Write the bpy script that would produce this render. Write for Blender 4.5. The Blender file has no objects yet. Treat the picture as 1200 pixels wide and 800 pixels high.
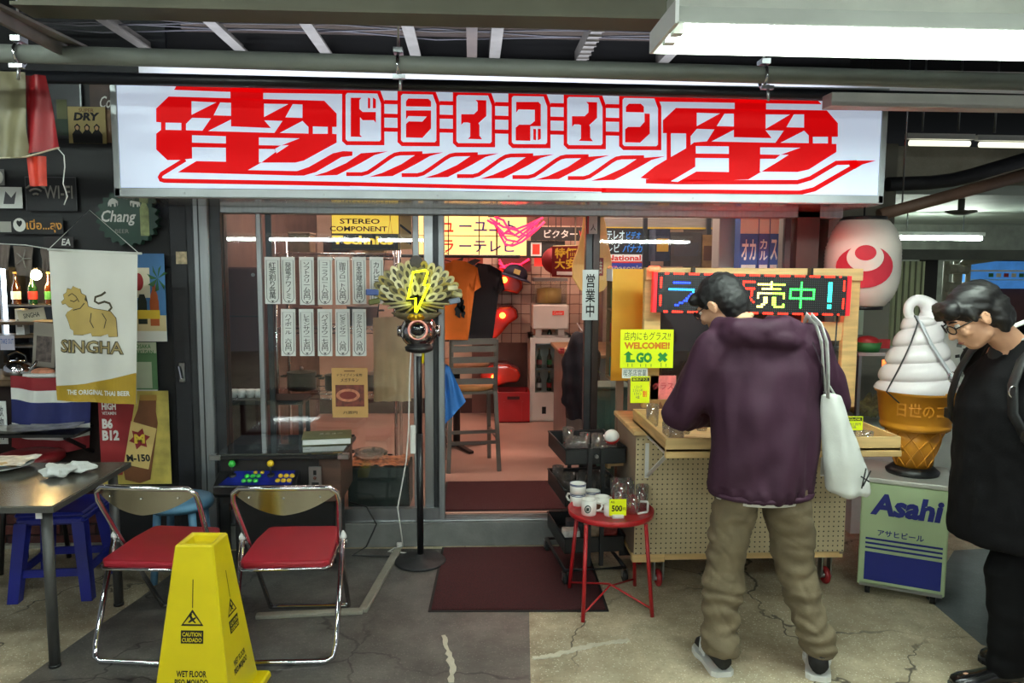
import bpy, bmesh, math, random
from math import sin, cos, pi, radians, sqrt, atan2
from mathutils import Vector, Matrix, Euler, noise
random.seed(7)
scene = bpy.context.scene
COL = scene.collection
V = Vector

# ------------------------------------------------------------------ camera
CAM_H, FPX = 1.70, 900.0
CAM_R = (Matrix.Rotation(radians(-3.0), 3, 'Z') @ Matrix.Rotation(radians(90 - 5.7), 3, 'X') @ Matrix.Rotation(radians(0.3), 3, 'Z'))
cam_data = bpy.data.cameras.new('camera')
cam_data.sensor_width = 36.0
cam_data.lens = 36.0 * FPX / 1200.0
cam_data.clip_start = 0.05
cam = bpy.data.objects.new('camera', cam_data)
cam.matrix_world = Matrix.Translation((0, 0, CAM_H)) @ CAM_R.to_4x4()
COL.objects.link(cam)
scene.camera = cam

# ------------------------------------------------------------------ world, exposure
world = bpy.data.worlds.new('arcade_night')
scene.world = world
world.use_nodes = True
world.node_tree.nodes['Background'].inputs[0].default_value = (0.85, 0.93, 1.0, 1)
world.node_tree.nodes['Background'].inputs[1].default_value = 0.2
scene.view_settings.view_transform = 'Standard'
scene.view_settings.look = 'None'
scene.view_settings.gamma = 1.0
scene.view_settings.use_curve_mapping = False
scene.view_settings.exposure = 0.2
scene.cycles.transparent_max_bounces = 24
LAMP_ALLEY = 75.0      # tube emission of the fluorescent fixtures in the alley
LAMP_OPP = 65.0       # tubes of the row on the opposite side of the alley
LAMP_FAR = 110.0        # tubes in the passage at the right
LAMP_SHOP = 140.0      # warm tubes under the shop ceiling
LAMP_BAR = 220.0       # bulbs in the bar

# ------------------------------------------------------------------ pixel helpers (1200 x 800 photograph)
def ray(px, py):
    return CAM_R @ V(((px - 600) / FPX, (400 - py) / FPX, -1))
def W(px, py, Y):
    d = ray(px, py)
    return V((0, 0, CAM_H)) + d * (Y / d.y)
def G(px, py, z=0.0):
    d = ray(px, py)
    return V((0, 0, CAM_H)) + d * ((z - CAM_H) / d.z)
def RC(x0, y0, x1, y1, Y):
    a, b = W(x0, (y0 + y1) / 2, Y), W(x1, (y0 + y1) / 2, Y)
    c, d = W((x0 + x1) / 2, y0, Y), W((x0 + x1) / 2, y1, Y)
    return a.x, b.x, d.z, c.z

# ------------------------------------------------------------------ materials
def lin(c):
    return tuple(((u / 255) / 12.92 if u / 255 <= 0.04045 else ((u / 255 + 0.055) / 1.055) ** 2.4) for u in c)
_M = {}
def pm(name, rgb=(128, 128, 128), rough=0.5, metal=0.0, var=0.12, sc=6.0, bump=0.0, bsc=60.0, emit=0.0, ecol=None, spec=0.5, coat=0.0, stretch=None, rvar=0.0):
    """procedural principled material: noise-modulated colour, optional bump"""
    if name in _M: return _M[name]
    m = bpy.data.materials.new(name); m.use_nodes = True
    n, l = m.node_tree.nodes, m.node_tree.links
    p = n['Principled BSDF']
    c = lin(rgb)
    tc = n.new('ShaderNodeTexCoord'); src = tc.outputs['Object']
    if stretch:
        mp = n.new('ShaderNodeMapping'); mp.inputs['Scale'].default_value = stretch
        l.new(src, mp.inputs[0]); src = mp.outputs[0]
    nz = n.new('ShaderNodeTexNoise'); nz.inputs['Scale'].default_value = sc; nz.inputs['Detail'].default_value = 5
    l.new(src, nz.inputs['Vector'])
    cr = n.new('ShaderNodeValToRGB')
    cr.color_ramp.elements[0].position = 0.3; cr.color_ramp.elements[1].position = 0.7
    cr.color_ramp.elements[0].color = tuple(max(0, u * (1 - var)) for u in c) + (1,)
    cr.color_ramp.elements[1].color = tuple(min(1, u * (1 + var)) for u in c) + (1,)
    l.new(nz.outputs['Fac'], cr.inputs[0]); l.new(cr.outputs[0], p.inputs['Base Color'])
    p.inputs['Roughness'].default_value = rough; p.inputs['Metallic'].default_value = metal
    p.inputs['Specular IOR Level'].default_value = spec; p.inputs['Coat Weight'].default_value = coat
    if rvar:
        mr = n.new('ShaderNodeMapRange'); mr.inputs[3].default_value = max(0, rough - rvar); mr.inputs[4].default_value = min(1, rough + rvar)
        l.new(nz.outputs['Fac'], mr.inputs[0]); l.new(mr.outputs[0], p.inputs['Roughness'])
    if bump:
        nb = n.new('ShaderNodeTexNoise'); nb.inputs['Scale'].default_value = bsc; nb.inputs['Detail'].default_value = 4
        l.new(src, nb.inputs['Vector'])
        bp = n.new('ShaderNodeBump'); bp.inputs['Strength'].default_value = bump; bp.inputs['Distance'].default_value = 0.01
        l.new(nb.outputs['Fac'], bp.inputs['Height']); l.new(bp.outputs[0], p.inputs['Normal'])
    if emit:
        e = lin(ecol or rgb)
        p.inputs['Emission Color'].default_value = e + (1,); p.inputs['Emission Strength'].default_value = emit
    _M[name] = m
    return m
def glass_mat(name, tint=(245, 250, 250), refl=0.08, rough=0.02, haze=0.0, hcol=(200, 200, 200)):
    """thin pane: transparent + fresnel gloss (+ a pale haze mixed in)"""
    if name in _M: return _M[name]
    m = bpy.data.materials.new(name); m.use_nodes = True
    n, l = m.node_tree.nodes, m.node_tree.links
    n.remove(n['Principled BSDF']); out = n['Material Output']
    t = n.new('ShaderNodeBsdfTransparent'); t.inputs[0].default_value = lin(tint) + (1,)
    g = n.new('ShaderNodeBsdfGlossy'); g.inputs['Roughness'].default_value = rough; g.inputs[0].default_value = (1, 1, 1, 1)
    lw = n.new('ShaderNodeLayerWeight'); lw.inputs['Blend'].default_value = 0.25
    ad = n.new('ShaderNodeMath'); ad.operation = 'MULTIPLY_ADD'; ad.inputs[1].default_value = 0.7; ad.inputs[2].default_value = refl; ad.use_clamp = True
    l.new(lw.outputs['Fresnel'], ad.inputs[0])
    mx = n.new('ShaderNodeMixShader'); l.new(ad.outputs[0], mx.inputs[0]); l.new(t.outputs[0], mx.inputs[1]); l.new(g.outputs[0], mx.inputs[2])
    last = mx
    if haze:
        d = n.new('ShaderNodeBsdfDiffuse'); d.inputs[0].default_value = lin(hcol) + (1,)
        tc = n.new('ShaderNodeTexCoord'); nz = n.new('ShaderNodeTexNoise'); nz.inputs['Scale'].default_value = 3
        l.new(tc.outputs['Object'], nz.inputs['Vector'])
        mm = n.new('ShaderNodeMath'); mm.operation = 'MULTIPLY'; mm.inputs[1].default_value = haze * 2; l.new(nz.outputs['Fac'], mm.inputs[0])
        mx2 = n.new('ShaderNodeMixShader'); l.new(mm.outputs[0], mx2.inputs[0]); l.new(mx.outputs[0], mx2.inputs[1]); l.new(d.outputs[0], mx2.inputs[2]); last = mx2
    l.new(last.outputs[0], out.inputs['Surface'])
    _M[name] = m
    return m

# ------------------------------------------------------------------ mesh builder
_T = {}
def tdata(body, bold=0.0, shear=0.0, line=1.0):
    k = (body, bold, shear, line)
    if k in _T: return _T[k]
    cu = bpy.data.curves.new('lettering', 'FONT'); cu.body = body; cu.size = 1.0
    cu.offset = bold; cu.shear = shear; cu.space_line = line; cu.resolution_u = 2; cu.fill_mode = 'FRONT'
    cu.align_x = 'CENTER'
    o = bpy.data.objects.new('lettering', cu); COL.objects.link(o)
    dg = bpy.context.evaluated_depsgraph_get(); dg.update()
    me = bpy.data.meshes.new_from_object(o.evaluated_get(dg))
    vs = [v.co.copy() for v in me.vertices]; fs = [tuple(p.vertices) for p in me.polygons]
    bpy.data.objects.remove(o); bpy.data.curves.remove(cu); bpy.data.meshes.remove(me)
    if vs:
        x0 = min(v.x for v in vs); x1 = max(v.x for v in vs); y0 = min(v.y for v in vs); y1 = max(v.y for v in vs)
        vs = [((v.x - x0) / max(1e-6, x1 - x0) - 0.5, (v.y - y0) / max(1e-6, y1 - y0) - 0.5) for v in vs]
        asp = (x1 - x0) / max(1e-6, y1 - y0)
    else: asp = 1
    _T[k] = (vs, fs, asp)
    return _T[k]

def frame_of(d):
    d = d.normalized(); up = V((0, 0, 1)) if abs(d.z) < 0.95 else V((1, 0, 0))
    a = d.cross(up).normalized(); return a, d.cross(a).normalized()

class B:
    def __init__(s): s.v = []; s.f = []; s.m = []; s.s = []
    def add(s, vs, fs, mi=0, sm=False):
        o = len(s.v); s.v += [tuple(v) for v in vs]
        for f in fs: s.f.append(tuple(i + o for i in f)); s.m.append(mi); s.s.append(sm)
        return s
    def box(s, x0, x1, y0, y1, z0, z1, mi=0):
        return s.add([(x0,y0,z0),(x1,y0,z0),(x1,y1,z0),(x0,y1,z0),(x0,y0,z1),(x1,y0,z1),(x1,y1,z1),(x0,y1,z1)],
                     [(0,3,2,1),(4,5,6,7),(0,1,5,4),(1,2,6,5),(2,3,7,6),(3,0,4,7)], mi)
    def obox(s, c, sz, M=None, mi=0):
        M = M or Matrix.Identity(3); c = V(c); a, b, d = [u / 2 for u in sz]
        vs = [c + M @ V(p) for p in [(-a,-b,-d),(a,-b,-d),(a,b,-d),(-a,b,-d),(-a,-b,d),(a,-b,d),(a,b,d),(-a,b,d)]]
        return s.add(vs, [(0,3,2,1),(4,5,6,7),(0,1,5,4),(1,2,6,5),(2,3,7,6),(3,0,4,7)], mi)
    def beam(s, p0, p1, w, h, mi=0, up=(0,0,1)):
        p0, p1 = V(p0), V(p1); d = (p1 - p0).normalized(); up = V(up)
        if abs(d.dot(up)) > .98: up = V((0,1,0))
        a = d.cross(up).normalized(); b = a.cross(d)
        vs = []
        for p in (p0, p1):
            for i, j in ((-1,-1),(1,-1),(1,1),(-1,1)): vs.append(p + a * (i * w / 2) + b * (j * h / 2))
        return s.add(vs, [(0,1,2,3),(7,6,5,4),(0,4,5,1),(1,5,6,2),(2,6,7,3),(3,7,4,0)], mi)
    def tube(s, pts, r, n=8, closed=False, mi=0, caps=True, flat=None):
        pts = [V(p) for p in pts]; k = len(pts); rs = r if isinstance(r, (list, tuple)) else [r] * k
        vs = []; pa = None
        for i, p in enumerate(pts):
            if closed: d = pts[(i + 1) % k] - pts[i - 1]
            else: d = pts[min(i + 1, k - 1)] - pts[max(i - 1, 0)]
            if d.length < 1e-9: d = V((0, 0, 1))
            d.normalize()
            if pa is None: a, b = frame_of(d)
            else:
                a = (pa - d * pa.dot(d))
                a = a.normalized() if a.length > 1e-6 else frame_of(d)[0]
                b = d.cross(a)
            pa = a
            for j in range(n):
                t = 2 * pi * j / n
                vs.append(p + (a * cos(t) + b * sin(t) * (flat or 1)) * rs[i])
        fs = []
        for i in range(k if closed else k - 1):
            i2 = (i + 1) % k
            for j in range(n): fs.append((i*n+j, i*n+(j+1)%n, i2*n+(j+1)%n, i2*n+j))
        s.add(vs, fs, mi, True)
        if caps and not closed:
            o = len(s.v) - len(vs)
            s.f += [tuple(o + j for j in reversed(range(n))), tuple(o + (k-1)*n + j for j in range(n))]; s.m += [mi, mi]; s.s += [False, False]
        return s
    def cyl(s, p0, p1, r0, r1=None, n=16, mi=0, caps=True):
        return s.tube([p0, p1], [r0, r0 if r1 is None else r1], n, mi=mi, caps=caps)
    def lathe(s, prof, n=24, c=(0,0,0), mi=0, M=None, sm=True, ell=1.0):
        vs = []; c = V(c); k = len(prof)
        for r, z in prof:
            for j in range(n):
                t = 2*pi*j/n; p = V((r*cos(t), r*sin(t)*ell, z)); vs.append(c + (M @ p if M else p))
        fs = [(i*n+j, i*n+(j+1)%n, (i+1)*n+(j+1)%n, (i+1)*n+j) for i in range(k-1) for j in range(n)]
        s.add(vs, fs, mi, sm)
        o = len(s.v) - len(vs)
        if prof[0][0] > 1e-5 : s.f.append(tuple(o+j for j in reversed(range(n)))); s.m.append(mi); s.s.append(False)
        if prof[-1][0] > 1e-5: s.f.append(tuple(o+(k-1)*n+j for j in range(n))); s.m.append(mi); s.s.append(False)
        return s
    def olathe(s, prof, n=24, c=(0,0,0), mi=0, M=None):
        """open lathe, no end caps"""
        vs = []; c = V(c); k = len(prof)
        for r, z in prof:
            for j in range(n):
                t = 2*pi*j/n; p = V((r*cos(t), r*sin(t), z)); vs.append(c + (M @ p if M else p))
        return s.add(vs, [(i*n+j, i*n+(j+1)%n, (i+1)*n+(j+1)%n, (i+1)*n+j) for i in range(k-1) for j in range(n)], mi, True)
    def prism(s, poly, y0, y1, mi=0, fn=None):
        """polygon in (x, z) pushed from y0 to y1"""
        k = len(poly); fn = fn or (lambda x, y, z: (x, y, z))
        vs = [fn(x, y0, z) for x, z in poly] + [fn(x, y1, z) for x, z in poly]
        fs = [tuple(range(k)), tuple(reversed(range(k, 2*k)))] + [(i, k+i, k+(i+1)%k, (i+1)%k) for i in range(k)]
        return s.add(vs, fs, mi)
    def sphere(s, c, r, n=16, k=10, M=None, mi=0):
        r = r if isinstance(r, (tuple, list, Vector)) else (r, r, r); c = V(c)
        vs = []; fs = []
        for i in range(1, k):
            th = pi*i/k
            for j in range(n):
                t = 2*pi*j/n; p = V((r[0]*sin(th)*cos(t), r[1]*sin(th)*sin(t), r[2]*cos(th))); vs.append(c + (M @ p if M else p))
        top = V((0,0,r[2])); vs += [c + (M @ top if M else top), c - (M @ top if M else top)]
        a = len(vs) - 2
        for i in range(k-2):
            for j in range(n): fs.append((i*n+j, (i+1)*n+j, (i+1)*n+(j+1)%n, i*n+(j+1)%n))
        for j in range(n): fs += [(a, j, (j+1)%n), (a+1, (k-2)*n+(j+1)%n, (k-2)*n+j)]
        return s.add(vs, fs, mi, True)
    def grid(s, fn, nu, nv, mi=0, sm=True, closed=False):
        vs = [fn(i/(nu-1) if not closed else i/nu, j/(nv-1)) for j in range(nv) for i in range(nu)]
        fs = []
        for j in range(nv-1):
            for i in range(nu if closed else nu-1):
                fs.append((j*nu+i, j*nu+(i+1)%nu, (j+1)*nu+(i+1)%nu, (j+1)*nu+i))
        return s.add(vs, fs, mi, sm)
    def text(s, body, c, w, h, u=(1,0,0), v=(0,0,1), bold=0.0, shear=0.0, line=1.0, mi=0, keep=False):
        vs, fs, asp = tdata(body, bold, shear, line)
        if keep:
            if w / h > asp: w = h * asp
            else: h = w / asp
        c, u, v = V(c), V(u), V(v)
        return s.add([c + u*(x*w) + v*(y*h) for x, y in vs], fs, mi)
    def cap(s, p0, p1, r0, r1=None, n=12, mi=0):
        """capsule with hemispherical ends"""
        p0, p1 = V(p0), V(p1); r1 = r0 if r1 is None else r1; d = (p1 - p0)
        if d.length < 1e-6: return s.sphere(p0, r0, n, 8, mi=mi)
        d.normalize(); pts = []; rs = []
        for t in (-.98, -.8, -.45): pts.append(p0 + d*r0*t); rs.append(r0*sqrt(1-t*t))
        pts.append(p0); rs.append(r0); pts.append(p1); rs.append(r1)
        for t in (.45, .8, .98): pts.append(p1 + d*r1*t); rs.append(r1*sqrt(1-t*t))
        return s.tube(pts, rs, n, mi=mi)
    def loft(s, rings, n=20, mi=0):
        """rings of (x, y, z, rx, ry)"""
        vs = []; k = len(rings)
        for cx, cy, cz, rx, ry in rings:
            for j in range(n):
                t = 2*pi*j/n; vs.append((cx + rx*cos(t), cy + ry*sin(t), cz))
        fs = [(i*n+j, i*n+(j+1)%n, (i+1)*n+(j+1)%n, (i+1)*n+j) for i in range(k-1) for j in range(n)]
        fs += [tuple(reversed(range(n))), tuple((k-1)*n+j for j in range(n))]
        return s.add(vs, fs, mi, True)

_PM = {}
def mesh_of(name, b, mats, bevel=0.0, seg=1, smooth=None):
    me = bpy.data.meshes.new(name)
    me.from_pydata(b.v, [], b.f)
    for m in (mats if isinstance(mats, (list, tuple)) else [mats]): me.materials.append(m)
    me.polygons.foreach_set('material_index', b.m)
    me.polygons.foreach_set('use_smooth', b.s if smooth is None else [smooth] * len(b.f))
    if bevel:
        bm = bmesh.new(); bm.from_mesh(me)
        bmesh.ops.remove_doubles(bm, verts=bm.verts, dist=1e-5)
        bm.normal_update()
        es = [e for e in bm.edges if len(e.link_faces) == 2 and e.calc_face_angle(0) > 0.6]
        bmesh.ops.bevel(bm, geom=es, offset=bevel, segments=seg, affect='EDGES', profile=0.6, clamp_overlap=True)
        bm.to_mesh(me); bm.free()
    me.validate(); me.update()
    return me
def put(name, me, parent=None, loc=(0,0,0), rot=(0,0,0), world=False):
    o = bpy.data.objects.new(name, me); COL.objects.link(o)
    o.location = loc; o.rotation_euler = rot
    if parent is not None:
        o.parent = parent
        if world: o.matrix_parent_inverse = _PM.get(parent.name, Matrix.Identity(4)).inverted()
    _PM[o.name] = Matrix.LocRotScale(V(loc), Euler(rot), None)
    return o
def obj(name, b, mats, parent=None, bevel=0.0, loc=(0,0,0), rot=(0,0,0), world=False, seg=1, smooth=None):
    return put(name, mesh_of(name, b, mats, bevel, seg, smooth), parent, loc, rot, world)
def tag(o, label, cat, group=None, kind=None):
    o['label'] = label; o['category'] = cat
    if group: o['group'] = group
    if kind: o['kind'] = kind
    return o
def thing(name, label, cat, loc=(0,0,0), rz=0.0, group=None, rot=None):
    o = bpy.data.objects.new(name, None); COL.objects.link(o); o.empty_display_size = 0.05
    o.location = loc; o.rotation_euler = rot or (0, 0, rz)
    _PM[o.name] = Matrix.LocRotScale(V(loc), Euler(rot or (0, 0, rz)), None)
    return tag(o, label, cat, group)
def struct(name, b, m, parent=None, bevel=0.0, **k):
    o = obj(name, b, m, parent, bevel, **k)
    if parent is None: o['kind'] = 'structure'
    return o
def dup(o, loc, rz=None, label=None, parent=None):
    c = o.copy(); COL.objects.link(c); c.location = loc
    if rz is not None: c.rotation_euler = (c.rotation_euler[0], c.rotation_euler[1], rz)
    if label: c['label'] = label
    for ch in list(o.children):
        d = ch.copy(); COL.objects.link(d); d.parent = c; d.matrix_parent_inverse = ch.matrix_parent_inverse.copy()
        for g in list(ch.children):
            e = g.copy(); COL.objects.link(e); e.parent = d; e.matrix_parent_inverse = g.matrix_parent_inverse.copy()
    return c
def blob(name, b, mat, parent, voxel=0.008, smooth=4, fold=None, loc=(0,0,0), rot=(0,0,0), factor=0.5):
    """fuse overlapping shapes of b into one continuous surface, then shape folds"""
    me = mesh_of(name, b, mat)
    o = bpy.data.objects.new(name, me); COL.objects.link(o)
    r = o.modifiers.new('r', 'REMESH'); r.mode = 'VOXEL'; r.voxel_size = voxel; r.use_smooth_shade = True
    if smooth:
        sm = o.modifiers.new('s', 'SMOOTH'); sm.iterations = smooth; sm.factor = factor
    dg = bpy.context.evaluated_depsgraph_get(); dg.update()
    m2 = bpy.data.meshes.new_from_object(o.evaluated_get(dg))
    bpy.data.objects.remove(o); bpy.data.meshes.remove(me)
    m2.name = name
    if fold:
        nn = [v.normal.copy() for v in m2.vertices]
        for v, q in zip(m2.vertices, nn): v.co += q * fold(v.co)
    m2.materials.clear(); m2.materials.append(mat)
    for p in m2.polygons: p.use_smooth = True
    m2.update()
    return put(name, m2, parent, loc, rot)

# ------------------------------------------------------------------ shared materials
BLACK = pm('black_paint', (16, 16, 18), .45, var=.3)
BLKP = pm('black_plastic', (20, 20, 22), .4, var=.2)
CHROME = pm('chrome', (225, 225, 228), .12, 1.0, var=.05, rvar=.05)
STEEL = pm('brushed_steel', (165, 168, 170), .32, 1.0, var=.1, rvar=.1, stretch=(1, 1, .1), sc=20)
ALU = pm('aluminium', (150, 154, 156), .4, .85, var=.12, rvar=.1, stretch=(8, 8, .5), sc=6)
ALUD = pm('dark_aluminium', (60, 62, 64), .4, .6, var=.2)
WHITE = pm('white_paint', (225, 226, 224), .5, var=.05)
PAPER = pm('white_paper', (222, 224, 220), .8, var=.04)
INK = pm('black_ink', (18, 18, 20), .7, var=.1)
CLEAR = glass_mat('clear_glass', (248, 252, 252), .035, .02)
TUMB = glass_mat('tumbler_glass', (252, 252, 250), .16, .06, .05, (250, 244, 240))  # pale haze painted in so the glasses show brighter
RUBBER = pm('black_rubber', (22, 22, 22), .7, var=.2, bump=.1)
# ================================================================== SETTING
def concrete(name, c0, c1, rough=.75, crack=1.0, grime=.5, speck=.25, gsc=.9):
    m = bpy.data.materials.new(name); m.use_nodes = True
    n, l = m.node_tree.nodes, m.node_tree.links; p = n['Principled BSDF']
    tc = n.new('ShaderNodeTexCoord'); src = tc.outputs['Object']
    def nz(sc, det=6, rg=.6):
        t = n.new('ShaderNodeTexNoise'); t.inputs['Scale'].default_value = sc; t.inputs['Detail'].default_value = det; t.inputs['Roughness'].default_value = rg
        l.new(src, t.inputs['Vector']); return t
    def mixc(fac, a, b, mode='MIX'):
        x = n.new('ShaderNodeMix'); x.data_type = 'RGBA'; x.blend_type = mode
        for i, s_ in ((0, fac), (6, a), (7, b)):
            if hasattr(s_, 'is_linked'): l.new(s_, x.inputs[i])
            elif isinstance(s_, tuple): x.inputs[i].default_value = s_ + (1,)
            else: x.inputs[i].default_value = s_
        return x.outputs[2]
    def ramp(s_, a, b, va=0.0, vb=1.0):
        r = n.new('ShaderNodeMapRange'); r.inputs[1].default_value = a; r.inputs[2].default_value = b; r.inputs[3].default_value = va; r.inputs[4].default_value = vb
        l.new(s_, r.inputs[0]); return r.outputs[0]
    big = nz(gsc, 5); med = nz(5, 8, .7); fine = nz(70, 3)
    col = mixc(ramp(med.outputs['Fac'], .3, .7), lin(c0), lin(c1))
    col = mixc(ramp(big.outputs['Fac'], .45, .7, 0, grime), col, tuple(u * .33 for u in lin(c0)))
    vo = n.new('ShaderNodeTexVoronoi'); vo.inputs['Scale'].default_value = 70; l.new(src, vo.inputs['Vector'])
    col = mixc(ramp(vo.outputs['Distance'], .12, .25, speck, 0), col, tuple(min(1, u * 2.2) for u in lin(c1)))
    col = mixc(ramp(fine.outputs['Fac'], .55, .75, 0, speck), col, tuple(u * .4 for u in lin(c0)))
    if crack:
        ds = nz(2.2, 4); ad = n.new('ShaderNodeVectorMath'); ad.operation = 'MULTIPLY_ADD'
        l.new(ds.outputs['Color'], ad.inputs[0]); ad.inputs[1].default_value = (.55, .55, 0); l.new(src, ad.inputs[2])
        ve = n.new('ShaderNodeTexVoronoi'); ve.feature = 'DISTANCE_TO_EDGE'; ve.inputs['Scale'].default_value = 1.15; l.new(ad.outputs[0], ve.inputs['Vector'])
        mk = nz(.8, 2)
        cr = ramp(ve.outputs['Distance'], .002, .009, crack, 0)
        mu = n.new('ShaderNodeMath'); mu.operation = 'MULTIPLY'; l.new(cr, mu.inputs[0]); l.new(ramp(mk.outputs['Fac'], .42, .55), mu.inputs[1])
        col = mixc(mu.outputs[0], col, tuple(u * .12 for u in lin(c0)))
    l.new(col, p.inputs['Base Color'])
    l.new(ramp(big.outputs['Fac'], .3, .7, rough - .22, rough + .1), p.inputs['Roughness'])
    bp = n.new('ShaderNodeBump'); bp.inputs['Strength'].default_value = .25; bp.inputs['Distance'].default_value = .004
    l.new(fine.outputs['Fac'], bp.inputs['Height']); l.new(bp.outputs[0], p.inputs['Normal'])
    return m
FLOOR_M = concrete('worn_terrazzo', (146, 132, 106), (206, 193, 165), .7, .9, .62, .5)
DARK_M = concrete('dark_cement', (70, 68, 65), (104, 101, 96), .6, .9, .7, .35, 1.5)
CEM_M = concrete('pale_cement', (128, 124, 112), (150, 147, 136), .8, 0, .3, .15, 3)
FILL_M = concrete('white_filler', (184, 178, 158), (205, 200, 182), .85, 0, .15, .1, 4)
WET_M = concrete('slate_cement', (84, 90, 92), (106, 112, 114), .6, 0, .3, .2)

# ---- ground
struct('floor', B().box(-7, 9, -6, 13, -.12, 0), FLOOR_M)
def patch(name, pts, m, z=.0015):
    return struct(name, B().prism([(p.x, p.y) for p in pts], 0, z, fn=lambda x, y, zz: (x, zz, y)), m)
patch('floor_patch', [G(*q) for q in ((-20, 830), (103, 742), (165, 700), (235, 646), (420, 643), (640, 643), (620, 718), (624, 900), (0, 900))], DARK_M)
patch('floor_patch', [G(*q) for q in ((1118, 645), (1205, 640), (1400, 700), (1300, 800), (1150, 755), (1085, 700))], WET_M, .002)
def strip(name, pts, w, h, m):
    b = B()
    for a, c in zip(pts[:-1], pts[1:]): b.beam(V((a.x, a.y, h/2)), V((c.x, c.y, h/2)), w, h)
    return struct(name, b, m, bevel=.004)
strip('trim_cement_curb', [G(466, 646), G(425, 718), G(300, 724)], .045, .02, CEM_M)
for pts in ([(519, 745), (528, 770), (530, 800)], [(625, 772), (650, 768), (672, 762), (690, 757), (720, 752), (738, 751)]):
    path = [G(*q) for q in pts]; L_, R_s = [], []
    fine = [path[k].lerp(path[k + 1], t / 7) for k in range(len(path) - 1) for t in range(7)] + [path[-1]]
    for k, q in enumerate(fine):
        d = (fine[min(k + 1, len(fine) - 1)] - fine[max(k - 1, 0)]).normalized(); n_ = V((-d.y, d.x, 0))
        L_.append(q + n_ * random.uniform(.004, .022)); R_s.append(q - n_ * random.uniform(.004, .022))
    poly = [(v.x, v.y) for v in L_ + R_s[::-1]]
    struct('trim_crack_filler', B().prism(poly, .0, .005, fn=lambda x, z, y: (x, y, z)), FILL_M)

# ---- shop floor and step
SHOP_X0, SHOP_X1, YF = -1.62, 2.24, 4.52
SF = pm('pink_shop_floor', (178, 142, 128), .45, var=.14, sc=2.2, rvar=.15)
struct('floor_shop', B().box(SHOP_X0, SHOP_X1, YF + .12, 8.0, 0, .168), SF)
struct('trim_step', B().box(SHOP_X0, .95, YF, YF + .12, 0, .15), pm('step_stone', (112, 113, 110), .55, var=.2, sc=8, bump=.2), bevel=.006)
b = B().box(SHOP_X0, 2.2, YF + .005, YF + .11, .15, .158)
for yy in (.02, .055, .09): b.box(SHOP_X0, 2.2, YF + yy, YF + yy + .006, .158, .168)
struct('trim_door_track', b, STEEL)

# ---- mats
MATM = pm('maroon_carpet_mat', (64, 13, 18), .95, var=.35, sc=120, bump=.8, bsc=300)
def mat_obj(name, pts, z, label):
    t = thing(name, label, 'mat', loc=(sum(p.x for p in pts)/4, sum(p.y for p in pts)/4, z))
    obj('pile', B().prism([(p.x, p.y) for p in pts], z, z + .008, fn=lambda x, y, q: (x, q, y)) if False else B().prism([(p.x, p.y) for p in pts], z + .002, z + .009, fn=lambda x, y, q: (x, q, y)), MATM, t, world=True)
    cx = sum(p.x for p in pts)/4; cy = sum(p.y for p in pts)/4
    big = [(cx + (p.x-cx)*1.035, cy + (p.y-cy)*1.035) for p in pts]
    obj('rubber_edge', B().prism(big, z, z + .004, fn=lambda x, y, q: (x, q, y)), RUBBER, t, world=True)
    return t
def fixprism():
    pass
_m1 = [V((-.20, 3.66, 0)), V((.655, 3.66, 0)), V((.56, 4.47, 0)), V((-.165, 4.47, 0))]
_m1 = [V((-.20, 3.65, 0)), V((.66, 3.62, 0)), V((.68, 4.47, 0)), V((-.165, 4.48, 0))]
mat_obj('entrance_mat', _m1, .0016, 'dark maroon entrance mat on the pavement below the step')
_m2 = [V((-.17, 4.68, 0)), V((.62, 4.68, 0)), V((.62, 5.31, 0)), V((-.17, 5.31, 0))]
mat_obj('entrance_mat', _m2, .168, 'maroon mat inside the doorway above the step')

# ---- walls of the shop
WALLI = pm('shop_wall_plaster', (190, 160, 140), .8, var=.12)
struct('wall_back', B().box(SHOP_X0, SHOP_X1, 7.9, 8.0, .168, 3.0), WALLI)
struct('wall_inner_left', B().box(SHOP_X0, SHOP_X0 + .06, YF + .12, 7.9, .168, 3.0), pm('inner_brown', (96, 72, 62), .7, var=.2))
struct('wall_inner_right', B().box(SHOP_X1 - .06, SHOP_X1, YF + .12, 7.9, .168, 3.0), pm('inner_grey', (90, 84, 80), .7, var=.2))
struct('ceiling_shop', B().box(SHOP_X0, SHOP_X1, YF, 8.0, 3.0, 3.08), pm('shop_ceiling', (110, 96, 90), .8))
# tiles of the back wall, one by one
TILE = [pm('pink_tile_%d' % i, c, .22, var=.05, coat=.3) for i, c in enumerate(((206, 170, 150), (198, 160, 140), (212, 178, 158)))]
gb = struct('wall_tiled', B().box(.0, 1.35, 7.86, 7.9, .168, 2.3), pm('tile_grout', (120, 84, 76), .9))
tm = [mesh_of('tile', B().box(-.047, .047, -.008, 0, -.047, .047), t, bevel=.003) for t in TILE]
for i in range(13):
    for j in range(12):
        if j < 4 and (i < 2): continue
        put('tile', random.choice(tm), gb, (.055 + i * .1 + .0, 7.86, .95 + j * .1), world=False)
struct('baseboard_back', B().box(SHOP_X0, SHOP_X1, 7.87, 7.9, .168, .32), pm('dark_skirting', (60, 34, 32), .6))

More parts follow.
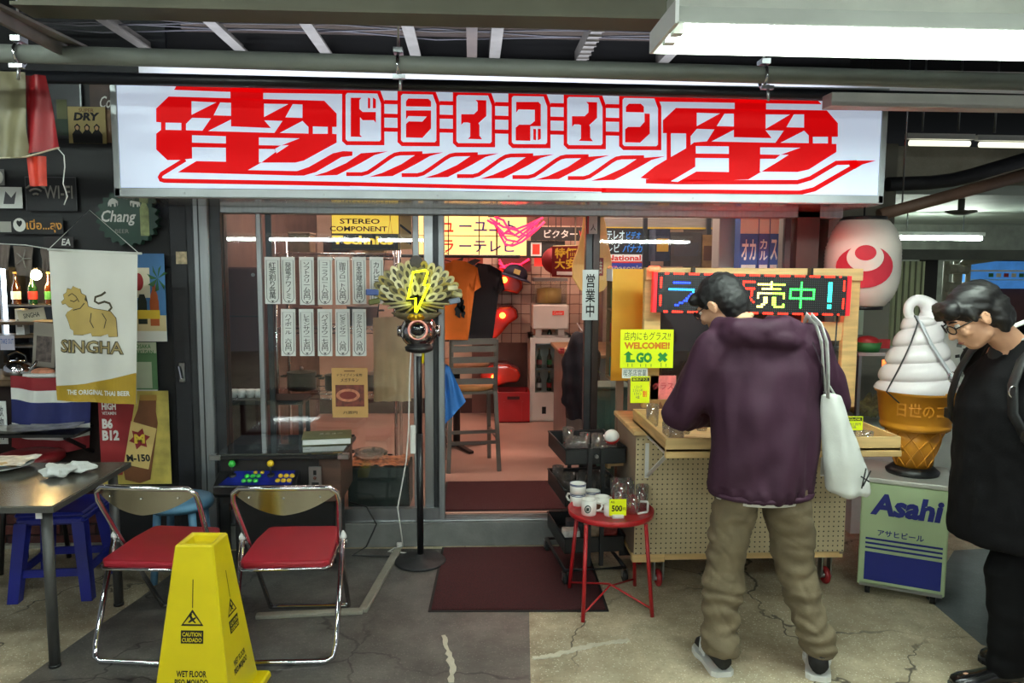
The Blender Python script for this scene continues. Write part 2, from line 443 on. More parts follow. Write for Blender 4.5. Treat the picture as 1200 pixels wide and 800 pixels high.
# ---- dark wall of the neighbouring bar at the left
BW = pm('bar_black_wall', (20, 21, 24), .55, var=.35, sc=3)
x205 = W(200, 400, 4.45).x
b = B()
b.box(-6.5, W(203, 400, 4.5).x, 4.55, 4.65, 2.02 - .35, 3.1)             # above the bar opening
b.box(W(112, 400, 4.5).x, W(203, 400, 4.5).x, 4.55, 4.65, 0, 1.68)      # pier with posters
struct('wall_left', b, BW)
struct('wall_bar_back', B().box(-6.5, SHOP_X0 - .05, 6.3, 6.4, 0, 3.1), pm('bar_back_wall', (70, 62, 50), .8, var=.3, sc=2))
struct('ceiling_bar', B().box(-6.5, SHOP_X0 - .05, 4.65, 6.3, 2.6, 2.7), pm('bar_ceiling', (60, 54, 46), .9))
# bar front: bricks under the counter
bf = struct('wall_bar_front', B().box(-4.2, W(112, 400, 4.5).x, 4.63, 4.75, 0, .98), pm('dark_mortar', (40, 26, 24), .9))
BR = [pm('brick_%d' % i, c, .8, var=.3, sc=18, bump=.3) for i, c in enumerate(((74, 32, 28), (60, 27, 25), (86, 40, 33)))]
bm_ = [mesh_of('brick', B().box(-.098, .098, -.012, 0, -.028, .028), t, bevel=.004) for t in BR]
for j in range(6):
    for i in range(9):
        put('brick', random.choice(bm_), bf, (W(112, 400, 4.5).x - .11 - i * .21 - (.1 if j % 2 else 0), 4.63, .035 + j * .066))
struct('baseboard_bar', B().box(-4.2, W(112, 400, 4.5).x, 4.58, 4.63, 0, .02), CEM_M)
# black steel door leaf with latch next to the aluminium pillar
xd0, xd1 = W(203, 400, 4.5).x, W(222, 400, 4.5).x
dr = struct('door_1', B().box(xd0, xd1 + .01, 4.50, 4.56, .0, 2.02), pm('door_black', (24, 26, 32), .4, var=.3), bevel=.004)
a = W(213, 437, 4.48)
obj('latch_plate', B().box(a.x - .018, a.x + .014, 4.485, 4.50, a.z - .055, a.z + .06), STEEL, dr, bevel=.003)
obj('latch_lever', B().beam((a.x - .012, 4.478, a.z + .04), (a.x + .004, 4.47, a.z - .03), .012, .01), CHROME, dr)
a = W(212, 302, 4.49)
obj('sticker', B().box(a.x - .03, a.x + .03, 4.496, 4.50, a.z - .035, a.z + .035), pm('cream_sticker', (190, 172, 140), .7, var=.4, sc=40), dr)

# ---- facade: aluminium pillar, frames, panes
xs = [W(q, 420, 4.5).x for q in (223, 233, 251, 263)]
p = struct('trim_pillar', B().box(xs[0], xs[1], 4.50, 4.62, 0, 2.3), ALUD)
obj('pillar_face', B().box(xs[1], xs[2], 4.47, 4.62, 0, 2.3), ALU, p, bevel=.006)
obj('pillar_groove', B().box(xs[1] + .03, xs[1] + .036, 4.466, 4.471, 0, 2.3), ALUD, p)
obj('pillar_return', B().box(xs[2], xs[3], 4.50, 4.62, 0, 2.3), ALUD, p)
struct('trim_head_rail', B().box(xs[3], 2.2, 4.50, 4.62, 1.985, 2.05), ALU, bevel=.004)
struct('wall_over_door', B().box(SHOP_X0 - .2, SHOP_X1, 4.58, 4.64, 2.05, 3.0), pm('void_black_lintel', (12, 11, 12), .8))  # painted black in place of the unlit void above the fascia
GY = 4.555
def stile(px0, px1, z0, z1, m, y0=GY - .015, y1=GY + .02, parent=None, name='stile'):
    a, c = W(px0, 400, GY).x, W(px1, 400, GY).x
    return obj(name, B().box(a, c, y0, y1, z0, z1), m, parent, bevel=.003)
def pane(name, px0, px1, z0, z1, y, parent):
    a, c = W(px0, 400, GY).x, W(px1, 400, GY).x
    return obj(name, B().box(a, c, y, y + .006, z0, z1), CLEAR, parent)
w1 = struct('window_1', B().box(xs[3], W(521, 400, GY).x, GY - .02, GY + .025, .168, .235), STEEL)
stile(263, 267, .235, 1.985, ALUD, parent=w1); stile(304, 310, .235, 1.985, ALU, parent=w1); stile(313, 320, .235, 1.985, ALUD, GY + .02, GY + .045, w1)
pane('pane', 267, 304, .235, 1.985, GY, w1)
w2 = struct('window_2', B().box(W(313, 400, GY).x, W(521, 400, GY).x, GY + .025, GY + .05, .168, .22), STEEL)
pane('pane', 310, 484, .235, 1.985, GY + .004, w2)
stile(484, 491, .235, 1.985, ALU, GY + .02, GY + .045, w2)
stile(497, 508, .235, 1.985, STEEL, GY + .015, GY + .05, w2); stile(508, 514, .235, 1.985, ALUD, GY + .0, GY + .05, w2)
stile(514, 521, .168, 1.985, ALU, GY - .03, GY + .05, w2)
pane('pane', 491, 497, .235, 1.985, GY + .004, w2)
# post right of the doorway and the pane behind the stall
w3 = struct('window_3', B().box(W(700, 400, GY).x, W(918, 400, GY).x, GY - .02, GY + .02, .168, .24), STEEL)
stile(684, 692, .168, 1.985, ALUD, GY - .03, GY + .03, w3); stile(692, 700, .168, 1.985, pm('dark_bronze', (52, 40, 38), .35, .4), GY - .04, GY + .03, w3)
stile(914, 921, .24, 1.985, ALUD, parent=w3)
pane('pane', 700, 914, .24, 1.985, GY, w3)
struct('wall_right_pier', B().box(W(921, 400, 4.6).x, W(946, 400, 4.6).x, 4.50, 4.66, 0, 2.3), pm('pier_brown', (48, 36, 32), .6))
struct('wall_shop_side', B().box(W(946, 400, 4.6).x - .03, W(946, 400, 4.6).x + .03, 4.6, 5.2, 0, 2.3), pm('side_grey', (150, 146, 138), .7))

# ---- ceiling of the alley: dark void, joists, beam, cables
struct('ceiling', B().box(-7, 9, -6, 13, 3.5, 3.6), pm('black_ceiling', (7, 7, 9), .9, var=.3))  # one near-black colour over the whole ceiling
GREY = pm('galvanised_steel', (126, 120, 113), .5, .5, var=.2, sc=10)
for k, (px, w) in enumerate(((60, .10), (168, .055), (280, .06), (380, .06), (486, .06), (580, .06), (684, .06), (783, .06))):
    x = W(px, 60, 4.4).x
    jb = B(); jb.box(x - w/2, x + w/2, 3.3, 4.57, 2.86, 2.872); jb.box(x - w/2, x - w/2 + .008, 3.3, 4.57, 2.872, 2.93)
    if k == 6:
        for q in range(14): jb.box(x - w/2 - .004, x + w/2 + .004, 3.4 + q * .085, 3.412 + q * .085, 2.85, 2.86)
    struct('trim_joist', jb, GREY)
struct('trim_joist', B().box(W(553, 20, 2.9).x - .028, W(553, 20, 2.9).x + .028, 2.6, 4.5, 2.86, 2.93), pm('brown_steel', (84, 70, 62), .6, .3, var=.2))
KH = pm('khaki_steel', (96, 94, 78), .55, .3, var=.15, sc=4)
zb = W(400, 19, 2.9).z
bb = B(); bb.box(-1.6, .98, 2.85, 3.0, zb, zb + .012); bb.box(-1.6, .98, 2.90, 2.93, zb + .012, zb + .10); bb.box(-1.6, .98, 2.82, 3.02, zb + .10, zb + .115)
struct('trim_beam', bb, KH)
struct('trim_beam', B().box(1.42, 4.2, 2.6, 3.0, 2.66, 2.9), pm('dark_grey_beam', (56, 58, 58), .6, .2, var=.2), bevel=.01)
lb = B(); lb.box(-3.2, W(60, 30, 2.7).x, 2.4, 2.62, 2.62, 2.66)
for q in range(9):
    z = 3.08 + random.uniform(0, .15); y = 3.3 + q * .16
    t = thing('cable', 'thin grey cable no. %s running along the dark ceiling' % q, 'cable') if False else None
cb = B()
for q in range(8):
    z = 2.90 + .02 * (q % 4); y = 3.5 + q * .13
    cb.tube([(-2.6 + i * .6, y + .02 * sin(i * 1.7 + q), z + .02 * sin(i * 2.1 + q * 3)) for i in range(9)], .005, 5)
o = obj('ceiling_cables', cb, pm('grey_cable', (96, 94, 100), .6)); tag(o, 'thin grey cables strung above the ceiling joists', 'cables', kind='stuff')
# diagonal angle iron at the top left
a0, a1 = W(-30, -5, 2.9), W(98, 58, 3.6)
struct('trim_angle_iron', B().beam(W(-10, 5, 2.6), W(95, 55, 3.25), .05, .01).beam(W(-10, 12, 2.6), W(80, 62, 3.25), .012, .05), GREY)

# ---- pipes with hangers
def pipe(name, pts, r, m, label, n=14):
    o = obj(name, B().tube(pts, r, n), m); tag(o, label, 'pipe'); return o
gp = thing('conduit_pipe', 'long grey pipe running across the top in front of the red sign', 'pipe', loc=(0, 3.2, 2.45))
obj('pipe', B().tube([(-3.2, 3.2, 2.525), (.3, 3.2, 2.492), (3.4, 3.2, 2.465)], .035, 16), pm('grey_pipe_paint', (116, 120, 114), .5, var=.1), gp, world=True)
for px in (24, 467, 895):
    x = W(px, 75, 3.2).x; z = 2.525 - (x + 3.2) * .0107
    h = obj('pipe_clamp', B().tube([(x + .0, 3.2 + .043 * cos(t * pi / 8), z + .043 * sin(t * pi / 8)) for t in range(16)], .007, 6, closed=True, flat=1), CHROME, gp, world=True)
    obj('hanger_bolt', B().box(x - .018, x + .018, 3.17, 3.23, z + .045, z + .065).cyl((x, 3.2, z + .06), (x, 3.2, 3.0), .005, n=8).cyl((x + .01, 3.17, z - .04), (x + .01, 3.16, z - .105), .006, n=8).box(x - .02, x + .03, 3.155, 3.175, z - .06, z - .045), STEEL, h, world=False)
pipe('black_pipe', [(-3.2, 3.72, 2.548), (.5, 3.72, 2.531), (4.0, 3.72, 2.505)], .028, pm('black_pipe_paint', (22, 24, 30), .4, var=.2), 'black pipe running along the top edge of the red and white sign')
struct('trim_fascia', B().box(-1.85, 3.3, 4.5, 4.56, 2.66, 2.845), pm('white_fascia', (236, 238, 240), .6, var=.05))
struct('trim_duct', B().box(W(970, 118, 3.6).x, 4.2, 3.56, 3.66, W(1100, 128, 3.6).z, W(1100, 112, 3.6).z), pm('grey_duct', (170, 168, 164), .55, var=.1), bevel=.003)

# ---- fluorescent lamp at the top right
TUBE = pm('fluorescent_tube', (235, 250, 245), .4, var=0, emit=LAMP_ALLEY, ecol=(236, 252, 244))
fx = thing('fluorescent_lamp', 'white fluorescent batten lamp glowing at the top right', 'lamp', loc=(1.6, 2.55, 2.47))
x0, x1, zl = W(777, 50, 2.55).x, 2.35, 2.40
obj('reflector', B().prism([(2.44, zl + .10), (2.66, zl + .10), (2.72, zl + .035), (2.72, zl + .03), (2.655, zl + .09), (2.445, zl + .09), (2.38, zl + .03), (2.38, zl + .035)], x0, x1, fn=lambda a, q, c: (q, a, c)), pm('reflector_enamel', (205, 208, 198), .45, var=.06), fx, world=True)
obj('lamp_body', B().box(x0 + .02, x1, 2.50, 2.60, zl + .10, zl + .17), pm('lamp_body_enamel', (176, 178, 166), .5), fx, bevel=.006, world=True)
obj('end_cap', B().box(x0 - .006, x0 + .006, 2.38, 2.72, zl + .03, zl + .10), WHITE, fx, world=True)
for yy in (2.50, 2.60):
    obj('tube', B().cyl((x0 + .05, yy, zl + .055), (x1, yy, zl + .055), .016, n=10), TUBE, fx, world=True)
    obj('lamp_holder', B().box(x0 + .015, x0 + .05, yy - .02, yy + .02, zl + .03, zl + .09), WHITE, fx, world=True)
# ---- row of fluorescent lamps over the other side of the alley (seen only as a reflection in the panes)
TUBE2 = pm('fluorescent_tube_row', (235, 250, 245), .4, var=0, emit=LAMP_OPP, ecol=(240, 250, 246))
base = None
for k in range(5):
    x = -3.9 + k * 1.62
    if base is None:
        base = thing('alley_lamp', 'fluorescent lamp mirrored in the panes, first in the row across the alley', 'lamp', (x, -2.6, 2.06), group='row of lamps across the alley')
        obj('tube', B().cyl((-.74, 0, 0), (.74, 0, 0), .018, n=8), TUBE2, base)
        obj('batten', B().box(-.78, .78, -.04, .04, .03, .09), WHITE, base)
        obj('hanger_rod', B().cyl((-.5, 0, .09), (-.5, 0, 1.44), .006, n=6).cyl((.5, 0, .09), (.5, 0, 1.44), .006, n=6), STEEL, base)
    else: dup(base, (x, -2.6, 2.06), label='fluorescent lamp mirrored in the panes, %s in the row across the alley' % ('', 'second', 'third', 'fourth', 'fifth')[k])
# overhead lamps of the alley, behind the photographer, plus one added to brighten the left
base = None
for k, (x, y) in enumerate(((-1.2, .2), (1.9, .6), (.4, -1.6), (-2.9, 1.9))):
    if base is None:
        base = thing('ceiling_lamp', 'fluorescent ceiling lamp of the alley left of the middle', 'lamp', (x, y, 2.9), group='ceiling lamps of the alley')
        obj('tube', B().cyl((-.6, -.05, 0), (.6, -.05, 0), .018, n=8).cyl((-.6, .05, 0), (.6, .05, 0), .018, n=8), TUBE, base)
        obj('batten', B().box(-.64, .64, -.1, .1, .03, .1), WHITE, base)
        obj('hanger_rod', B().cyl((-.5, 0, .09), (-.5, 0, .6), .006, n=6).cyl((.5, 0, .09), (.5, 0, .6), .006, n=6), STEEL, base)
    else: dup(base, (x, y, 2.9), label=('', 'fluorescent ceiling lamp of the alley above the right of the pavement', 'fluorescent ceiling lamp of the alley farthest from the shop', 'added fluorescent lamp above the left dining table, brightening the left side')[k])
# ---- shop lamps
TUBE3 = pm('warm_tube', (255, 214, 190), .4, var=0, emit=LAMP_SHOP, ecol=(255, 218, 200))
base = None
for k, (x, y) in enumerate(((-.9, 5.6), (.5, 6.7), (1.3, 5.4))):
    if base is None:
        base = thing('shop_lamp', 'warm tube lamp under the shop ceiling behind the menu strips', 'lamp', (x, y, 2.72), group='tube lamps of the shop')
        obj('tube', B().cyl((-.55, 0, 0), (.55, 0, 0), .018, n=8), TUBE3, base)
        obj('batten', B().box(-.6, .6, -.05, .05, .03, .28), WHITE, base)
    else: dup(base, (x, y, 2.72), label=('', 'warm tube lamp under the shop ceiling before the tiled wall', 'warm tube lamp under the shop ceiling behind the right pane')[k])
# ================================================================== THE BIG SIGN
SY = 3.95
S_X0, S_X1, S_Z0, S_Z1 = -1.765, 2.14, 2.025, 2.60
sg = thing('shop_sign', 'long white backlit sign with red lettering and racing stripes over the shop', 'sign', loc=((S_X0 + S_X1)/2, SY, S_Z0))
SW = pm('sign_white_acrylic', (206, 216, 232), .5, spec=.2, var=.03, emit=.42, ecol=(214, 228, 252))
SR = pm('sign_red_film', (168, 2, 6), .5, var=.03, spec=.12, emit=.5, ecol=(236, 4, 10))
SWT = pm('sign_top_glow', (236, 240, 246), .35, var=.03, emit=3.5, ecol=(226, 234, 250))  # glowing top added to light up the white fascia behind
obj('light_face', B().box(S_X0 + .03, S_X1 - .03, SY + .004, SY + .03, S_Z0 + .04, S_Z1 - .01), SW, sg, world=True)
FR = pm('sign_frame_metal', (176, 182, 184), .4, .35, var=.1)
obj('frame_rail', B().box(S_X0, S_X1, SY - .006, SY + .03, S_Z0, S_Z0 + .045), FR, sg, bevel=.004, world=True)
obj('frame_rail', B().box(S_X0, S_X1, SY - .006, SY + .03, S_Z1 - .012, S_Z1 + .01), FR, sg, world=True)
for a, c in ((S_X0, S_X0 + .03), (S_X1 - .03, S_X1)):
    obj('frame_stile', B().box(a, c, SY - .006, SY + .03, S_Z0, S_Z1), FR, sg, bevel=.003, world=True)
obj('added_top_glow', B().box(S_X0 + .012, S_X1 - .012, SY + .03, 4.48, S_Z1 - .01, S_Z1), SWT, sg, world=True)
obj('casing', B().box(S_X0, S_X0 + .012, SY + .03, 4.50, S_Z0, S_Z1).box(S_X1 - .012, S_X1, SY + .03, 4.50, S_Z0, S_Z1), pm('casing_grey', (120, 118, 112), .6), sg, world=True)
obj('soffit', B().box(S_X0, S_X1, SY + .03, 4.50, S_Z0 - .004, S_Z0 + .01), pm('soffit_panel', (150, 140, 134), .12, .55, var=.1, sc=3), sg, world=True)
for px in (216, 380, 513, 596, 674, 812): 
    a = W(px, 233, SY - .007); obj('screw', B().cyl((a.x, SY - .011, S_Z0 + .02), (a.x, SY - .006, S_Z0 + .02), .006, n=8), STEEL, sg, world=True)
LAY = {0: SY + .0025, 1: SY + .0010}
def cropfn(ox, oy, s): return lambda p: (ox + p[0] / s, oy + p[1] / s)
def art(polys, f, layer, b):
    y = LAY[layer]
    for pl in polys:
        q = [W(*f(p), y) for p in pl]
        b.prism([(v.x, v.z) for v in q], y, SY + .0045)
def stroke(pts, w):
    L, Rr = [], []
    for i, p in enumerate(pts):
        a = pts[max(0, i-1)]; c = pts[min(len(pts)-1, i+1)]
        dx, dy = c[0]-a[0], c[1]-a[1]; d = math.hypot(dx, dy) or 1
        nx, ny = -dy/d*w/2, dx/d*w/2
        L.append((p[0]+nx, p[1]+ny)); Rr.append((p[0]-nx, p[1]-ny))
    return L + Rr[::-1]
c1, c2, c3, c4 = cropfn(170, 90, 5), cropfn(390, 90, 5.714), cropfn(590, 90, 5.714), cropfn(770, 100, 4.615)
# left emblem
r = B()
art([[(185,50),(1160,70),(1160,100),(690,94),(500,88),(170,76)], [(500,60),(692,68),(692,140),(500,130)],
     [(65,185),(138,115),(1050,140),(1122,215),(1122,385),(930,490),(880,502),(680,502),(600,547),(190,560),(300,494),(272,478),(200,487),(130,487),(65,425)],
     [(190,559),(600,546),(890,552),(960,528),(1100,448),(1160,435),(1215,437),(1215,462),(1150,470),(1000,558),(930,578),(880,578)],
     stroke([(235,484),(95,570),(86,588),(92,602),(112,608),(1200,628)], 25)], c1, 0, r)
obj('emblem_film', r, SR, sg, world=True)
w = B()
art([[(272,143),(415,150),(272,222)], [(440,150),(503,152),(503,228),(402,225)], [(275,240),(385,243),(335,315),(240,312),(240,275)],
     [(370,317),(503,250),(503,290),(738,300),(698,255),(805,258),(757,328)], [(697,157),(838,160),(697,235)], [(865,160),(922,162),(922,240),(822,237)],
     [(790,328),(922,258),(957,293),(957,332)], [(120,268),(212,270),(212,312),(120,310)], [(983,290),(1070,293),(1070,333),(983,333)],
     [(55,263),(93,267),(93,310),(55,340)], [(1097,293),(1135,293),(1135,336),(1097,333)], [(275,342),(473,348),(473,390),(275,385)],
     [(275,412),(473,415),(473,497),(297,493),(190,560),(150,560),(276,480)], [(667,355),(905,360),(797,402),(667,400)], [(667,422),(757,423),(765,440),(683,500),(667,502)],
     [(760,422),(797,402),(842,400),(770,448)]], c1, 1, w)
obj('emblem_cutout', w, SW, sg, world=True)
# katakana boxes
r = B(); w = B(); g = B()
for k in range(6):
    f = (lambda dx, dy: (lambda p: c2((p[0] + dx, p[1] + dy))))(371 * k, 6.6 * k)
    art([[(62,88),(318,92),(345,165),(345,458),(90,457),(62,430)]], f, 0, r)
    art([[(97,108),(298,112),(322,178),(322,420),(312,431),(98,430),(86,418),(86,120)]], f, 1, w)
    if k < 5: art([[(345,155),(436,157),(436,184),(345,182)], [(345,246),(436,248),(436,275),(345,273)], [(345,339),(436,341),(436,368),(345,366)]], f, 0, r)
I_ = [(955,155),(1028,157),(1028,262),(975,310),(982,325),(982,395),(1000,418),(905,415),(920,400),(920,310),(905,305),(875,305),(860,322),(860,250),(945,250),(970,225),(970,170)]
LAY[2] = SY - .0006
gl = [[(120,140),(192,140),(178,155),(178,215),(200,235),(288,235),(288,308),(275,290),(200,290),(182,270),(182,390),(198,402),(120,400)],
      [(235,138),(250,145),(250,210),(235,210)], [(268,138),(288,150),(288,210),(268,210)],
      [(490,165),(505,145),(640,147),(658,165),(658,200),(490,197)],
      [(490,225),(658,225),(658,345),(600,408),(490,405),(490,315),(510,298),(600,300),(630,265),(505,262),(490,285)], I_, [(x + 742, y + 13) for x, y in I_]]
for pl in ([gl[0], gl[1], gl[2]], [gl[3], gl[4]], [gl[5]], [gl[6]]):
    g = B(); art(pl, c2, 2, g); obj('katakana_letter', g, SR, sg, world=True)
for pl in ([[(85,168),(235,168),(250,185),(250,330),(180,330),(180,428),(82,425),(82,340),(105,320),(180,320),(210,295),(210,220),(100,218),(85,240)],
     [(200,348),(218,350),(218,425),(200,420)], [(230,348),(250,348),(250,415),(230,425)]],
     [[(820,200),(840,180),(920,180),(940,200),(940,238),(820,235)], [(945,245),(980,247),(980,380),(915,440),(815,438),(815,350),(835,335),(915,335),(945,300)]]):
    g = B(); art(pl, c3, 2, g); obj('katakana_letter', g, SR, sg, world=True)
obj('letter_frame', r, SR, sg, world=True); obj('letter_ground', w, SW, sg, world=True)
# ribbon of slanted blades
r = B()
for k in range(-1, 5):
    dx, dy = 371 * k, 6.6 * k
    if k >= 0: art([stroke([(x + dx, y + dy) for x, y in ((90,651),(195,651),(235,640),(290,604),(380,540),(415,520),(450,513),(600,511))], 26)], c2, 0, r)
    art([[(x + dx, y + dy) for x, y in ((560,518),(740,505),(650,530),(560,582),(400,664),(245,669),(330,643),(460,584))]], c2, 0, r)
art([stroke([(0,641 + 86),(1200,641 + 107)], 27)] if False else [stroke([(c2((0, 0))[0] * 0 + 0, 0), (1, 0)], .1)] if False else [], c2, 0, r)
art([stroke([(110, 717), (1830, 757)], 26)], c2, 0, r)
obj('ribbon_film', r, SR, sg, world=True)
# right emblem
r = B()
art([[(-10,63),(865,78),(890,102),(-10,87)], [(420,75),(590,82),(590,140),(420,130)],
     [(32,188),(102,122),(918,135),(978,205),(978,275),(970,320),(970,360),(820,455),(760,468),(565,466),(495,508),(110,522),(210,465),(205,440),(100,510),(60,520),(-90,500),(-10,437),(180,325),(180,260),(32,258)],
     [(52,255),(76,255),(76,390),(52,400)], [(156,255),(180,255),(180,330),(156,345)],
     stroke([(-60,518),(110,523),(760,523),(830,502),(970,419),(1080,416)], 24), [(1040,406),(1185,406),(1110,428),(1070,452),(1040,435)],
     stroke([(-300,566),(0,572),(770,581),(850,562),(1090,424)], 25)], c4, 0, r)
obj('emblem_film', r, SR, sg, world=True)
w = B()
art([[(215,148),(340,152),(215,220)], [(365,153),(415,153),(415,222),(323,220)], [(215,235),(310,238),(270,302),(200,308),(182,322),(182,275)],
     [(295,303),(415,240),(415,280),(620,285),(588,243),(685,245),(640,310)], [(588,157),(718,158),(588,235)], [(740,157),(795,157),(795,228),(700,226)],
     [(668,310),(795,245),(820,270),(820,312)], [(843,278),(924,278),(924,313),(843,313)], [(946,278),(990,278),(990,316),(946,316)],
     [(210,328),(388,330),(388,370),(210,368)], [(207,392),(388,394),(388,468),(207,465)], [(558,335),(775,337),(668,375),(558,373)], [(558,397),(640,397),(655,412),(565,466),(556,466)],
     [(640,397),(668,375),(712,375),(650,415)], [(207,440),(212,466),(112,522),(75,518)], [(75,262),(157,262),(157,340),(75,387)]], c4, 1, w)
obj('emblem_cutout', w, SW, sg, world=True)
# ================================================================== LEFT SIDE
def hang_rods(t, w, h, y, top):
    for s in (-1, 1): obj('hanging_rod', B().cyl((s * w * .4, y, h), (s * w * .4, y, top - t.location.z), .004, n=6), BLKP, t)
def card(name, label, cat, px, Y, m, items=(), tilt=0, thick=.004, group=None, border=None, hang=None):
    """a flat printed thing: board + printed pieces. items: (kind, ...) in 0..1 of the card"""
    x0, x1, z0, z1 = RC(*px, Y); w, h = x1 - x0, z1 - z0
    t = thing(name, label, cat, loc=((x0+x1)/2, Y, z0), group=group, rot=(0, tilt, 0))
    obj('board', B().box(-w/2, w/2, 0, thick, 0, h), m, t)
    print_on(t, w, h, items)
    if hang: hang_rods(t, w, h, thick / 2, hang)
    return t, w, h
def print_on(t, w, h, items, y=-.0008, fn=None):
    n = 0
    for it in items:
        b = B(); n += 1; yy = y - .0004 * n
        if it[0] == 'text':      # text, body, cx, cy, w, h, mat, bold, shear
            _, s, cx, cy, tw, th, m = it[:7]; bold = it[7] if len(it) > 7 else .01; sh = it[8] if len(it) > 8 else 0
            b.text(s, ((cx - .5) * w, yy, cy * h), tw * w, th * h, bold=bold, shear=sh); nm = 'lettering'
        elif it[0] == 'rect':
            _, a, c, d, e, m = it[:6]; b.box((a - .5)*w, (d - .5)*w, yy, yy + .0003, c*h, e*h); nm = it[6] if len(it) > 6 else 'print_panel'
        elif it[0] == 'poly':
            _, pts, m = it[:3]; b.prism([((x - .5)*w, z*h) for x, z in pts], yy, yy + .0003); nm = it[3] if len(it) > 3 else 'print_shape'
        elif it[0] == 'disc':
            _, cx, cy, rx, rz, m = it[:6]; b.prism([((cx - .5)*w + rx*w*cos(q*pi/12), cy*h + rz*h*sin(q*pi/12)) for q in range(24)], yy, yy + .0003); nm = it[6] if len(it) > 6 else 'print_disc'
        if fn: b.v = [fn(v) for v in b.v]
        obj(nm, b, m, t)
GOLD = pm('gold_print', (176, 150, 84), .5, var=.15)
REDP = pm('red_print', (150, 30, 34), .6, var=.1)
CREAMP = pm('cream_print', (214, 206, 180), .7, var=.08)
WPR = pm('white_print', (220, 220, 214), .7, var=.04)
GRN = pm('green_print', (40, 110, 52), .6, var=.1)
YELP = pm('yellow_print', (222, 190, 60), .6, var=.1)
BLUP = pm('blue_print', (34, 74, 150), .6, var=.1)
BRWN = pm('brown_print', (110, 66, 36), .6, var=.25)

# ---- folding chairs (seen from behind)
SEATM = pm('red_vinyl', (150, 16, 36), .42, var=.1, bump=.08, bsc=200)
BKST = pm('backrest_steel', (170, 165, 150), .22, 1.0, var=.08, rvar=.08)
def make_chair(label):
    t = thing('folding_chair', label, 'chair', group='red folding chairs by the arcade table')
    # backrest frame running down to the front feet
    path = [(-.20, .20, .012), (-.19, .29, .012), (-.195, .27, .05)]
    L = [(-.19, .285, .015), (-.205, -.02, .47), (-.225, -.135, .68), (-.22, -.15, .72), (-.19, -.16, .745)]
    full = L + [(-.08, -.185, .75), (.08, -.185, .75)] + [(-x, y, z) for x, y, z in reversed(L)]
    obj('back_frame', B().tube(full, .0115, 10), CHROME, t)
    obj('front_foot_bar', B().tube([(-.19, .285, .015), (-.15, .295, .0125), (.15, .295, .0125), (.19, .285, .015)], .0115, 10), CHROME, t)
    r = [(-.205, -.03, .485), (-.19, -.22, .04), (-.165, -.245, .0125), (.165, -.245, .0125), (.19, -.22, .04), (.205, -.03, .485)]
    rr = [(-.222, -.03, .485), (-.215, -.215, .07), (-.205, -.24, .025), (-.175, -.25, .0125), (.175, -.25, .0125), (.205, -.24, .025), (.215, -.215, .07), (.222, -.03, .485)]
    obj('rear_frame', B().tube(rr, .0125, 10), CHROME, t)
    for s in (-1, 1):
        obj('frame_cap', B().lathe([(.016, -.012), (.016, .0), (.004, .022)], 10, (s * .222, -.03, .487)), WHITE, t)
        obj('pivot_bolt', B().cyl((s * .205, -.02, .455), (s * .24, -.02, .455), .007, n=8), STEEL, t)
    def back(u, v):
        a = (u - .5) * 2; x = a * .215; sag = .05 * (1 - (1 - a * a) * 1.0)
        z0 = .632 + .06 * abs(a) ** 2.2 + .02 * abs(a); z1 = .742 - .02 * abs(a) ** 4
        y = -.185 + .045 * a * a
        return (x, y, z0 + (z1 - z0) * v)
    bb = B().grid(back, 21, 6); bb.grid(lambda u, v: tuple(V(back(u, v)) + V((0, .006, 0))), 21, 6)
    bk = obj('backrest', bb, BKST, t)
    for x in (-.15, 0, .15): obj('rivet', B().sphere((x, -.188 + .045 * (x/.215)**2, .705), .005, 8, 6), CHROME, bk)
    def seat(x, y, z): return (x, y, z)
    s = B(); pts = [(-.17, -.20), (-.19, -.18), (-.185, .05), (-.165, .18), (-.15, .20), (.15, .20), (.165, .18), (.185, .05), (.19, -.18), (.17, -.20)]
    s.prism(pts, .415, .445, fn=lambda x, q, y: (x, y, q + y * .05)); 
    obj('seat', s, SEATM, t, bevel=.012, seg=2)
    obj('seat_rim', B().tube([(x * 1.01, y * 1.01, .412 + y * .05) for x, y in pts], .008, 6, closed=True), CHROME, t)
    obj('seat_stay', B().tube([(-.17, .1, .405), (-.2, .13, .25)], .006, 6), CHROME, t)
    obj('seat_stay', B().tube([(.17, .1, .405), (.2, .13, .25)], .006, 6), CHROME, t)
    return t
ch = make_chair('chrome folding chair with red seat pulled up to the arcade table')
ch.location = (-.80, 3.41, .0015)
c2_ = dup(ch, (-1.375, 3.43, .0015), radians(-7), 'chrome folding chair with red seat half behind the yellow wet floor cone')

# ---- wet floor cone
YEL = pm('yellow_plastic', (226, 204, 14), .35, var=.05)
cn = thing('caution_cone', 'tall yellow four-sided wet floor cone in the left foreground', 'safety cone', loc=(-1.03, 2.90, 0), rz=radians(-4))
def frus(b, s0, z0, s1, z1):
    b.add([(-s0,-s0,z0),(s0,-s0,z0),(s0,s0,z0),(-s0,s0,z0),(-s1,-s1,z1),(s1,-s1,z1),(s1,s1,z1),(-s1,s1,z1)], [(0,3,2,1),(0,1,5,4),(1,2,6,5),(2,3,7,6),(3,0,4,7)])
body = B(); frus(body, .148, .03, .072, .655)
hole = [(-.072,-.072,.655),(.072,-.072,.655),(.072,.072,.655),(-.072,.072,.655),(-.05,-.05,.655),(.05,-.05,.655),(.05,.05,.655),(-.05,.05,.655),(-.045,-.045,.62),(.045,-.045,.62),(.045,.045,.62),(-.045,.045,.62)]
body.add(hole, [(0,1,5,4),(1,2,6,5),(2,3,7,6),(3,0,4,7),(4,5,9,8),(5,6,10,9),(6,7,11,10),(7,4,8,11),(8,9,10,11)])
obj('cone_body', body, YEL, cn, bevel=.006)
fl = B(); frus(fl, .19, 0, .185, .03); fl.add([(-.185,-.185,.03),(.185,-.185,.03),(.185,.185,.03),(-.185,.185,.03)], [(0,1,2,3)])
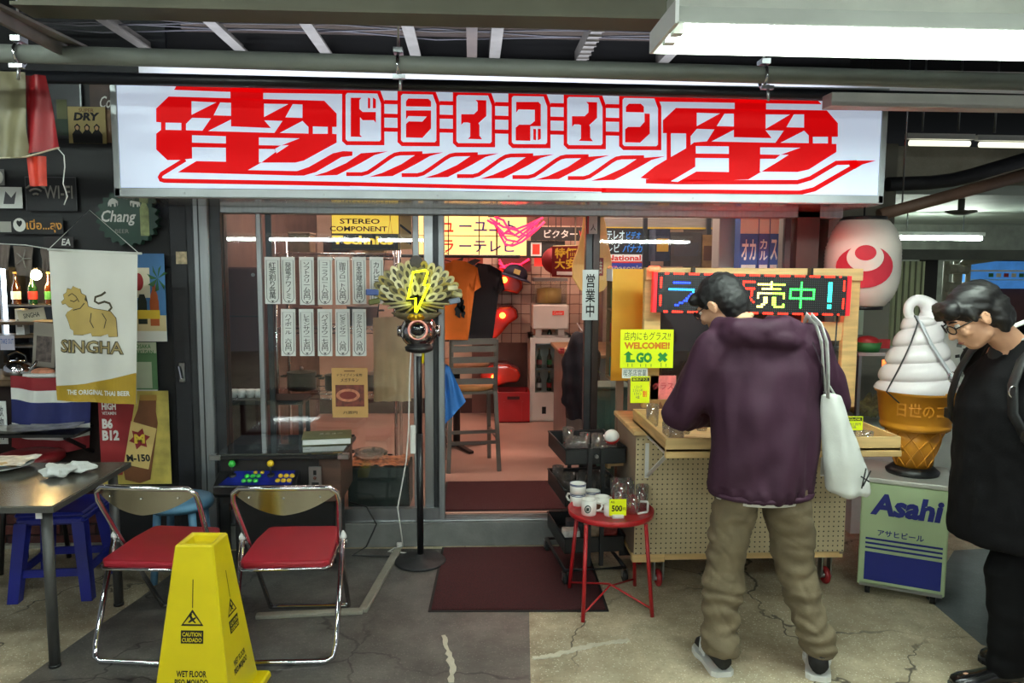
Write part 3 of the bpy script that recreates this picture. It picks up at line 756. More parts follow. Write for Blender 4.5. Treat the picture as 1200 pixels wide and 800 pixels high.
obj('base_flange', fl, YEL, cn, bevel=.006)
sl = (.148 - .072) / .625
def on_face(k):
    """(x along face, z) -> point just proud of the face"""
    Rk = Matrix.Rotation(k * pi / 2, 3, 'Z')
    return lambda x, z, off=.0012: Rk @ V((x, -(.148 - (z - .03) * sl) - off, z))
for k in (0, 1):
    F_ = on_face(k)
    def flat(b, off=.0012): b.v = [tuple(F_(v[0], v[2], off - v[1])) for v in b.v]; return b
    obj('stem_line', flat(B().box(-.0015, .0015, 0, .0004, .425, .53)), INK, cn)
    tri = B(); o_ = [(0, .42), (-.042, .36), (.042, .36)]; i_ = [(0, .408), (-.033, .366), (.033, .366)]
    for q in range(3):
        a, c = o_[q], o_[(q+1) % 3]; d, e = i_[(q+1) % 3], i_[q]
        tri.prism([a, c, d, e], 0, .0004)
    obj('warning_triangle', flat(tri), INK, cn)
    fig = B().prism([(-.012,.395),(-.004,.398),(.002,.388),(.012,.392),(.014,.388),(.006,.38),(.014,.372),(.01,.369),(.0,.377),(-.012,.37),(-.016,.373),(-.006,.384)], 0, .0004)
    fig.prism([(-.006 + .005*cos(q*pi/4), .401 + .005*sin(q*pi/4)) for q in range(8)], 0, .0004)
    obj('slipping_figure', flat(fig), INK, cn)
    obj('caption_plate', flat(B().box(-.042, .042, 0, .0004, .295, .343)), INK, cn)
    obj('lettering', flat(B().text('CAUTION\nCUIDADO', (0, -.001, .319), .074, .036, bold=.02), .002), YEL, cn)
    obj('lettering', flat(B().text('WET FLOOR\nPISO MOJADO', (0, 0, .165), .125, .062, bold=.03), .0015), INK, cn)

# ---- grey table at the left edge
tb = thing('dining_table', 'dark grey laminate table at the left edge of the pavement', 'table', loc=(-2.12, 3.49, 0))
TT = pm('grey_laminate', (80, 78, 70), .22, var=.06, sc=60, rvar=.04)
obj('tabletop', B().box(-.52, .42, -.36, .35, .685, .715), TT, tb, bevel=.006)
obj('edge_band', B().box(-.523, .423, -.363, .353, .688, .712), pm('grey_edge', (70, 70, 66), .5), tb)
LEGM = pm('grey_leg_paint', (74, 74, 74), .4, .3, var=.15)
for x, y in ((.36, -.30), (.36, .29), (-.46, -.30), (-.46, .29)):
    lg = obj('leg', B().cyl((x, y, .01), (x, y, .685), .022, n=16), LEGM, tb)
    obj('foot', B().cyl((x, y, 0), (x, y, .014), .024, n=12), RUBBER, lg)
obj('hinge_tab', B().box(.335, .36, -.335, -.33, .655, .685), WHITE, tb)
def crumple(name, label, c, r, seed, m, flat=.35):
    b = B().sphere((0, 0, 0), (r, r * .7, r * flat), 18, 10)
    b.v = [tuple(V(v) * (1 + .55 * noise.noise(V(v) * 28 + V((seed, 0, 0))))) for v in b.v]
    zmin = min(v[2] for v in b.v); b.v = [(x, y, z - zmin) for x, y, z in b.v]
    o = obj(name, b, m, loc=c, smooth=False); return tag(o, label, 'napkin')
for k, (px, py, r) in enumerate(((66, 558, .075), (92, 553, .07))):
    p_ = G(px, py, .717)
    crumple('crumpled_napkin', ('crumpled white napkin on the grey table, nearer the plate', 'crumpled white napkin on the grey table, farther from the plate')[k], (p_.x, p_.y, .7155), r, 3 + k * 9, PAPER)
p_ = G(8, 548, .72)
pl = thing('plate', 'white plate with paper wrappers on the grey table', 'plate', loc=(p_.x - .04, p_.y, .7155))
obj('dish', B().lathe([(.0, .004), (.08, .004), (.15, .022), (.152, .026), (.08, .010), (0, .009)], 28), WHITE, pl)
for k in range(4):
    obj('wrapper', B().grid(lambda u, v: (-.12 + u * .24 + .01 * k, -.09 + v * .18, .030 + k * .008 + .012 * noise.noise(V((u * 4, v * 4, k * 3.1)))), 9, 8).v and B().grid(lambda u, v, k=k: (-.12 + u * .26 + .012 * k, -.09 + v * .18 - .01 * k, .03 + k * .007 + .012 * noise.noise(V((u * 4, v * 4, k * 3.1)))), 9, 8), pm('wrapper_%d' % k, ((210, 205, 195), (160, 190, 215), (200, 170, 120), (225, 222, 215))[k], .4, var=.3, sc=25), pl)

# ---- stools
BLS = pm('blue_plastic', (28, 36, 128), .35, var=.08)
st = thing('plastic_stool', 'dark blue square plastic stool under the grey table', 'stool', loc=(-2.13, 4.02, 0), rz=radians(4))
obj('seat', B().box(-.165, .165, -.165, .165, .425, .45).box(-.16, .16, -.16, .16, .385, .425), BLS, st, bevel=.01)
for sx in (-1, 1):
    for sy in (-1, 1):
        def leg4(a, c, z, w): return [(a - w, c - w, z), (a + w, c - w, z), (a + w, c + w, z), (a - w, c + w, z)]
        obj('leg', B().add(leg4(sx * .175, sy * .175, 0, .026) + leg4(sx * .135, sy * .135, .40, .03), [(0,3,2,1),(4,5,6,7),(0,1,5,4),(1,2,6,5),(2,3,7,6),(3,0,4,7)]), BLS, st)
for k in range(4):
    obj('stretcher', B().beam(Matrix.Rotation(k*pi/2, 3, 'Z') @ V((-.16, -.16, .14)), Matrix.Rotation(k*pi/2, 3, 'Z') @ V((.16, -.16, .14)), .014, .04), BLS, st)
LBL = pm('light_blue_plastic', (92, 140, 172), .35, var=.12)
st = thing('round_stool', 'pale blue round plastic stool against the aluminium pillar', 'stool', loc=(-1.575, 4.14, 0))
obj('seat', B().lathe([(.0, .44), (.15, .44), (.168, .432), (.172, .415), (.165, .39), (.155, .40), (.0, .415)], 28), LBL, st)
for k in range(4):
    a = pi / 4 + k * pi / 2
    obj('leg', B().tube([(.125 * cos(a), .125 * sin(a), .41), (.16 * cos(a), .16 * sin(a), 0)], [.022, .019], 8), LBL, st)
obj('ring', B().tube([(.145 * cos(t * pi / 12), .145 * sin(t * pi / 12), .17) for t in range(24)], .009, 6, closed=True), LBL, st)
# red cushioned bar stool and tray of menus in front of the bar
a = G(62, 520, .62)
st = thing('bar_stool', 'dark stool with a red padded seat in front of the bar counter', 'stool', loc=(-2.45, 4.31, 0))
obj('seat', B().lathe([(.0, .60), (.16, .60), (.175, .615), (.17, .64), (.12, .655), (0, .66)], 24), pm('dark_red_vinyl', (112, 22, 28), .4, var=.2), st)
for k in range(4):
    q = pi / 4 + k * pi / 2
    obj('leg', B().tube([(.12 * cos(q), .12 * sin(q), .60), (.17 * cos(q), .17 * sin(q), 0)], .013, 8), BLKP, st)
tr = thing('menu_stand', 'low dark shelf board with menus fixed to the bar front', 'stand', loc=(-2.62, 4.40, 0))
obj('shelf', B().box(-.34, .42, -.1, .1, .735, .75), BLKP, tr)
for x in (-.28, .36):
    obj('bracket', B().beam((x, -.08, .73), (x, .22, .58), .018, .018).beam((x, .1, .738), (x, .22, .738), .018, .01), BLKP, tr)
SLV = pm('plastic_sleeve', (196, 192, 182), .15, var=.35, sc=14, coat=.6)
for k in range(4):
    o = obj('menu_sheet', B().grid(lambda u, v, k=k: (-.14 + u * .28, -.09 + v * .18, .002 + .004 * sin(u * 5 + k)), 8, 4).grid(lambda u, v, k=k: (-.14 + u * .28, -.09 + v * .18, -.001 + .004 * sin(u * 5 + k)), 8, 4), SLV, loc=(-2.75 + k * .13, 4.39, .757 + k * .0075), rot=(0, 0, radians(-6 + 5 * k)))
    tag(o, ('plastic-sleeved menu, undermost and leftmost on the low bar shelf', 'plastic-sleeved menu, second from the left on the low bar shelf', 'plastic-sleeved menu, third from the left on the low bar shelf', 'plastic-sleeved menu, topmost and rightmost on the low bar shelf')[k], 'menu', 'menus on the low bar shelf')

# ---- arcade table
ar = thing('arcade_table', 'black and brown cocktail arcade table with colourful buttons in front of the window', 'arcade machine', loc=(-1.02, 4.26, 0))
WOODS = pm('arcade_walnut', (74, 52, 42), .45, var=.3, sc=4, stretch=(1, 8, 8))
obj('lower_body', B().box(-.27, .27, -.12, .20, .05, .47), BLKP, ar, bevel=.006)
obj('upper_body', B().box(-.31, .315, -.17, .23, .42, .665), WOODS, ar, bevel=.004)
obj('front_panel', B().box(-.312, .20, -.18, -.168, .42, .665), BLKP, ar)
obj('screen_frame', B().box(-.335, .335, -.215, .25, .665, .69), pm('arcade_top_black', (28, 28, 30), .3, var=.2), ar, bevel=.006)
obj('glass_top', B().box(-.328, .328, -.208, .243, .69, .698), pm('smoked_glass', (36, 42, 44), .06, var=.3, sc=3, coat=1.0), ar)
obj('screen', B().box(-.2, .14, -.12, .17, .698, .6985), pm('dim_screen', (70, 82, 84), .1, var=.3, sc=2, coat=1), ar)
for sx in (-1, 1): obj('corner_guard', B().box(sx * .335 - .03, sx * .335 + .03, -.219, -.17, .664, .693), STEEL, ar, bevel=.004)
cp = obj('control_panel', B().prism([(-.18, .60), (-.29, .545), (-.29, .50), (-.27, .48), (-.18, .48)], -.325, .10, fn=lambda a, q, c: (q, a, c)), BLKP, ar, bevel=.004)
dz = (.60 - .545) / .11
ovl = B().add([(-.30, -.283, .5502), (.075, -.283, .5502), (.075, -.185, .5992), (-.24, -.185, .5992)], [(0,1,2,3)])
obj('overlay', ovl, pm('blue_overlay', (24, 34, 120), .3, var=.6, sc=12), cp)
MU = Matrix.Rotation(-math.atan2(.055, .11) * 0 + math.atan2(.055, .11), 3, 'X')
def cpz(y): return .60 + (y + .18) * .5
GRB = pm('green_button', (60, 190, 70), .3, var=.05); YLB = pm('yellow_button', (230, 190, 40), .3, var=.05)
for i in range(3):
    for j in range(2):
        for x0, m in ((-.175, GRB), (.0, YLB)):
            y = -.255 + j * .032 ; x = x0 + i * .03 + j * .008
            obj('button', B().lathe([(.0135, 0), (.0135, .006), (.010, .011), (.0, .012)], 12, (x, y, cpz(y)), M=MU), m, cp)
for x, y in ((-.13, -.197), (-.095, -.197)): obj('button', B().lathe([(.011, 0), (.011, .006), (.0, .01)], 12, (x, y, cpz(y)), M=MU), YLB, cp)
for x, m, nm in ((-.245, GRB, 'joystick'), (-.045, YLB, 'joystick')):
    y = -.215
    j = obj(nm, B().cyl((x, y, cpz(y)), (x, y - .004, cpz(y) + .055), .005, n=8).lathe([(.02, 0), (.02, .004), (.004, .008)], 12, (x, y, cpz(y)), M=MU), BLKP, cp)
    obj('ball_top', B().sphere((x, y - .005, cpz(y) + .065), .0185, 14, 10), m, j)
cs = obj('coin_door', B().box(.145, .215, -.19, -.18, .49, .62), STEEL, ar, bevel=.003)
obj('coin_slot', B().box(.172, .188, -.192, -.19, .575, .60), INK, cs); obj('coin_return', B().box(.162, .2, -.193, -.19, .50, .535), INK, cs); obj('reject_button', B().cyl((.18, -.197, .56), (.18, -.19, .56), .009, n=10), CHROME, cs)
obj('lock', B().box(-.01, .03, -.292, -.289, .497, .51), STEEL, cp)
for sx in (-.2, .2):
    for sy in (-.08, .16): obj('caster', B().cyl((sx - .012, sy, .026), (sx + .012, sy, .026), .026, n=12).box(sx - .018, sx + .018, sy - .015, sy + .015, .03, .055), STEEL, ar)
a = G(392, 511, .70)
bk = thing('binder', 'green covered book with thick white pages on the arcade table', 'book', loc=(-.82, 4.33, .6995), rz=radians(9))
obj('pages', B().box(-.13, .13, -.1, .1, .003, .034), PAPER, bk, bevel=.002)
obj('cover', B().box(-.135, .135, -.103, .103, .034, .039).box(-.135, .135, -.103, .103, 0, .003), pm('olive_cover', (92, 92, 58), .6, var=.2), bk)
obj('cover_print', B().text('MENU BOOK' if False else 'メニュー', (.02, .02, .0395), .13, .04, v=(0, 1, 0)), WPR, bk)
# power cord from the arcade table
o = obj('power_cord', B().tube([(-.72, 4.46, .30), (-.62, 4.44, .28), (-.56, 4.42, .18), (-.62, 4.40, .05), (-.70, 4.38, .008), (-.5, 4.36, .008), (-.38, 4.33, .008), (-.3, 4.4, .008)], .005, 6), BLKP)
tag(o, 'black power cord looping out of the arcade table onto the pavement', 'cord')

# ---- kumade rake charm on a pole stand with a chrome helmet
KX, KY = W(491, 400, 4.28).x, 4.28
ks = thing('pole_stand', 'black pole stand with round base carrying the chrome helmet', 'stand', loc=(KX, KY, .0015))
obj('base', B().lathe([(.0, 0), (.145, 0), (.147, .008), (.14, .016), (.03, .022), (.025, .05), (0, .05)], 32), pm('black_cast_iron', (34, 34, 36), .55, var=.2), ks)
obj('pole', B().cyl((0, 0, .02), (0, 0, .75), .019, n=14).cyl((0, 0, .74), (0, 0, 1.30), .016, n=14), BLKP, ks)
obj('pole_tape', B().cyl((0, 0, 1.19), (0, 0, 1.215), .0185, n=14), WPR, ks)
obj('pole_tape', B().cyl((.02, -.004, 1.15), (.024, -.004, 1.24), .008, n=8), YEL, ks)
obj('control_box', B().box(-.052, -.022, -.03, .0, .64, .80), WPR, ks, bevel=.004)
hz = W(489, 388, 4.28).z
hm = thing('chrome_helmet', 'chrome ball helmet with a round dark visor on the pole stand', 'helmet', loc=(KX, KY, hz - .10))
DCH = pm('dark_chrome', (196, 192, 194), .16, 1.0, var=.1)
obj('shell', B().sphere((0, 0, .10), (.103, .10, .098), 28, 18), DCH, hm)
obj('collar', B().lathe([(.05, -.0), (.075, .01), (.08, .03), (.06, .045)], 24, (0, 0, -.018)), BLKP, hm)
vx = Matrix.Rotation(radians(90 + 8), 3, 'X')
obj('visor', B().sphere((0, -.072, .115), (.047, .036, .047), 20, 12), pm('visor_black', (10, 10, 14), .05, coat=1), hm)
obj('visor_ring', B().tube([(.05 * cos(t * pi / 16), -.088, .115 + .05 * sin(t * pi / 16)) for t in range(32)], .006, 8, closed=True), pm('rose_glow_metal', (226, 170, 156), .25, .6, emit=.25, ecol=(255, 150, 130)), hm)  # faint pink glow put into the ring colour
for sx in (-1, 1): obj('ear_cup', B().cyl((sx * .095, 0, .10), (sx * .118, 0, .10), .035, .028, n=16), DCH, hm)
kz = W(488, 335, 4.2).z
km = thing('kumade_rake', 'gold lucky rake charm crowded with coins around a neon lightning bolt', 'ornament', loc=(KX - .01, KY - .03, kz - .20))
KG = [pm('koban_%d' % i, c, .4, .3, var=.3, sc=30) for i, c in enumerate(((176, 166, 118), (204, 196, 156), (132, 122, 82), (158, 140, 72)))]
KD = pm('koban_dark', (60, 54, 36), .5, var=.3, sc=40)
kob = []
for g_ in KG:
    b = B().prism([(.023 * cos(t * pi / 8), .038 * sin(t * pi / 8)) for t in range(16)], -.005, .005)
    kob.append(mesh_of('gold_coin', b, g_, bevel=.002))
cr_ = mesh_of('coin_mark', B().prism([(.009 * cos(t * pi / 6), .02 * sin(t * pi / 6)) for t in range(12)], -.006, -.004), KD)
cz = .13
for ring, (n_, rad) in enumerate(((7, .085), (10, .125), (13, .165), (15, .20))):
    for q in range(n_):
        a = radians(12) + (pi - radians(24)) * (q + .5) / n_ + (.0 if ring % 2 else .05)
        x, z = rad * 1.12 * cos(a), cz + rad * sin(a) * 1.02 - .03
        c = put('gold_coin', random.choice(kob), km, (x, -.035 + ring * .012 + random.uniform(-.004, .004), z), (radians(random.uniform(-12, 12)), (pi/2 - a) * .95, 0))
        put('coin_mark', cr_, c)
obj('rake_fan', B().prism([(0, -.01)] + [(.225 * cos(radians(8 + 164 * q / 20)), cz + .195 * sin(radians(8 + 164 * q / 20)) - .02) for q in range(21)], .03, .045), KD, km)
for k in range(9):
    a = radians(200 + k * 17.5); 
    obj('pine_tuft', B().tube([(.03 * cos(a), -.04, .12 + .03 * sin(a)), (.16 * cos(a) * 1.2, -.045, .13 + .085 * sin(a))], [.016, .012], 8, flat=.5), KG[k % 4], km)
for x, z, m, s_ in ((-.235, .165, pm('charm_blue', (70, 90, 150), .5), 1), (-.225, .115, pm('charm_olive', (90, 92, 40), .5), .9), (.20, .19, KG[1], .8), (.225, .155, KG[0], .8), (.21, .12, pm('charm_grey', (120, 130, 150), .5), .9)):
    o_ = obj('charm_plate', B().obox((x, -.05, z), (.07 * s_, .01, .034 * s_), Matrix.Rotation(random.uniform(-.3, .3), 3, 'Y')), m, km, bevel=.008)
obj('gold_mask', B().sphere((-.022, -.06, .035), (.02, .02, .016), 12, 8).sphere((.022, -.06, .035), (.02, .02, .016), 12, 8).sphere((0, -.05, .03), (.05, .02, .022), 14, 8), pm('bright_gold', (190, 150, 40), .3, .7, var=.2), km)
obj('crest_disc', B().cyl((0, -.01, .33), (0, .0, .33), .036, n=20), pm('crest_dark', (60, 52, 54), .5, var=.3, sc=60), km)
obj('lower_bowl', B().lathe([(.03, -.02), (.10, .0), (.14, .03), (.135, .034), (.09, .008), (.02, -.01)], 24, (0, .0, .02), ell=.5), pm('straw_dark', (100, 88, 62), .7, var=.3, sc=30), km)
NEONY = pm('neon_yellow', (240, 250, 40), .4, var=0, emit=5.0, ecol=(236, 255, 10))
bolt = [(-.012, .275), (.055, .285), (.068, .275), (.045, .205), (.075, .21), (.005, .06), (.0, .062), (.002, .135), (-.04, .13), (-.012, .27)]
obj('neon_bolt', B().tube([(x, -.085, z) for x, z in bolt], .0055, 8, closed=True), NEONY, km)
obj('neck', B().cyl((0, .03, -.06), (0, .03, .15), .012, n=8), BLKP, km)
o = obj('extension_cord', B().tube([W(483, 385, 4.24), W(480, 440, 4.24), W(479, 500, 4.24), W(476, 540, 4.24), W(466, 595, 4.24), W(471, 630, 4.24), G(472, 640, .02), G(462, 642, .006), G(455, 646, .006), G(480, 648, .006)], .004, 6), WPR)
tag(o, 'thin white cord dangling beside the black pole stand', 'cord')
o = obj('cord_plug', B().box(-.016, .016, -.03, .03, 0, .026), WPR, loc=G(468, 640, .006), rot=(0, 0, .3), bevel=.005); tag(o, 'white plug at the end of the cord by the stand base', 'plug')

# ---- hanging flags and banner
def cloth(name, label, cat, P4, m, amp=.012, waves=5, nu=36, nv=30, seed=0, edge=None):
    """four corners tl, tr, br, bl; real folds"""
    tl, tr_, br, bl = P4
    def f(u, v):
        a = tl.lerp(tr_, u); c = bl.lerp(br, u); p = a.lerp(c, v)
        d = amp * (sin(u * waves * 2 * pi + seed + v * 1.5) * (.25 + .75 * v) + 1.2 * noise.noise(V((u * 3, v * 2.5, seed))))
        return V((p.x, p.y + d, p.z))
    b = B().grid(lambda u, v: f(u, v), nu, nv); b.grid(lambda u, v: f(u, v) + V((0, .002, 0)), nu, nv)
    t = thing(name, label, cat, loc=(bl + br) / 2)
    obj('fabric', b, m, t, world=True)
    return t, f
SILK = pm('white_satin', (214, 212, 204), .4, var=.07, sc=3)
Yb = 4.12
P4 = [W(57, 292, Yb), W(161, 296, Yb), W(159, 473, Yb), W(66, 470, Yb)]
bn, bf_ = cloth('hanging_banner', 'white satin beer banner with a gold lion and gold hem', 'banner', P4, SILK, .010, 2.2)
def onb(u, v, off=-.0035):
    return bf_(u, v) + V((0, off, 0))
def bpatch(name, poly, m, off=-.003):
    """polygon in pixel coordinates printed on the banner cloth (follows its folds)"""
    bm = bmesh.new(); vs = [bm.verts.new((x, y, 0)) for x, y in poly]; bm.faces.new(vs)
    bmesh.ops.triangulate(bm, faces=bm.faces)
    for _ in range(3): 
        es = [e for e in bm.edges if e.calc_length() > 4]
        if es: bmesh.ops.subdivide_edges(bm, edges=es, cuts=1, use_grid_fill=False); bmesh.ops.triangulate(bm, faces=bm.faces)
    b = B(); b.add([tuple(onb((v.co.x - 57 - (v.co.y - 292) / 181 * 9) / (104 - (v.co.y - 292) / 181 * 11), (v.co.y - 293) / 178, off)) for v in bm.verts], [])
    bm.verts.index_update(); b.add([], []); b.f = [tuple(v.index for v in f.verts) for f in bm.faces]; b.m = [0] * len(b.f); b.s = [False] * len(b.f); bm.free()
    obj(name, b, m, bn, world=True)
bpatch('gold_hem', [(65, 453), (100, 449), (130, 442), (159.5, 434), (159, 472), (66, 470)], pm('hem_gold', (168, 136, 34), .45, var=.15))
cA = lambda p: (p[0] / 4, 190 + p[1] / 4)
cB = lambda p: (p[0] / 4, 370 + p[1] / 4)
lion = [cA(p) for p in ((285,655),(300,640),(295,620),(310,610),(315,590),(335,595),(345,578),(360,597),(380,590),(385,610),(405,620),(400,640),(412,650),(415,670),(440,680),(480,685),(520,690),(545,720),(548,750))] + [(137,378),(138.5,391.5),(128.5,392),(127.5,389),(131,387),(128.5,379),(122,372.5),(116.5,380),(117.5,392),(108,392),(107,388.5),(111.5,386),(110,376),(104,371),(97.5,376),(98,391),(87,391),(87,387),(91.5,384),(90,374)] + [cA(p) for p in ((345,762),(330,775),(320,745),(305,715),(315,700),(335,715),(335,735),(360,740),(350,700),(345,680),(335,665),(320,675),(305,660),(290,665))]
cx_ = sum(p[0] for p in lion) / len(lion); cy_ = sum(p[1] for p in lion) / len(lion)
DKG = pm('dark_gold_line', (62, 52, 28), .6)
def grow(poly, d):
    out = []
    for i, p in enumerate(poly):
        a = poly[i - 1]; c = poly[(i + 1) % len(poly)]
        dx, dy = c[0] - a[0], c[1] - a[1]; L = math.hypot(dx, dy) or 1
        out.append((p[0] + dy / L * d, p[1] - dx / L * d))
    return out
bpatch('lion_outline', grow(lion, .6), DKG, -.003); bpatch('lion_emblem', lion, GOLD, -.0045)
tail = stroke([cA(p) for p in ((510, 690), (525, 672), (515, 652), (490, 645), (462, 655), (445, 645), (448, 625), (475, 615), (495, 600))], 2.6)
bpatch('lion_tail', tail, DKG, -.003)
for pts in (((320, 625), (340, 612), (360, 625), (375, 650)), ((345, 690), (380, 680), (400, 655)), ((430, 700), (425, 740), (440, 770)), ((480, 700), (500, 730), (490, 770)), ((330, 645), (350, 650), (365, 640))):
    bpatch('emblem_line', stroke([cA(p) for p in pts], 1.1), DKG, -.006)
tb_ = B().text('SINGHA', (108, 0, -405), 76, 15, bold=.045)
for nm, m, off, bold in (('banner_lettering', DKG, -.0045, .05), ('banner_lettering', pm('pale_gold', (150, 132, 88), .5), -.006, .0)):
    q = B().text('SINGHA', (108, 0, -405), 76 - (0 if bold else 2), 16 - (0 if bold else 2.4), bold=bold)
    q.v = [tuple(onb((v[0] - 57 - (-v[2] - 292) / 181 * 9) / (104 - (-v[2] - 292) / 181 * 11), (-v[2] - 293) / 178, off)) for v in q.v]
    obj(nm, q, m, bn, world=True)
q = B().text('THE ORIGINAL THAI BEER', (116, 0, -459), 72, 6, bold=.03)
q.v = [tuple(onb((v[0] - 57 - (-v[2] - 292) / 181 * 9) / (104 - (-v[2] - 292) / 181 * 11), (-v[2] - 293) / 178, -.009)) for v in q.v]
obj('banner_lettering', q, WPR, bn, world=True)
obj('banner_rod', B().cyl(W(56, 292, Yb), W(166, 297, Yb), .006, n=8), WPR, bn, world=True)
obj('cord', B().tube([W(58, 291, Yb), W(105, 246, 4.54), W(162, 296, Yb)], .002, 5), WPR, bn, world=True)
# draped flags, top left
FK = pm('khaki_satin', (128, 122, 92), .45, var=.2, sc=4)
t, f = cloth('draped_flag', 'khaki and red satin flag hanging at the top left corner', 'flag', [W(-60, 80, 3.55), W(30, 85, 3.55), W(33, 184, 3.55), W(-60, 188, 3.55)], FK, .02, 2.5, seed=2)
FRD = pm('red_satin', (150, 24, 32), .45, var=.2, sc=4)
g2 = lambda u, v: W(28 + 24 * u + v * (4 + 14 * u), 88 + v * (92 - 6 * u), 3.56) + V((0, .012 * sin(u * 7 + v * 3), 0))
obj('red_stripe', B().grid(g2, 14, 20).grid(lambda u, v: g2(u, v) + V((0, .002, 0)), 14, 20), FRD, t, world=True)
g3 = lambda u, v: W(31 + 22 * u + v * (4 - 3 * u), 183 + v * 35, 3.57) + V((0, .01 * sin(u * 7), 0))
obj('red_tail', B().grid(g3, 8, 10).grid(lambda u, v: g3(u, v) + V((0, .002, 0)), 8, 10), pm('orange_red_satin', (196, 52, 30), .45, var=.15), t, world=True)
obj('hem', B().tube([W(-60, 188, 3.55), W(30, 184, 3.548), W(69, 173, 3.55)], .008, 6, flat=.4), CREAMP, t, world=True)
o = obj('dangling_string', B().tube([W(68, 174, 3.5), W(75, 182, 3.5), W(76, 195, 3.5), W(74, 215, 3.5), W(79, 230, 3.5), W(75, 240, 3.5)], .0025, 5), WPR); tag(o, 'thin white string dangling below the red flag tail', 'string')
# Thai flag draped over the bar front
Yt = 4.52
stripes = [(pm('flag_red', (140, 32, 40), .7, var=.15), 0, .17), (WPR, .17, .33), (pm('flag_blue', (34, 40, 96), .7, var=.15), .33, .66), (WPR, .66, .83), (pm('flag_red', (140, 32, 40), .7, var=.15), .83, 1)]
ft = thing('striped_flag', 'red, white and blue striped flag draped over the bar front', 'flag', loc=W(55, 520, Yt))
def ff(u, v):
    p = W(12 + 93 * u, 440 + 84 * v + 10 * sin(u * pi) * (.3 + .4 * v) , Yt)
    return p + V((0, .015 * sin(u * 14 + v * 2) , 0))
for m, v0, v1 in stripes:
    obj('stripe', B().grid(lambda u, v: ff(u, v0 + (v1 - v0) * v), 30, 6).grid(lambda u, v: ff(u, v0 + (v1 - v0) * v) + V((0, .002, 0)), 30, 6), m, ft, world=True)

# ---- posters and boards on the black wall
NAVY = pm('dark_frame_print', (30, 34, 40), .4, var=.3, sc=8)
fr, w, h = card('framed_poster', 'dark framed beer poster behind the red flag', 'poster', (54, 97, 95, 162), 4.53, NAVY, [('rect', .3, .35, .6, .7, pm('olive_print', (92, 96, 60), .6, var=.3), 'print_panel'), ('rect', .25, .05, .65, .35, pm('dark_green_print', (34, 56, 40), .6, var=.3), 'print_panel')])
obj('frame', B().box(-w/2 - .008, -w/2, -.008, .004, 0, h).box(w/2, w/2 + .008, -.008, .004, 0, h).box(-w/2, w/2, -.008, .004, h, h + .008), ALU, fr)
card('cola_poster', 'brown tin poster with white cola script cut off by the sign edge', 'poster', (106, 97, 140, 167), 4.535, pm('brown_tin', (70, 48, 40), .5, var=.3), [('text', 'Coc', .62, .68, .55, .2, WPR, .01, .4), ('rect', .35, .0, .8, .55, pm('tan_print', (120, 90, 64), .6, var=.3))])
card('beer_poster', 'yellow beer poster with three people in black', 'poster', (80, 125, 124, 168), 4.52, pm('straw_poster', (168, 150, 96), .6, var=.15), [('text', 'SUPER', .5, .9, .4, .1, BRWN), ('text', 'DRY', .5, .73, .7, .22, INK, .05, .15)] + [('poly', [(.12 + k * .26, 0), (.10 + k * .26, .25), (.18 + k * .26, .36), (.16 + k * .26, .46), (.24 + k * .26, .54), (.32 + k * .26, .46), (.30 + k * .26, .36), (.38 + k * .26, .25), (.38 + k * .26, 0)], INK, 'printed_person') for k in range(3)] + [('disc', .24 + k * .26, .42, .045, .06, pm('skin_print', (190, 150, 110), .7), 'printed_face') for k in range(3)])
wf, w, h = card('wifi_sign', 'black board with outlined WI-FI lettering', 'sign', (30, 207, 90, 247), 4.52, pm('wifi_black', (22, 22, 26), .5), [('text', 'WI-FI', .64, .55, .56, .38, pm('dim_white_print', (150, 146, 138), .6), .01), ('rect', 0, .97, 1, 1, pm('grey_line', (80, 80, 84), .6)), ('rect', 0, 0, .015, 1, pm('grey_line', (80, 80, 84), .6)), ('rect', .985, 0, 1, 1, pm('grey_line', (80, 80, 84), .6))])
for k in range(3):
    r_ = .02 + k * .025
    obj('signal_arc', B().tube([(-.30 * w + r_ * cos(radians(45 + q * 18)), -.003, .40 * h + r_ * sin(radians(45 + q * 18))) for q in range(6)], .006, 5), pm('dim_white_print', (150, 146, 138), .6), wf)
card('paper_notice', 'small pale notice with a drawing left of the WI-FI board', 'notice', (-6, 219, 26, 244), 4.52, PAPER, [('poly', [(.3, .2), (.4, .8), (.6, .5), (.8, .8), (.7, .2)], pm('grey_line', (80, 80, 84), .6))])
card('round_sign', 'small white round badge at the left edge above the notice', 'badge', (-8, 198, 5, 217), 4.52, pm('grey_badge', (130, 130, 128), .5), [('disc', .5, .5, .4, .4, WPR)])
card('thai_board', 'black shelf board with orange Thai letters and white badges', 'sign', (0, 255, 74, 274), 4.51, pm('shelf_black', (24, 24, 26), .5), [('text', 'เบื่อ...ลุง', .70, .5, .56, .8, pm('orange_letter', (214, 150, 60), .5), .02), ('disc', .31, .55, .1, .42, WPR), ('text', '♥', .31, .62, .09, .4, INK), ('rect', .0, .1, .18, .75, pm('grey_plaque', (170, 168, 160), .6))])
cg = thing('bottle_cap_sign', 'big dark green bottle cap sign with white elephants and beer lettering', 'sign', loc=(W(149, 257, 4.46).x, 4.46, W(149, 286, 4.46).z))
R_ = (W(184, 257, 4.46).x - W(114, 257, 4.46).x) / 2; cz_ = R_ * .9
CGM = pm('bottle_green', (22, 62, 46), .4, var=.12, coat=.3)
obj('cap_disc', B().prism([((R_ + .010 * cos(21 * 2 * pi * q / 168)) * cos(2 * pi * q / 168), cz_ + (R_ + .010 * cos(21 * 2 * pi * q / 168)) * .92 * sin(2 * pi * q / 168)) for q in range(168)], 0, .05), CGM, cg)
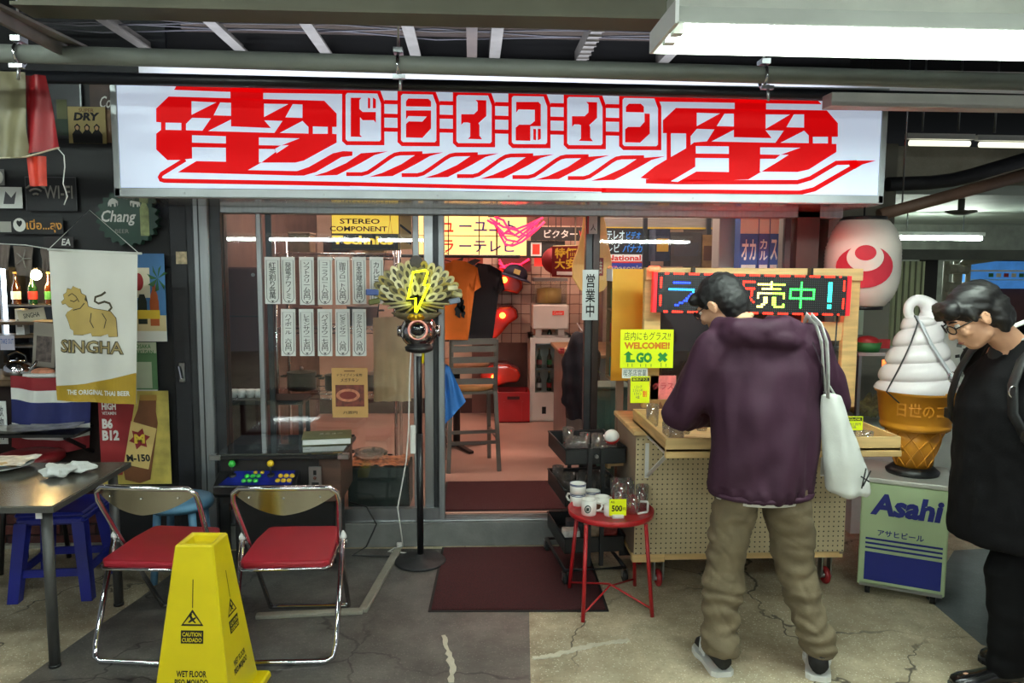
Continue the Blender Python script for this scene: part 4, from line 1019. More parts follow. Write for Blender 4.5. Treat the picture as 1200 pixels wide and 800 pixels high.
ELE = [(0, 0), (.0, .4), (.15, .75), (.45, .95), (.75, .85), (1, .6), (.98, .2), (.9, .05), (.88, .4), (.75, .45), (.75, 0), (.6, 0), (.58, .3), (.35, .3), (.33, 0), (.18, 0), (.15, .3), (.08, .1)]
for s_, ox in ((1, -.10), (-1, .075)):
    obj('elephant_emblem', B().prism([(ox + s_ * x * .055, cz_ + .06 + z * .05) for x, z in (ELE if s_ > 0 else ELE)], -.003, 0), WPR, cg)
obj('lettering', B().text('Chang', (-.045, -.002, cz_ - .002), .19, .085, bold=.02, shear=.25), WPR, cg); obj('lettering', B().text('BEER', (-.03, -.002, cz_ - .075), .075, .022), pm('dim_white_print', (150, 146, 138), .6), cg)
obj('printed_bottle', B().prism([(.072, cz_ - .10), (.072, cz_ + .05), (.084, cz_ + .08), (.084, cz_ + .14), (.108, cz_ + .14), (.108, cz_ + .08), (.12, cz_ + .05), (.12, cz_ - .10)], -.003, 0), pm('pale_green_print', (150, 160, 110), .6, var=.3, sc=30), cg)
# beach poster, green poster, energy drink poster
SAND = pm('sand_print', (214, 196, 150), .6, var=.1)
card('beach_poster', 'blue beach poster with two bottles and a palm beside the banner', 'poster', (150, 297, 194, 400), 4.50, pm('sky_print', (70, 120, 172), .6, var=.35, sc=3), [('rect', 0, 0, 1, .30, SAND), ('rect', 0, 0, 1, .12, WPR), ('rect', .2, .50, .60, .84, CREAMP), ('disc', .30, .68, .13, .10, REDP), ('poly', [(.60, .40), (.60, .52), (.66, .60), (.66, .68), (.74, .68), (.74, .60), (.80, .52), (.80, .40)], pm('amber_print', (170, 84, 40), .5), 'printed_bottle'), ('poly', [(.26, .20), (.26, .46), (.31, .54), (.44, .54), (.50, .46), (.50, .20)], pm('bottle_black_print', (26, 40, 34), .5), 'printed_bottle'), ('poly', [(.58, .18), (.58, .46), (.63, .54), (.76, .54), (.82, .46), (.82, .18)], pm('amber_print', (170, 84, 40), .5), 'printed_bottle'), ('rect', .24, .26, .84, .36, YELP)] + [('poly', [(.82, .72), (.82 + .3 * cos(a), .72 + .16 * sin(a)), (.84 + .2 * cos(a + .35), .71 + .12 * sin(a + .35))], pm('palm_print', (40, 90, 50), .6), 'palm_leaf') for a in (.4, 1.2, 2.0, 2.8, 3.6, 4.4, 5.3)])
card('green_poster', 'green and white leaflet under the beach poster', 'poster', (150, 401, 184, 458), 4.505, pm('leaf_green_print', (84, 124, 84), .6, var=.12), [('rect', 0, .78, 1, 1, pm('pale_green2', (176, 186, 160), .7)), ('text', 'OSAKA\nTAKUSAN', .55, .86, .7, .2, GRN), ('rect', .12, .06, .82, .60, pm('pale_green2', (176, 186, 160), .7)), ('rect', 0, 0, 1, .03, WPR)])
ep, w, h = card('energy_drink_poster', 'red and gold energy drink poster with a big brown bottle', 'poster', (117, 458, 199, 567), 4.48, pm('gold_foil_print', (186, 168, 84), .4, var=.35, sc=9), [('poly', [(0, .1), (0, 1), (.55, 1), (.42, .5), (.3, .1)], pm('deep_red_print', (138, 30, 34), .6, var=.15)), ('text', 'RICH IN', .14, .93, .18, .04, WPR), ('text', 'HIGH', .15, .84, .20, .08, WPR, .04), ('text', 'VITAMIN', .15, .765, .20, .035, WPR, .02), ('text', 'B6', .12, .655, .15, .11, WPR, .05), ('text', 'B12', .16, .53, .24, .11, WPR, .05),
   ('poly', [(.34, .05), (.32, .14), (.50, .70), (.56, .80), (.60, .93), (.83, .90), (.82, .78), (.84, .66), (.70, .05), (.55, .01)], BRWN, 'printed_bottle'), ('poly', [(.33, .22), (.46, .68), (.82, .60), (.68, .16)], pm('label_tan', (206, 178, 110), .6, var=.1), 'printed_label'), ('poly', [(.57 + .155 * (1 if q % 2 == 0 else .6) * cos(q * pi / 6 + .2), .49 + .12 * (1 if q % 2 == 0 else .6) * sin(q * pi / 6 + .2)) for q in range(12)], pm('deep_red_print', (138, 30, 34), .6, var=.15), 'star_mark'), ('text', 'M', .57, .49, .15, .10, YELP, .06), ('text', 'M-150', .54, .285, .34, .08, INK, .04, -.1), ('rect', .60, .90, .84, .96, pm('cap_gold', (170, 130, 60), .4))])

# ---- things in the bar
BART = pm('bar_counter_wood', (92, 72, 52), .4, var=.2)
struct('trim_bar_counter', B().box(-4.2, W(112, 400, 4.5).x - .01, 4.56, 5.05, .98, 1.02), BART, bevel=.006)
fg = thing('drinks_fridge', 'lit glass door drinks fridge at the back of the bar', 'fridge', loc=(W(62, 360, 5.6).x, 5.75, .02))
zf0, zf1 = W(50, 410, 5.5).z - .02, W(50, 312, 5.5).z - .02
obj('cabinet', B().box(-.36, .4, .12, .4, 0, zf1 + .1).box(-.36, -.33, -.2, .12, 0, zf1 + .1).box(.37, .4, -.2, .12, 0, zf1 + .1).box(-.33, .37, -.2, .12, 0, zf0 - .1), pm('fridge_dark', (40, 40, 42), .5), fg)
obj('light_strip', B().box(-.32, -.30, -.19, -.17, zf0, zf1), pm('fridge_light', (220, 240, 255), .4, var=0, emit=6, ecol=(220, 240, 255)), fg)
for z in (zf0 + .02, (zf0 + zf1) / 2 + .02): obj('shelf', B().box(-.33, .37, -.18, .12, z - .012, z), STEEL, fg)
BOTG = [pm('bottle_amber', (60, 30, 14), .1, coat=1), pm('bottle_dkgreen', (16, 50, 28), .1, coat=1)]
LBLW = [pm('label_white', (216, 214, 206), .6), pm('label_red', (170, 40, 40), .6), pm('label_green2', (60, 130, 70), .6)]
sh = (zf0 + zf1) / 2 + .02
def bottle(label, loc, m, lm, s=1.0, group='bottles on the fridge shelf'):
    t = thing('beer_bottle', label, 'bottle', loc=loc, group=group)
    obj('glass', B().lathe([(0, 0), (.03*s, 0), (.032*s, .01*s), (.032*s, .13*s), (.013*s, .175*s), (.012*s, .23*s), (.014*s, .235*s), (0, .235*s)], 14), m, t)
    obj('label_band', B().olathe([(.0325*s, .04*s), (.0325*s, .10*s)], 14), lm, t)
    obj('cap', B().lathe([(.015*s, .23*s), (.015*s, .243*s), (0, .245*s)], 10), GOLD, t)
names = ('first from the left', 'second from the left', 'third from the left', 'fourth from the left', 'rightmost')
for k in range(5):
    bottle('brown beer bottle on the lit fridge shelf, %s' % names[k], (fg.location.x - .26 + k * .115, 5.62, .02 + sh), BOTG[k % 2], LBLW[(0, 1, 2, 0, 0)[k]], .95)
kt = thing('kettle', 'small steel kettle on the bar counter', 'kettle', loc=(W(20, 420, 4.75).x, 4.75, 1.02))
obj('body', B().lathe([(0, 0), (.07, 0), (.08, .015), (.075, .06), (.045, .085), (.04, .09), (0, .092)], 20), CHROME, kt)
obj('handle', B().tube([(-.055, 0, .075), (-.05, 0, .12), (0, 0, .14), (.05, 0, .12), (.055, 0, .075)], .006, 8), BLKP, kt)
obj('spout', B().tube([(.065, 0, .03), (.10, 0, .06), (.115, 0, .09)], [.014, .01, .007], 8), CHROME, kt); obj('lid_knob', B().sphere((0, 0, .1), .01, 8, 6), BLKP, kt)
pt = thing('serving_tray', 'white dish of pink food on the bar counter', 'dish', loc=(W(50, 428, 4.72).x, 4.72, 1.02))
obj('tray', B().box(-.09, .1, -.06, .06, 0, .02), WHITE, pt, bevel=.004); obj('food', B().sphere((0, 0, .025), (.07, .04, .025), 12, 8), pm('pink_food', (210, 140, 110), .6, var=.3, sc=30), pt)
card('framed_photo', 'framed photo leaning at the back of the bar counter beside the kettle', 'frame', (36, 378, 62, 430), 4.9, pm('photo_grey', (150, 142, 132), .6), [('rect', .15, .12, .85, .7, pm('photo_print', (96, 84, 80), .6, var=.7, sc=30))], tilt=.1)
card('price_card', 'cream card with small black writing standing before the fridge bottles', 'card', (22, 362, 54, 376), 5.2, CREAMP, [('text', 'SINGHA', .5, .5, .6, .4, INK)], tilt=-.15)
card('white_box', 'white carton on the bar shelf left of the cream card', 'carton', (18, 362, 28, 392), 5.25, WHITE, [('rect', .2, .3, .8, .6, pm('photo_grey', (150, 142, 132), .6))], thick=.06)
card('blue_note', 'pale note with blue capitals at the left end of the bar counter', 'notice', (0, 393, 17, 410), 4.9, pm('pale_lilac', (190, 186, 204), .7), [('text', 'TAKE OUT', .5, .6, .9, .35, BLUP)])
card('side_notice', 'tall white notice at the left edge beside the striped flag', 'notice', (-8, 470, 8, 520), 4.49, PAPER, [('text', 'A\nB\nC' if False else '飲\n物\n有', .6, .5, .4, .8, pm('grey_line', (80, 80, 84), .6))])
gl = None
for k, (px, w_, l_) in enumerate(((4, 16, 30), (27, 24, 38), (53, 12, 32))):
    t, f = cloth('bunting_cloth', ('grey bunting cloth hanging over the bar, at the left edge', 'grey bunting cloth hanging over the bar, with a pale star drawing', 'narrow grey bunting cloth hanging over the bar, next to the banner')[k], 'bunting', [W(px - w_/2, 286 + k * 2, 4.5), W(px + w_/2, 287 + k * 2, 4.5), W(px + w_/2 - 2, 286 + l_, 4.5), W(px - w_/2 + 3, 284 + l_, 4.5)], pm('grey_bunting', (110, 98, 92), .8, var=.25), .01, 1.5, 12, 12, seed=k)
    if k == 1:
        for a in range(5): obj('star_line', B().tube([W(27, 303, 4.485), W(27 + 9 * cos(a * 1.257), 303 + 11 * sin(a * 1.257), 4.485)], .003, 5), pm('dim_white_print', (150, 146, 138), .6), t, world=True)
o = obj('bunting_line', B().tube([W(-10, 285, 4.5), W(30, 287, 4.5), W(60, 292, 4.5)], .003, 5), WPR); tag(o, 'string carrying the grey bunting over the bar', 'string')
card('beer_crest', 'small dark frame with a white crest under the Thai board', 'frame', (51, 277, 86, 290), 4.5, pm('crest_black', (34, 26, 28), .5), [('text', 'EA', .75, .5, .3, .6, WPR, .02, .2)])
BULB = pm('bar_bulb', (255, 230, 170), .4, var=0, emit=LAMP_BAR, ecol=(255, 214, 140))
for k, (px, py, Y) in enumerate(((42, 322, 5.5), (-60, 310, 5.4), (95, 300, 5.9))):
    p_ = W(px, py, Y)
    t = thing('bulb_lamp', ('warm bare bulb hanging in front of the bar fridge', 'warm bare bulb hanging over the left end of the bar', 'warm bare bulb hanging behind the banner in the bar')[k], 'lamp', loc=p_, group='bulbs of the bar')
    obj('bulb', B().sphere((0, 0, 0), .035, 12, 8), BULB, t); obj('socket', B().cyl((0, 0, .03), (0, 0, .08), .015, n=8), BLKP, t); obj('cable', B().cyl((0, 0, .08), (0, 0, 2.6 - p_.z), .003, n=6), BLKP, t)
zs = W(40, 392, 5.25).z
o = obj('bar_shelf', B().box(-3.3, -2.5, 5.15, 5.36, W(38, 376, 5.2).z - .022, W(38, 376, 5.2).z - .002).box(-3.3, -2.5, 5.22, 5.36, zs - .02, zs - .001).box(-3.3, -3.27, 5.2, 5.36, 0, W(38, 376, 5.2).z).box(-2.53, -2.5, 5.2, 5.36, 0, W(38, 376, 5.2).z), BART)
tag(o, 'brown wooden shelf rack between the bar counter and the fridge', 'shelf')
# ================================================================== ON THE WINDOW
MENU_TXT = ['紅茶割り各萬', '発電チワノミ', 'ソフトクリーム百円', 'コーラフロート八百円', '珈琲フロート八百円', '日本庶蔵冷酒百円', 'カルピス百円']
MENU_LOW = ['ハイボール 六百円', 'レモンサワー七百円', 'バイスサワー七百円', 'ビタミンサワー 八百円', 'カクテルハウス 八百円']
ORD = ('first', 'second', 'third', 'fourth', 'fifth', 'sixth', 'seventh')
def strip_menu(label, px, s):
    x0, x1, z0, z1 = RC(*px, 4.548); w, h = x1 - x0, z1 - z0
    t = thing('menu_strip', label, 'menu strip', loc=((x0+x1)/2, 4.548, z0), group='paper menu strips on the window', rot=(0, radians(random.uniform(-.8, .8)), 0))
    obj('paper', B().box(-w/2, w/2, 0, .0015, 0, h), PAPER, t)
    fr_ = B(); q = [(-w*.38, h*.93), (w*.38, h*.93), (w*.38, h*.12), (w*.25, h*.05), (0, h*.02), (-w*.25, h*.05), (-w*.38, h*.12)]
    fr_.tube([(x, -.0008, z) for x, z in q], .0016, 4, closed=True)
    obj('ruled_border', fr_, pm('grey_ink', (90, 92, 92), .7), t)
    obj('lettering', B().text('\n'.join(s), (0, -.0012, h * .5), w * .46, h * .78, line=.9, bold=.004), INK, t)
    obj('bottom_mark', B().prism([(-w*.1, h*.07), (w*.1, h*.07), (0, h*.03)], -.0012, 0), INK, t)
up = ((310, 301, 328, 356), (330, 301, 346, 356), (351, 301, 368, 357), (372, 301, 389, 357), (393, 301, 410, 357), (413, 301, 429, 356), (433, 301, 449, 356))
lo = ((329, 362, 346, 417), (351, 362, 368, 417), (372, 362, 389, 417), (393, 362, 410, 417), (413, 362, 429, 417))
for k, (px, s) in enumerate(zip(up, MENU_TXT)): strip_menu('white handwritten menu strip, %s from the left in the upper row' % ORD[k], px, s)
for k, (px, s) in enumerate(zip(lo, MENU_LOW)): strip_menu('white handwritten menu strip, %s from the left in the lower row' % ORD[k], px, s)
TAN = pm('tan_poster', (196, 152, 92), .6, var=.06)
card('food_poster', 'tan poster with a food photo taped to the window', 'poster', (389, 431, 431, 489), 4.548, TAN, [('rect', .1, .22, .9, .66, pm('food_photo', (110, 52, 40), .5, var=.6, sc=30), 'photo_print'), ('disc', .45, .45, .33, .13, pm('dish_print', (190, 120, 90), .5, var=.3, sc=40)), ('disc', .45, .45, .24, .08, pm('sauce_print', (120, 40, 30), .5)), ('text', 'ドライブイン名物', .5, .86, .7, .06, INK), ('text', 'メガチキン', .5, .76, .5, .08, INK), ('text', '八百円', .5, .10, .4, .06, INK), ('rect', .35, .93, .65, .95, BRWN)])

card('open_sign', 'white vertical sign with black kanji on the door post', 'sign', (682.5, 316, 701, 375), 4.508, pm('pale_plate', (206, 212, 212), .5, var=.04), [('text', '営\n業\n中', .5, .49, .62, .86, INK, .015)], thick=.006)
card('post_sticker', 'small grey and red sticker strip high on the door post', 'sticker', (688, 252, 700, 274), 4.508, pm('sticker_pale', (176, 174, 172), .6), [('text', '人', .6, .35, .5, .35, INK), ('rect', 0, 0, .18, 1, REDP)], thick=.003)
# ================================================================== INSIDE THE SHOP
LITY = pm('lit_cream_acrylic', (250, 222, 150), .4, var=.05, emit=.85, ecol=(255, 214, 130))
LITYY = pm('lit_yellow_acrylic', (246, 214, 96), .4, var=.05, emit=.8, ecol=(255, 208, 70))
SIGNK = pm('sign_black_panel', (30, 28, 26), .5)
def lightbox(name, label, px, Y, m, items, depth=.12, hang=3.0):
    x0, x1, z0, z1 = RC(*px, Y); w, h = x1 - x0, z1 - z0
    t = thing(name, label, 'sign', loc=((x0+x1)/2, Y, z0))
    obj('light_panel', B().box(-w/2, w/2, 0, .01, 0, h), m, t)
    obj('housing', B().box(-w/2 - .006, w/2 + .006, .011, depth, -.006, h + .006), SIGNK, t, bevel=.003)
    print_on(t, w, h, items)
    if hang: hang_rods(t, w, h + .006, depth / 2, hang)
    return t
lightbox('stereo_sign', 'yellow lit stereo component sign with a black lower panel hung in the window', (389, 252, 467, 292), 5.08, LITYY, [('rect', 0, 0, 1, .46, SIGNK), ('text', 'STEREO', .42, .82, .60, .15, INK, .02), ('text', 'COMPONENT', .40, .60, .86, .15, INK, .02), ('text', 'Technics', .46, .27, .92, .26, LITYY, .04)])
card('film_panel', 'slim cream panel with a dark stripe beside the stereo sign', 'panel', (469, 252, 482, 292), 5.1, pm('cream_panel', (214, 184, 120), .6), [('poly', [(0, .75), (1, .5), (1, .42), (0, .67)], INK), ('poly', [(0, .35), (1, .2), (1, .13), (0, .27)], INK)], hang=3.0)
REDL = pm('red_letter', (206, 52, 34), .5, emit=.3, ecol=(220, 40, 20)); BLUL = pm('indigo_letter', (56, 52, 130), .5)
lightbox('television_sign', 'cream lit sign in two rows of katakana about colour television', (484, 253, 617, 299), 6.3, LITY, [('rect', 0, .485, 1, .505, BRWN), ('text', 'カラ', .245, .24, .22, .32, REDL, .015), ('text', 'ーテレビ', .655, .24, .50, .32, BLUL, .015), ('text', 'ニュ', .245, .74, .22, .30, REDL, .015), ('text', 'ーユニト', .655, .74, .50, .30, BLUL, .015)])
# pink neon sign
NEONP = pm('neon_pink', (255, 60, 110), .4, var=0, emit=4.0, ecol=(255, 24, 58))
nn = thing('neon_sign', 'tangled pink neon sign hanging in the doorway', 'neon sign', loc=W(604, 290, 5.6))
for pts in (((571, 258), (580, 263), (586, 275), (592, 286), (600, 288), (612, 283), (625, 272), (638, 260)), ((574, 256), (590, 266), (606, 268), (622, 262), (636, 255)), ((580, 254), (590, 258), (598, 272), (608, 278), (618, 270), (632, 258)), ((588, 276), (598, 268), (606, 270), (616, 276), (628, 266)), ((584, 268), (594, 281), (606, 283), (616, 275)), ((577, 260), (590, 273), (604, 275), (620, 265), (630, 262))):
    obj('neon_tube', B().tube([W(x, y, 5.6 + .02 * i % .05) for i, (x, y) in enumerate(pts)], .0085, 6), NEONP, nn, world=True)
obj('back_frame', B().tube([W(572, 253, 5.66), W(638, 253, 5.66)], .01, 6), BLKP, nn, world=True)
obj('hanging_wire', B().cyl(W(585, 253, 5.66), W(585, 253, 5.66) + V((0, 0, .95)), .003, n=5).cyl(W(628, 253, 5.66), W(628, 253, 5.66) + V((0, 0, .95)), .003, n=5), BLKP, nn, world=True)
n2 = thing('neon_sign', 'small pink neon scribble above the red lamps on the tiled wall', 'neon sign', loc=W(602, 316, 7.6))
for pts in (((585, 304), (590, 312), (600, 309), (610, 310), (620, 303)), ((585, 308), (592, 314), (604, 313), (615, 307), (620, 304)), ((586, 313), (600, 314), (612, 312))):
    obj('neon_tube', B().tube([W(x, y, 7.58) for x, y in pts], .008, 6), NEONP, n2, world=True)
obj('back_panel', B().box(W(584, 300, 7.62).x, W(622, 300, 7.62).x, 7.6, 7.84, W(600, 318, 7.6).z, W(600, 298, 7.6).z), pm('maroon_panel', (90, 30, 34), .5), n2, world=True)
# T-shirts on hangers
def shirt(label, px, Y, m, marks=True):
    x0, x1, z0, z1 = RC(*px, Y); w, h = x1 - x0, z1 - z0
    t = thing('t_shirt', label, 't-shirt', loc=((x0+x1)/2, Y, z0))
    half = [(0, 0), (.34, 0), (.33, .66), (.36, .72), (.42, .60), (.52, .66), (.47, .90), (.30, .98), (.13, 1.0), (.09, .96), (0, .945)]
    pol = [(x * w, z * h) for x, z in half[:-1]] + [(0, .945 * h)] + [(-x * w, z * h) for x, z in reversed(half[1:-1])]
    bm = bmesh.new(); vs = [bm.verts.new((x, 0, z)) for x, z in pol]; bm.faces.new(vs); bmesh.ops.triangulate(bm, faces=bm.faces)
    for _ in range(3): bmesh.ops.subdivide_edges(bm, edges=[e for e in bm.edges if e.calc_length() > .04], cuts=1); bmesh.ops.triangulate(bm, faces=bm.faces)
    b = B(); bm.verts.index_update()
    def dy(v): return .012 * sin(v.co.x * 26) * (1 - v.co.z / h * .5) - .02 * (1 - (v.co.x / (w*.5))**2)
    fr = [(v.co.x, dy(v), v.co.z) for v in bm.verts]; bk_ = [(v.co.x, dy(v) + .035, v.co.z) for v in bm.verts]
    fs = [tuple(v.index for v in f.verts) for f in bm.faces]; b.add(fr, fs, sm=True); b.add(bk_, [tuple(reversed(f)) for f in fs], sm=True)
    be = [(e.verts[0].index, e.verts[1].index) for e in bm.edges if len(e.link_faces) == 1]; nv = len(fr)
    b.add([], []); 
    for i, j in be: b.f.append((i, j, j + nv, i + nv)); b.m.append(0); b.s.append(True)
    bm.free()
    obj('fabric', b, m, t)
    obj('hanger', B().tube([(-.28 * w, .012, .93 * h), (0, .012, 1.0 * h), (.28 * w, .012, .93 * h)], .005, 6).tube([(0, .012, h), (0, .012, h + .04), (.015, .012, h + .055), (.03, .012, h + .04)], .003, 5), BLKP, t)
    return t, w, h
ORG = pm('orange_cotton', (226, 110, 32), .85, var=.08, sc=10)
t, w, h = shirt('bright orange t-shirt with black graphics hanging by the door', (478, 304, 562, 398), 5.5, ORG)
for q, (cx, cz, s_) in enumerate(((.23, .46, .05), (.26, .40, .035), (.20, .36, .045), (.27, .33, .03), (.23, .52, .03))):
    obj('graphic_print', B().prism([(cx * w + s_ * .9 * (1 + .35 * sin(a * 2.7)) * cos(a * pi / 6) * .6, cz * h + s_ * (1 + .3 * cos(a * 1.9)) * sin(a * pi / 6)) for a in range(12)], -.030, -.028), INK, t)
shirt('black t-shirt hanging behind the orange one', (508, 308, 590, 400), 5.75, pm('black_cotton', (16, 16, 22), .9, var=.2))
o = obj('clothes_rail', B().cyl((-.85, 5.62, W(520, 300, 5.62).z), (.35, 5.62, W(520, 300, 5.62).z), .012, n=10).cyl((-.85, 5.62, W(520, 300, 5.62).z), (-.85, 5.62, 3.0), .006, n=6).cyl((.18, 5.62, W(520, 300, 5.62).z), (.18, 5.62, 3.0), .006, n=6), ALUD); tag(o, 'dark clothes rail carrying the orange and black t-shirts', 'rail')
card('beaded_panel', 'rust panel with black bird shapes over the orange t-shirt', 'panel', (521, 299, 566, 318), 5.95, pm('rust_panel', (176, 92, 70), .6), [('poly', [(.1, .3), (.3, .7), (.5, .9), (.45, .5), (.7, .6), (.55, .3), (.3, .2)], INK), ('poly', [(.5, .5), (.8, .8), (.95, .7), (.75, .4)], INK)], hang=3.0)
# red car lamps on the tiled wall
RLENS = pm('red_lamp_lens', (190, 46, 30), .2, var=.2, coat=.8)
GLOW = pm('glowing_bulb', (255, 150, 70), .4, var=0, emit=9, ecol=(255, 120, 40))
def car_lamp(label, px, py, w, rot, lamps):
    c = W(px, py, 7.55)
    t = thing('car_lamp', label, 'lamp', loc=c, rot=(0, rot, 0), group='red car lamps on the tiled wall')
    k = w / 2
    pts = [(-1, -.25), (-.95, .25), (-.6, .55), (-.1, .6), (.5, .45), (.95, .1), (1, -.2), (.8, -.5), (.3, -.42), (-.3, -.5), (-.8, -.5)]
    obj('housing', B().prism([(x * k * 1.05, z * k * 1.05) for x, z in pts], .06, .3), pm('lamp_maroon', (96, 34, 34), .4), t, bevel=.01)
    b = B().prism([(x * k, z * k) for x, z in pts], -.02, .06); obj('lens', b, RLENS, t, bevel=.03, seg=3)
    for x, z in lamps: obj('bulb', B().sphere((x * k, -.035, z * k), .03, 10, 8), GLOW, t)
    return t
car_lamp('red car lamp with a glowing bulb, topmost on the tiled wall', 588, 330, .42, .1, [(.1, .1)])
car_lamp('red car lamp with two glowing bulbs in the middle of the tiled wall', 584, 377, .42, -.75, [(.35, .1), (-.7, -.1)])
car_lamp('red car lamp with a glowing bulb behind the metal chair', 586, 440, .40, -.2, [(-.3, .0)])
cp_ = thing('baseball_cap', 'navy cap with a gold badge hanging by the red lamps', 'cap', loc=W(603, 325, 7.4), rot=(0, .3, 0))
obj('crown', B().lathe([(.12, 0), (.118, .05), (.09, .10), (.04, .125), (0, .13)], 20, ell=.9), pm('navy_cloth', (30, 26, 48), .8), cp_)
obj('brim', B().lathe([(.12, .0), (.17, -.01), (.172, -.004), (.12, .012)], 20, (0, -.03, 0), ell=.9), pm('navy_cloth', (30, 26, 48), .8), cp_)
obj('badge', B().box(-.03, .03, -.115, -.10, .035, .08), GOLD, cp_); obj('hook', B().cyl((0, .1, .08), (0, .5, .12), .006, n=6), BLKP, cp_)
rl = thing('red_lantern', 'dark red round lantern with a pale crest inside the shop', 'lantern', loc=W(651, 305, 6.9))
obj('shade', B().lathe([(.05, -.12)] + [(.125 * sin(pi * (i + .5) / 14) + (.003 if i % 2 else 0), -.12 * cos(pi * (i + .5) / 14)) for i in range(1, 13)] + [(.05, .12)], 24), pm('red_lantern_paper', (120, 24, 30), .7, emit=.1, ecol=(150, 20, 20)), rl)
obj('crest', B().tube([(.04 * cos(q * pi / 6), -.122, .02 + .04 * sin(q * pi / 6)) for q in range(12)], .008, 6, closed=True), CREAMP, rl); obj('cord', B().cyl((0, 0, .12), (0, 0, 3.0 - W(651, 305, 6.9).z), .004, n=6), BLKP, rl)
ys = thing('price_sign', 'tilted yellow and red hanging sign box in front of the drink dispenser', 'sign', loc=W(663, 325, 6.5), rz=radians(-52))
obj('box', B().box(-.17, .17, 0, .22, 0, .27), pm('beige_box', (200, 178, 130), .6), ys, bevel=.006); obj('face', B().box(-.165, .165, -.006, -.001, .005, .265), pm('maroon_face', (120, 30, 34), .5), ys); obj('lettering', B().text('特価\n大安', (0, -.008, .16), .26, .18, bold=.03), YELP, ys)
obj('small_print', B().box(-.1, .1, -.009, -.007, .02, .05), WPR, ys); obj('hanging_rod', B().cyl((0, .11, .27), (0, .11, 3.0 - ys.location.z), .006, n=6), STEEL, ys)
# red panels and photo tiles behind
card('maker_sign', 'black sign strip with white and red letters behind the neon', 'sign', (622, 266, 700, 282), 7.2, SIGNK, [('text', 'ビクター', .45, .5, .5, .6, WPR, .02), ('text', 'VICTOR', .85, .5, .25, .5, REDL, .02)], hang=3.0)
card('maker_sign', 'black sign strip with a red square mark over the dispenser', 'sign', (612, 282, 662, 302), 7.22, SIGNK, [('rect', .2, .1, .45, .9, WPR), ('rect', .24, .2, .41, .8, REDL)], hang=3.0)
card('red_lightbox', 'glowing red panel above the drink dispenser', 'panel', (626, 298, 644, 312), 7.25, pm('lit_red_panel', (220, 60, 50), .5, emit=.7, ecol=(230, 40, 36)), hang=3.0)
# fridge with dispenser
FW = pm('appliance_white', (222, 214, 204), .4, var=.04)
fr = thing('display_fridge', 'slim white glass door fridge at the back of the shop', 'fridge', loc=(W(645, 440, 7.4).x, 7.4, .168))
fh = W(645, 393, 7.4).z - .168
obj('cabinet', B().box(-.2, .2, .02, .38, 0, .09).box(-.2, -.17, .02, .38, .09, fh).box(.17, .2, .02, .38, .09, fh).box(-.17, .17, .35, .38, .09, fh).box(-.2, .2, .02, .38, fh - .05, fh), FW, fr)
dd = obj('door', B().box(-.2, -.15, 0, .03, .24, fh - .02).box(.15, .2, 0, .03, .24, fh - .02).box(-.15, .15, 0, .03, fh - .08, fh - .02).box(-.15, .15, 0, .03, .24, .29), FW, fr)
obj('door_glass', B().box(-.15, .15, .012, .018, .29, fh - .08), CLEAR, dd); obj('handle', B().box(.155, .17, -.03, 0, .5, .75), STEEL, dd)
obj('kick_panel', B().box(-.2, .2, 0, .02, .02, .24), FW, fr)
for x in (-.06, .06): obj('vent', B().box(x - .02, x + .02, -.002, 0, .08, .15), INK, fr)
for z in (.52, .76): obj('shelf', B().box(-.17, .17, .04, .34, z - .008, z), STEEL, fr)
for j, z in enumerate((.29, .52, .76)):
    for k in range(3):
        bottle('dark bottle in the slim white fridge, %s on the %s shelf' % (('left', 'middle', 'right')[k], ('bottom', 'middle', 'top')[j]), (fr.location.x - .1 + k * .1, 7.52, .168 + z + .001), BOTG[(k + j) % 2], LBLW[(k + j) % 3], .8, 'bottles in the slim white fridge')
ds = thing('drink_dispenser', 'white cold drink dispenser with a clear tank on the slim fridge', 'dispenser', loc=(fr.location.x - .01, 7.5, .168 + fh + .002))
dh = W(645, 326, 7.4).z - .168 - fh
obj('base', B().box(-.17, .18, -.14, .2, .06, .30), FW, ds, bevel=.012)
for x in (-.11, .11): obj('foot_stand', B().box(x - .03, x + .03, -.1, .15, 0, .06), FW, ds)
obj('tank', B().box(-.15, .16, -.12, .18, .30, dh - .03), glass_mat('tank_glass', (235, 238, 232), .06, .03, .05), ds); obj('tank_lid', B().box(-.155, .165, -.125, .185, dh - .03, dh), pm('lid_grey', (120, 120, 118), .4), ds)
obj('drink', B().lathe([(0, .31), (.12, .31), (.12, .45), (0, .46)], 20), pm('yellow_drink', (220, 186, 110), .3), ds); obj('brand_badge', B().box(.02, .13, -.146, -.141, .20, .24), REDL, ds); obj('lettering', B().text('Cooler', (.075, -.148, .22), .09, .03, shear=.2), WPR, ds); obj('paddle', B().box(-.02, .02, -.05, .02, .36, .40), BLKP, ds)
cr = thing('drink_crate', 'red plastic drink crate on the floor left of the slim fridge', 'crate', loc=(W(606, 480, 7.5).x - .045, 7.5, .168))
RCR = pm('crate_red', (170, 24, 30), .45, var=.08)
wx, hh = .16, .30
obj('shell', B().box(-wx, wx, -.14, -.125, 0, hh).box(-wx, wx, .185, .20, 0, hh).box(-wx, -wx + .015, -.125, .185, 0, hh).box(wx - .015, wx, -.125, .185, 0, hh).box(-wx, wx, -.14, .2, 0, .015), RCR, cr, bevel=.003)
obj('grip', B().box(-.06, .06, -.143, -.139, hh - .07, hh - .04), pm('crate_dark', (70, 10, 14), .6), cr)
for x in (-.09, .09): obj('rib', B().box(x - .008, x + .008, -.147, -.139, .02, hh - .09), RCR, cr)
c3_ = dup(cr, (W(664, 480, 7.5).x + .20, 7.52, .168), label='red plastic drink crate on the floor right of the slim fridge')
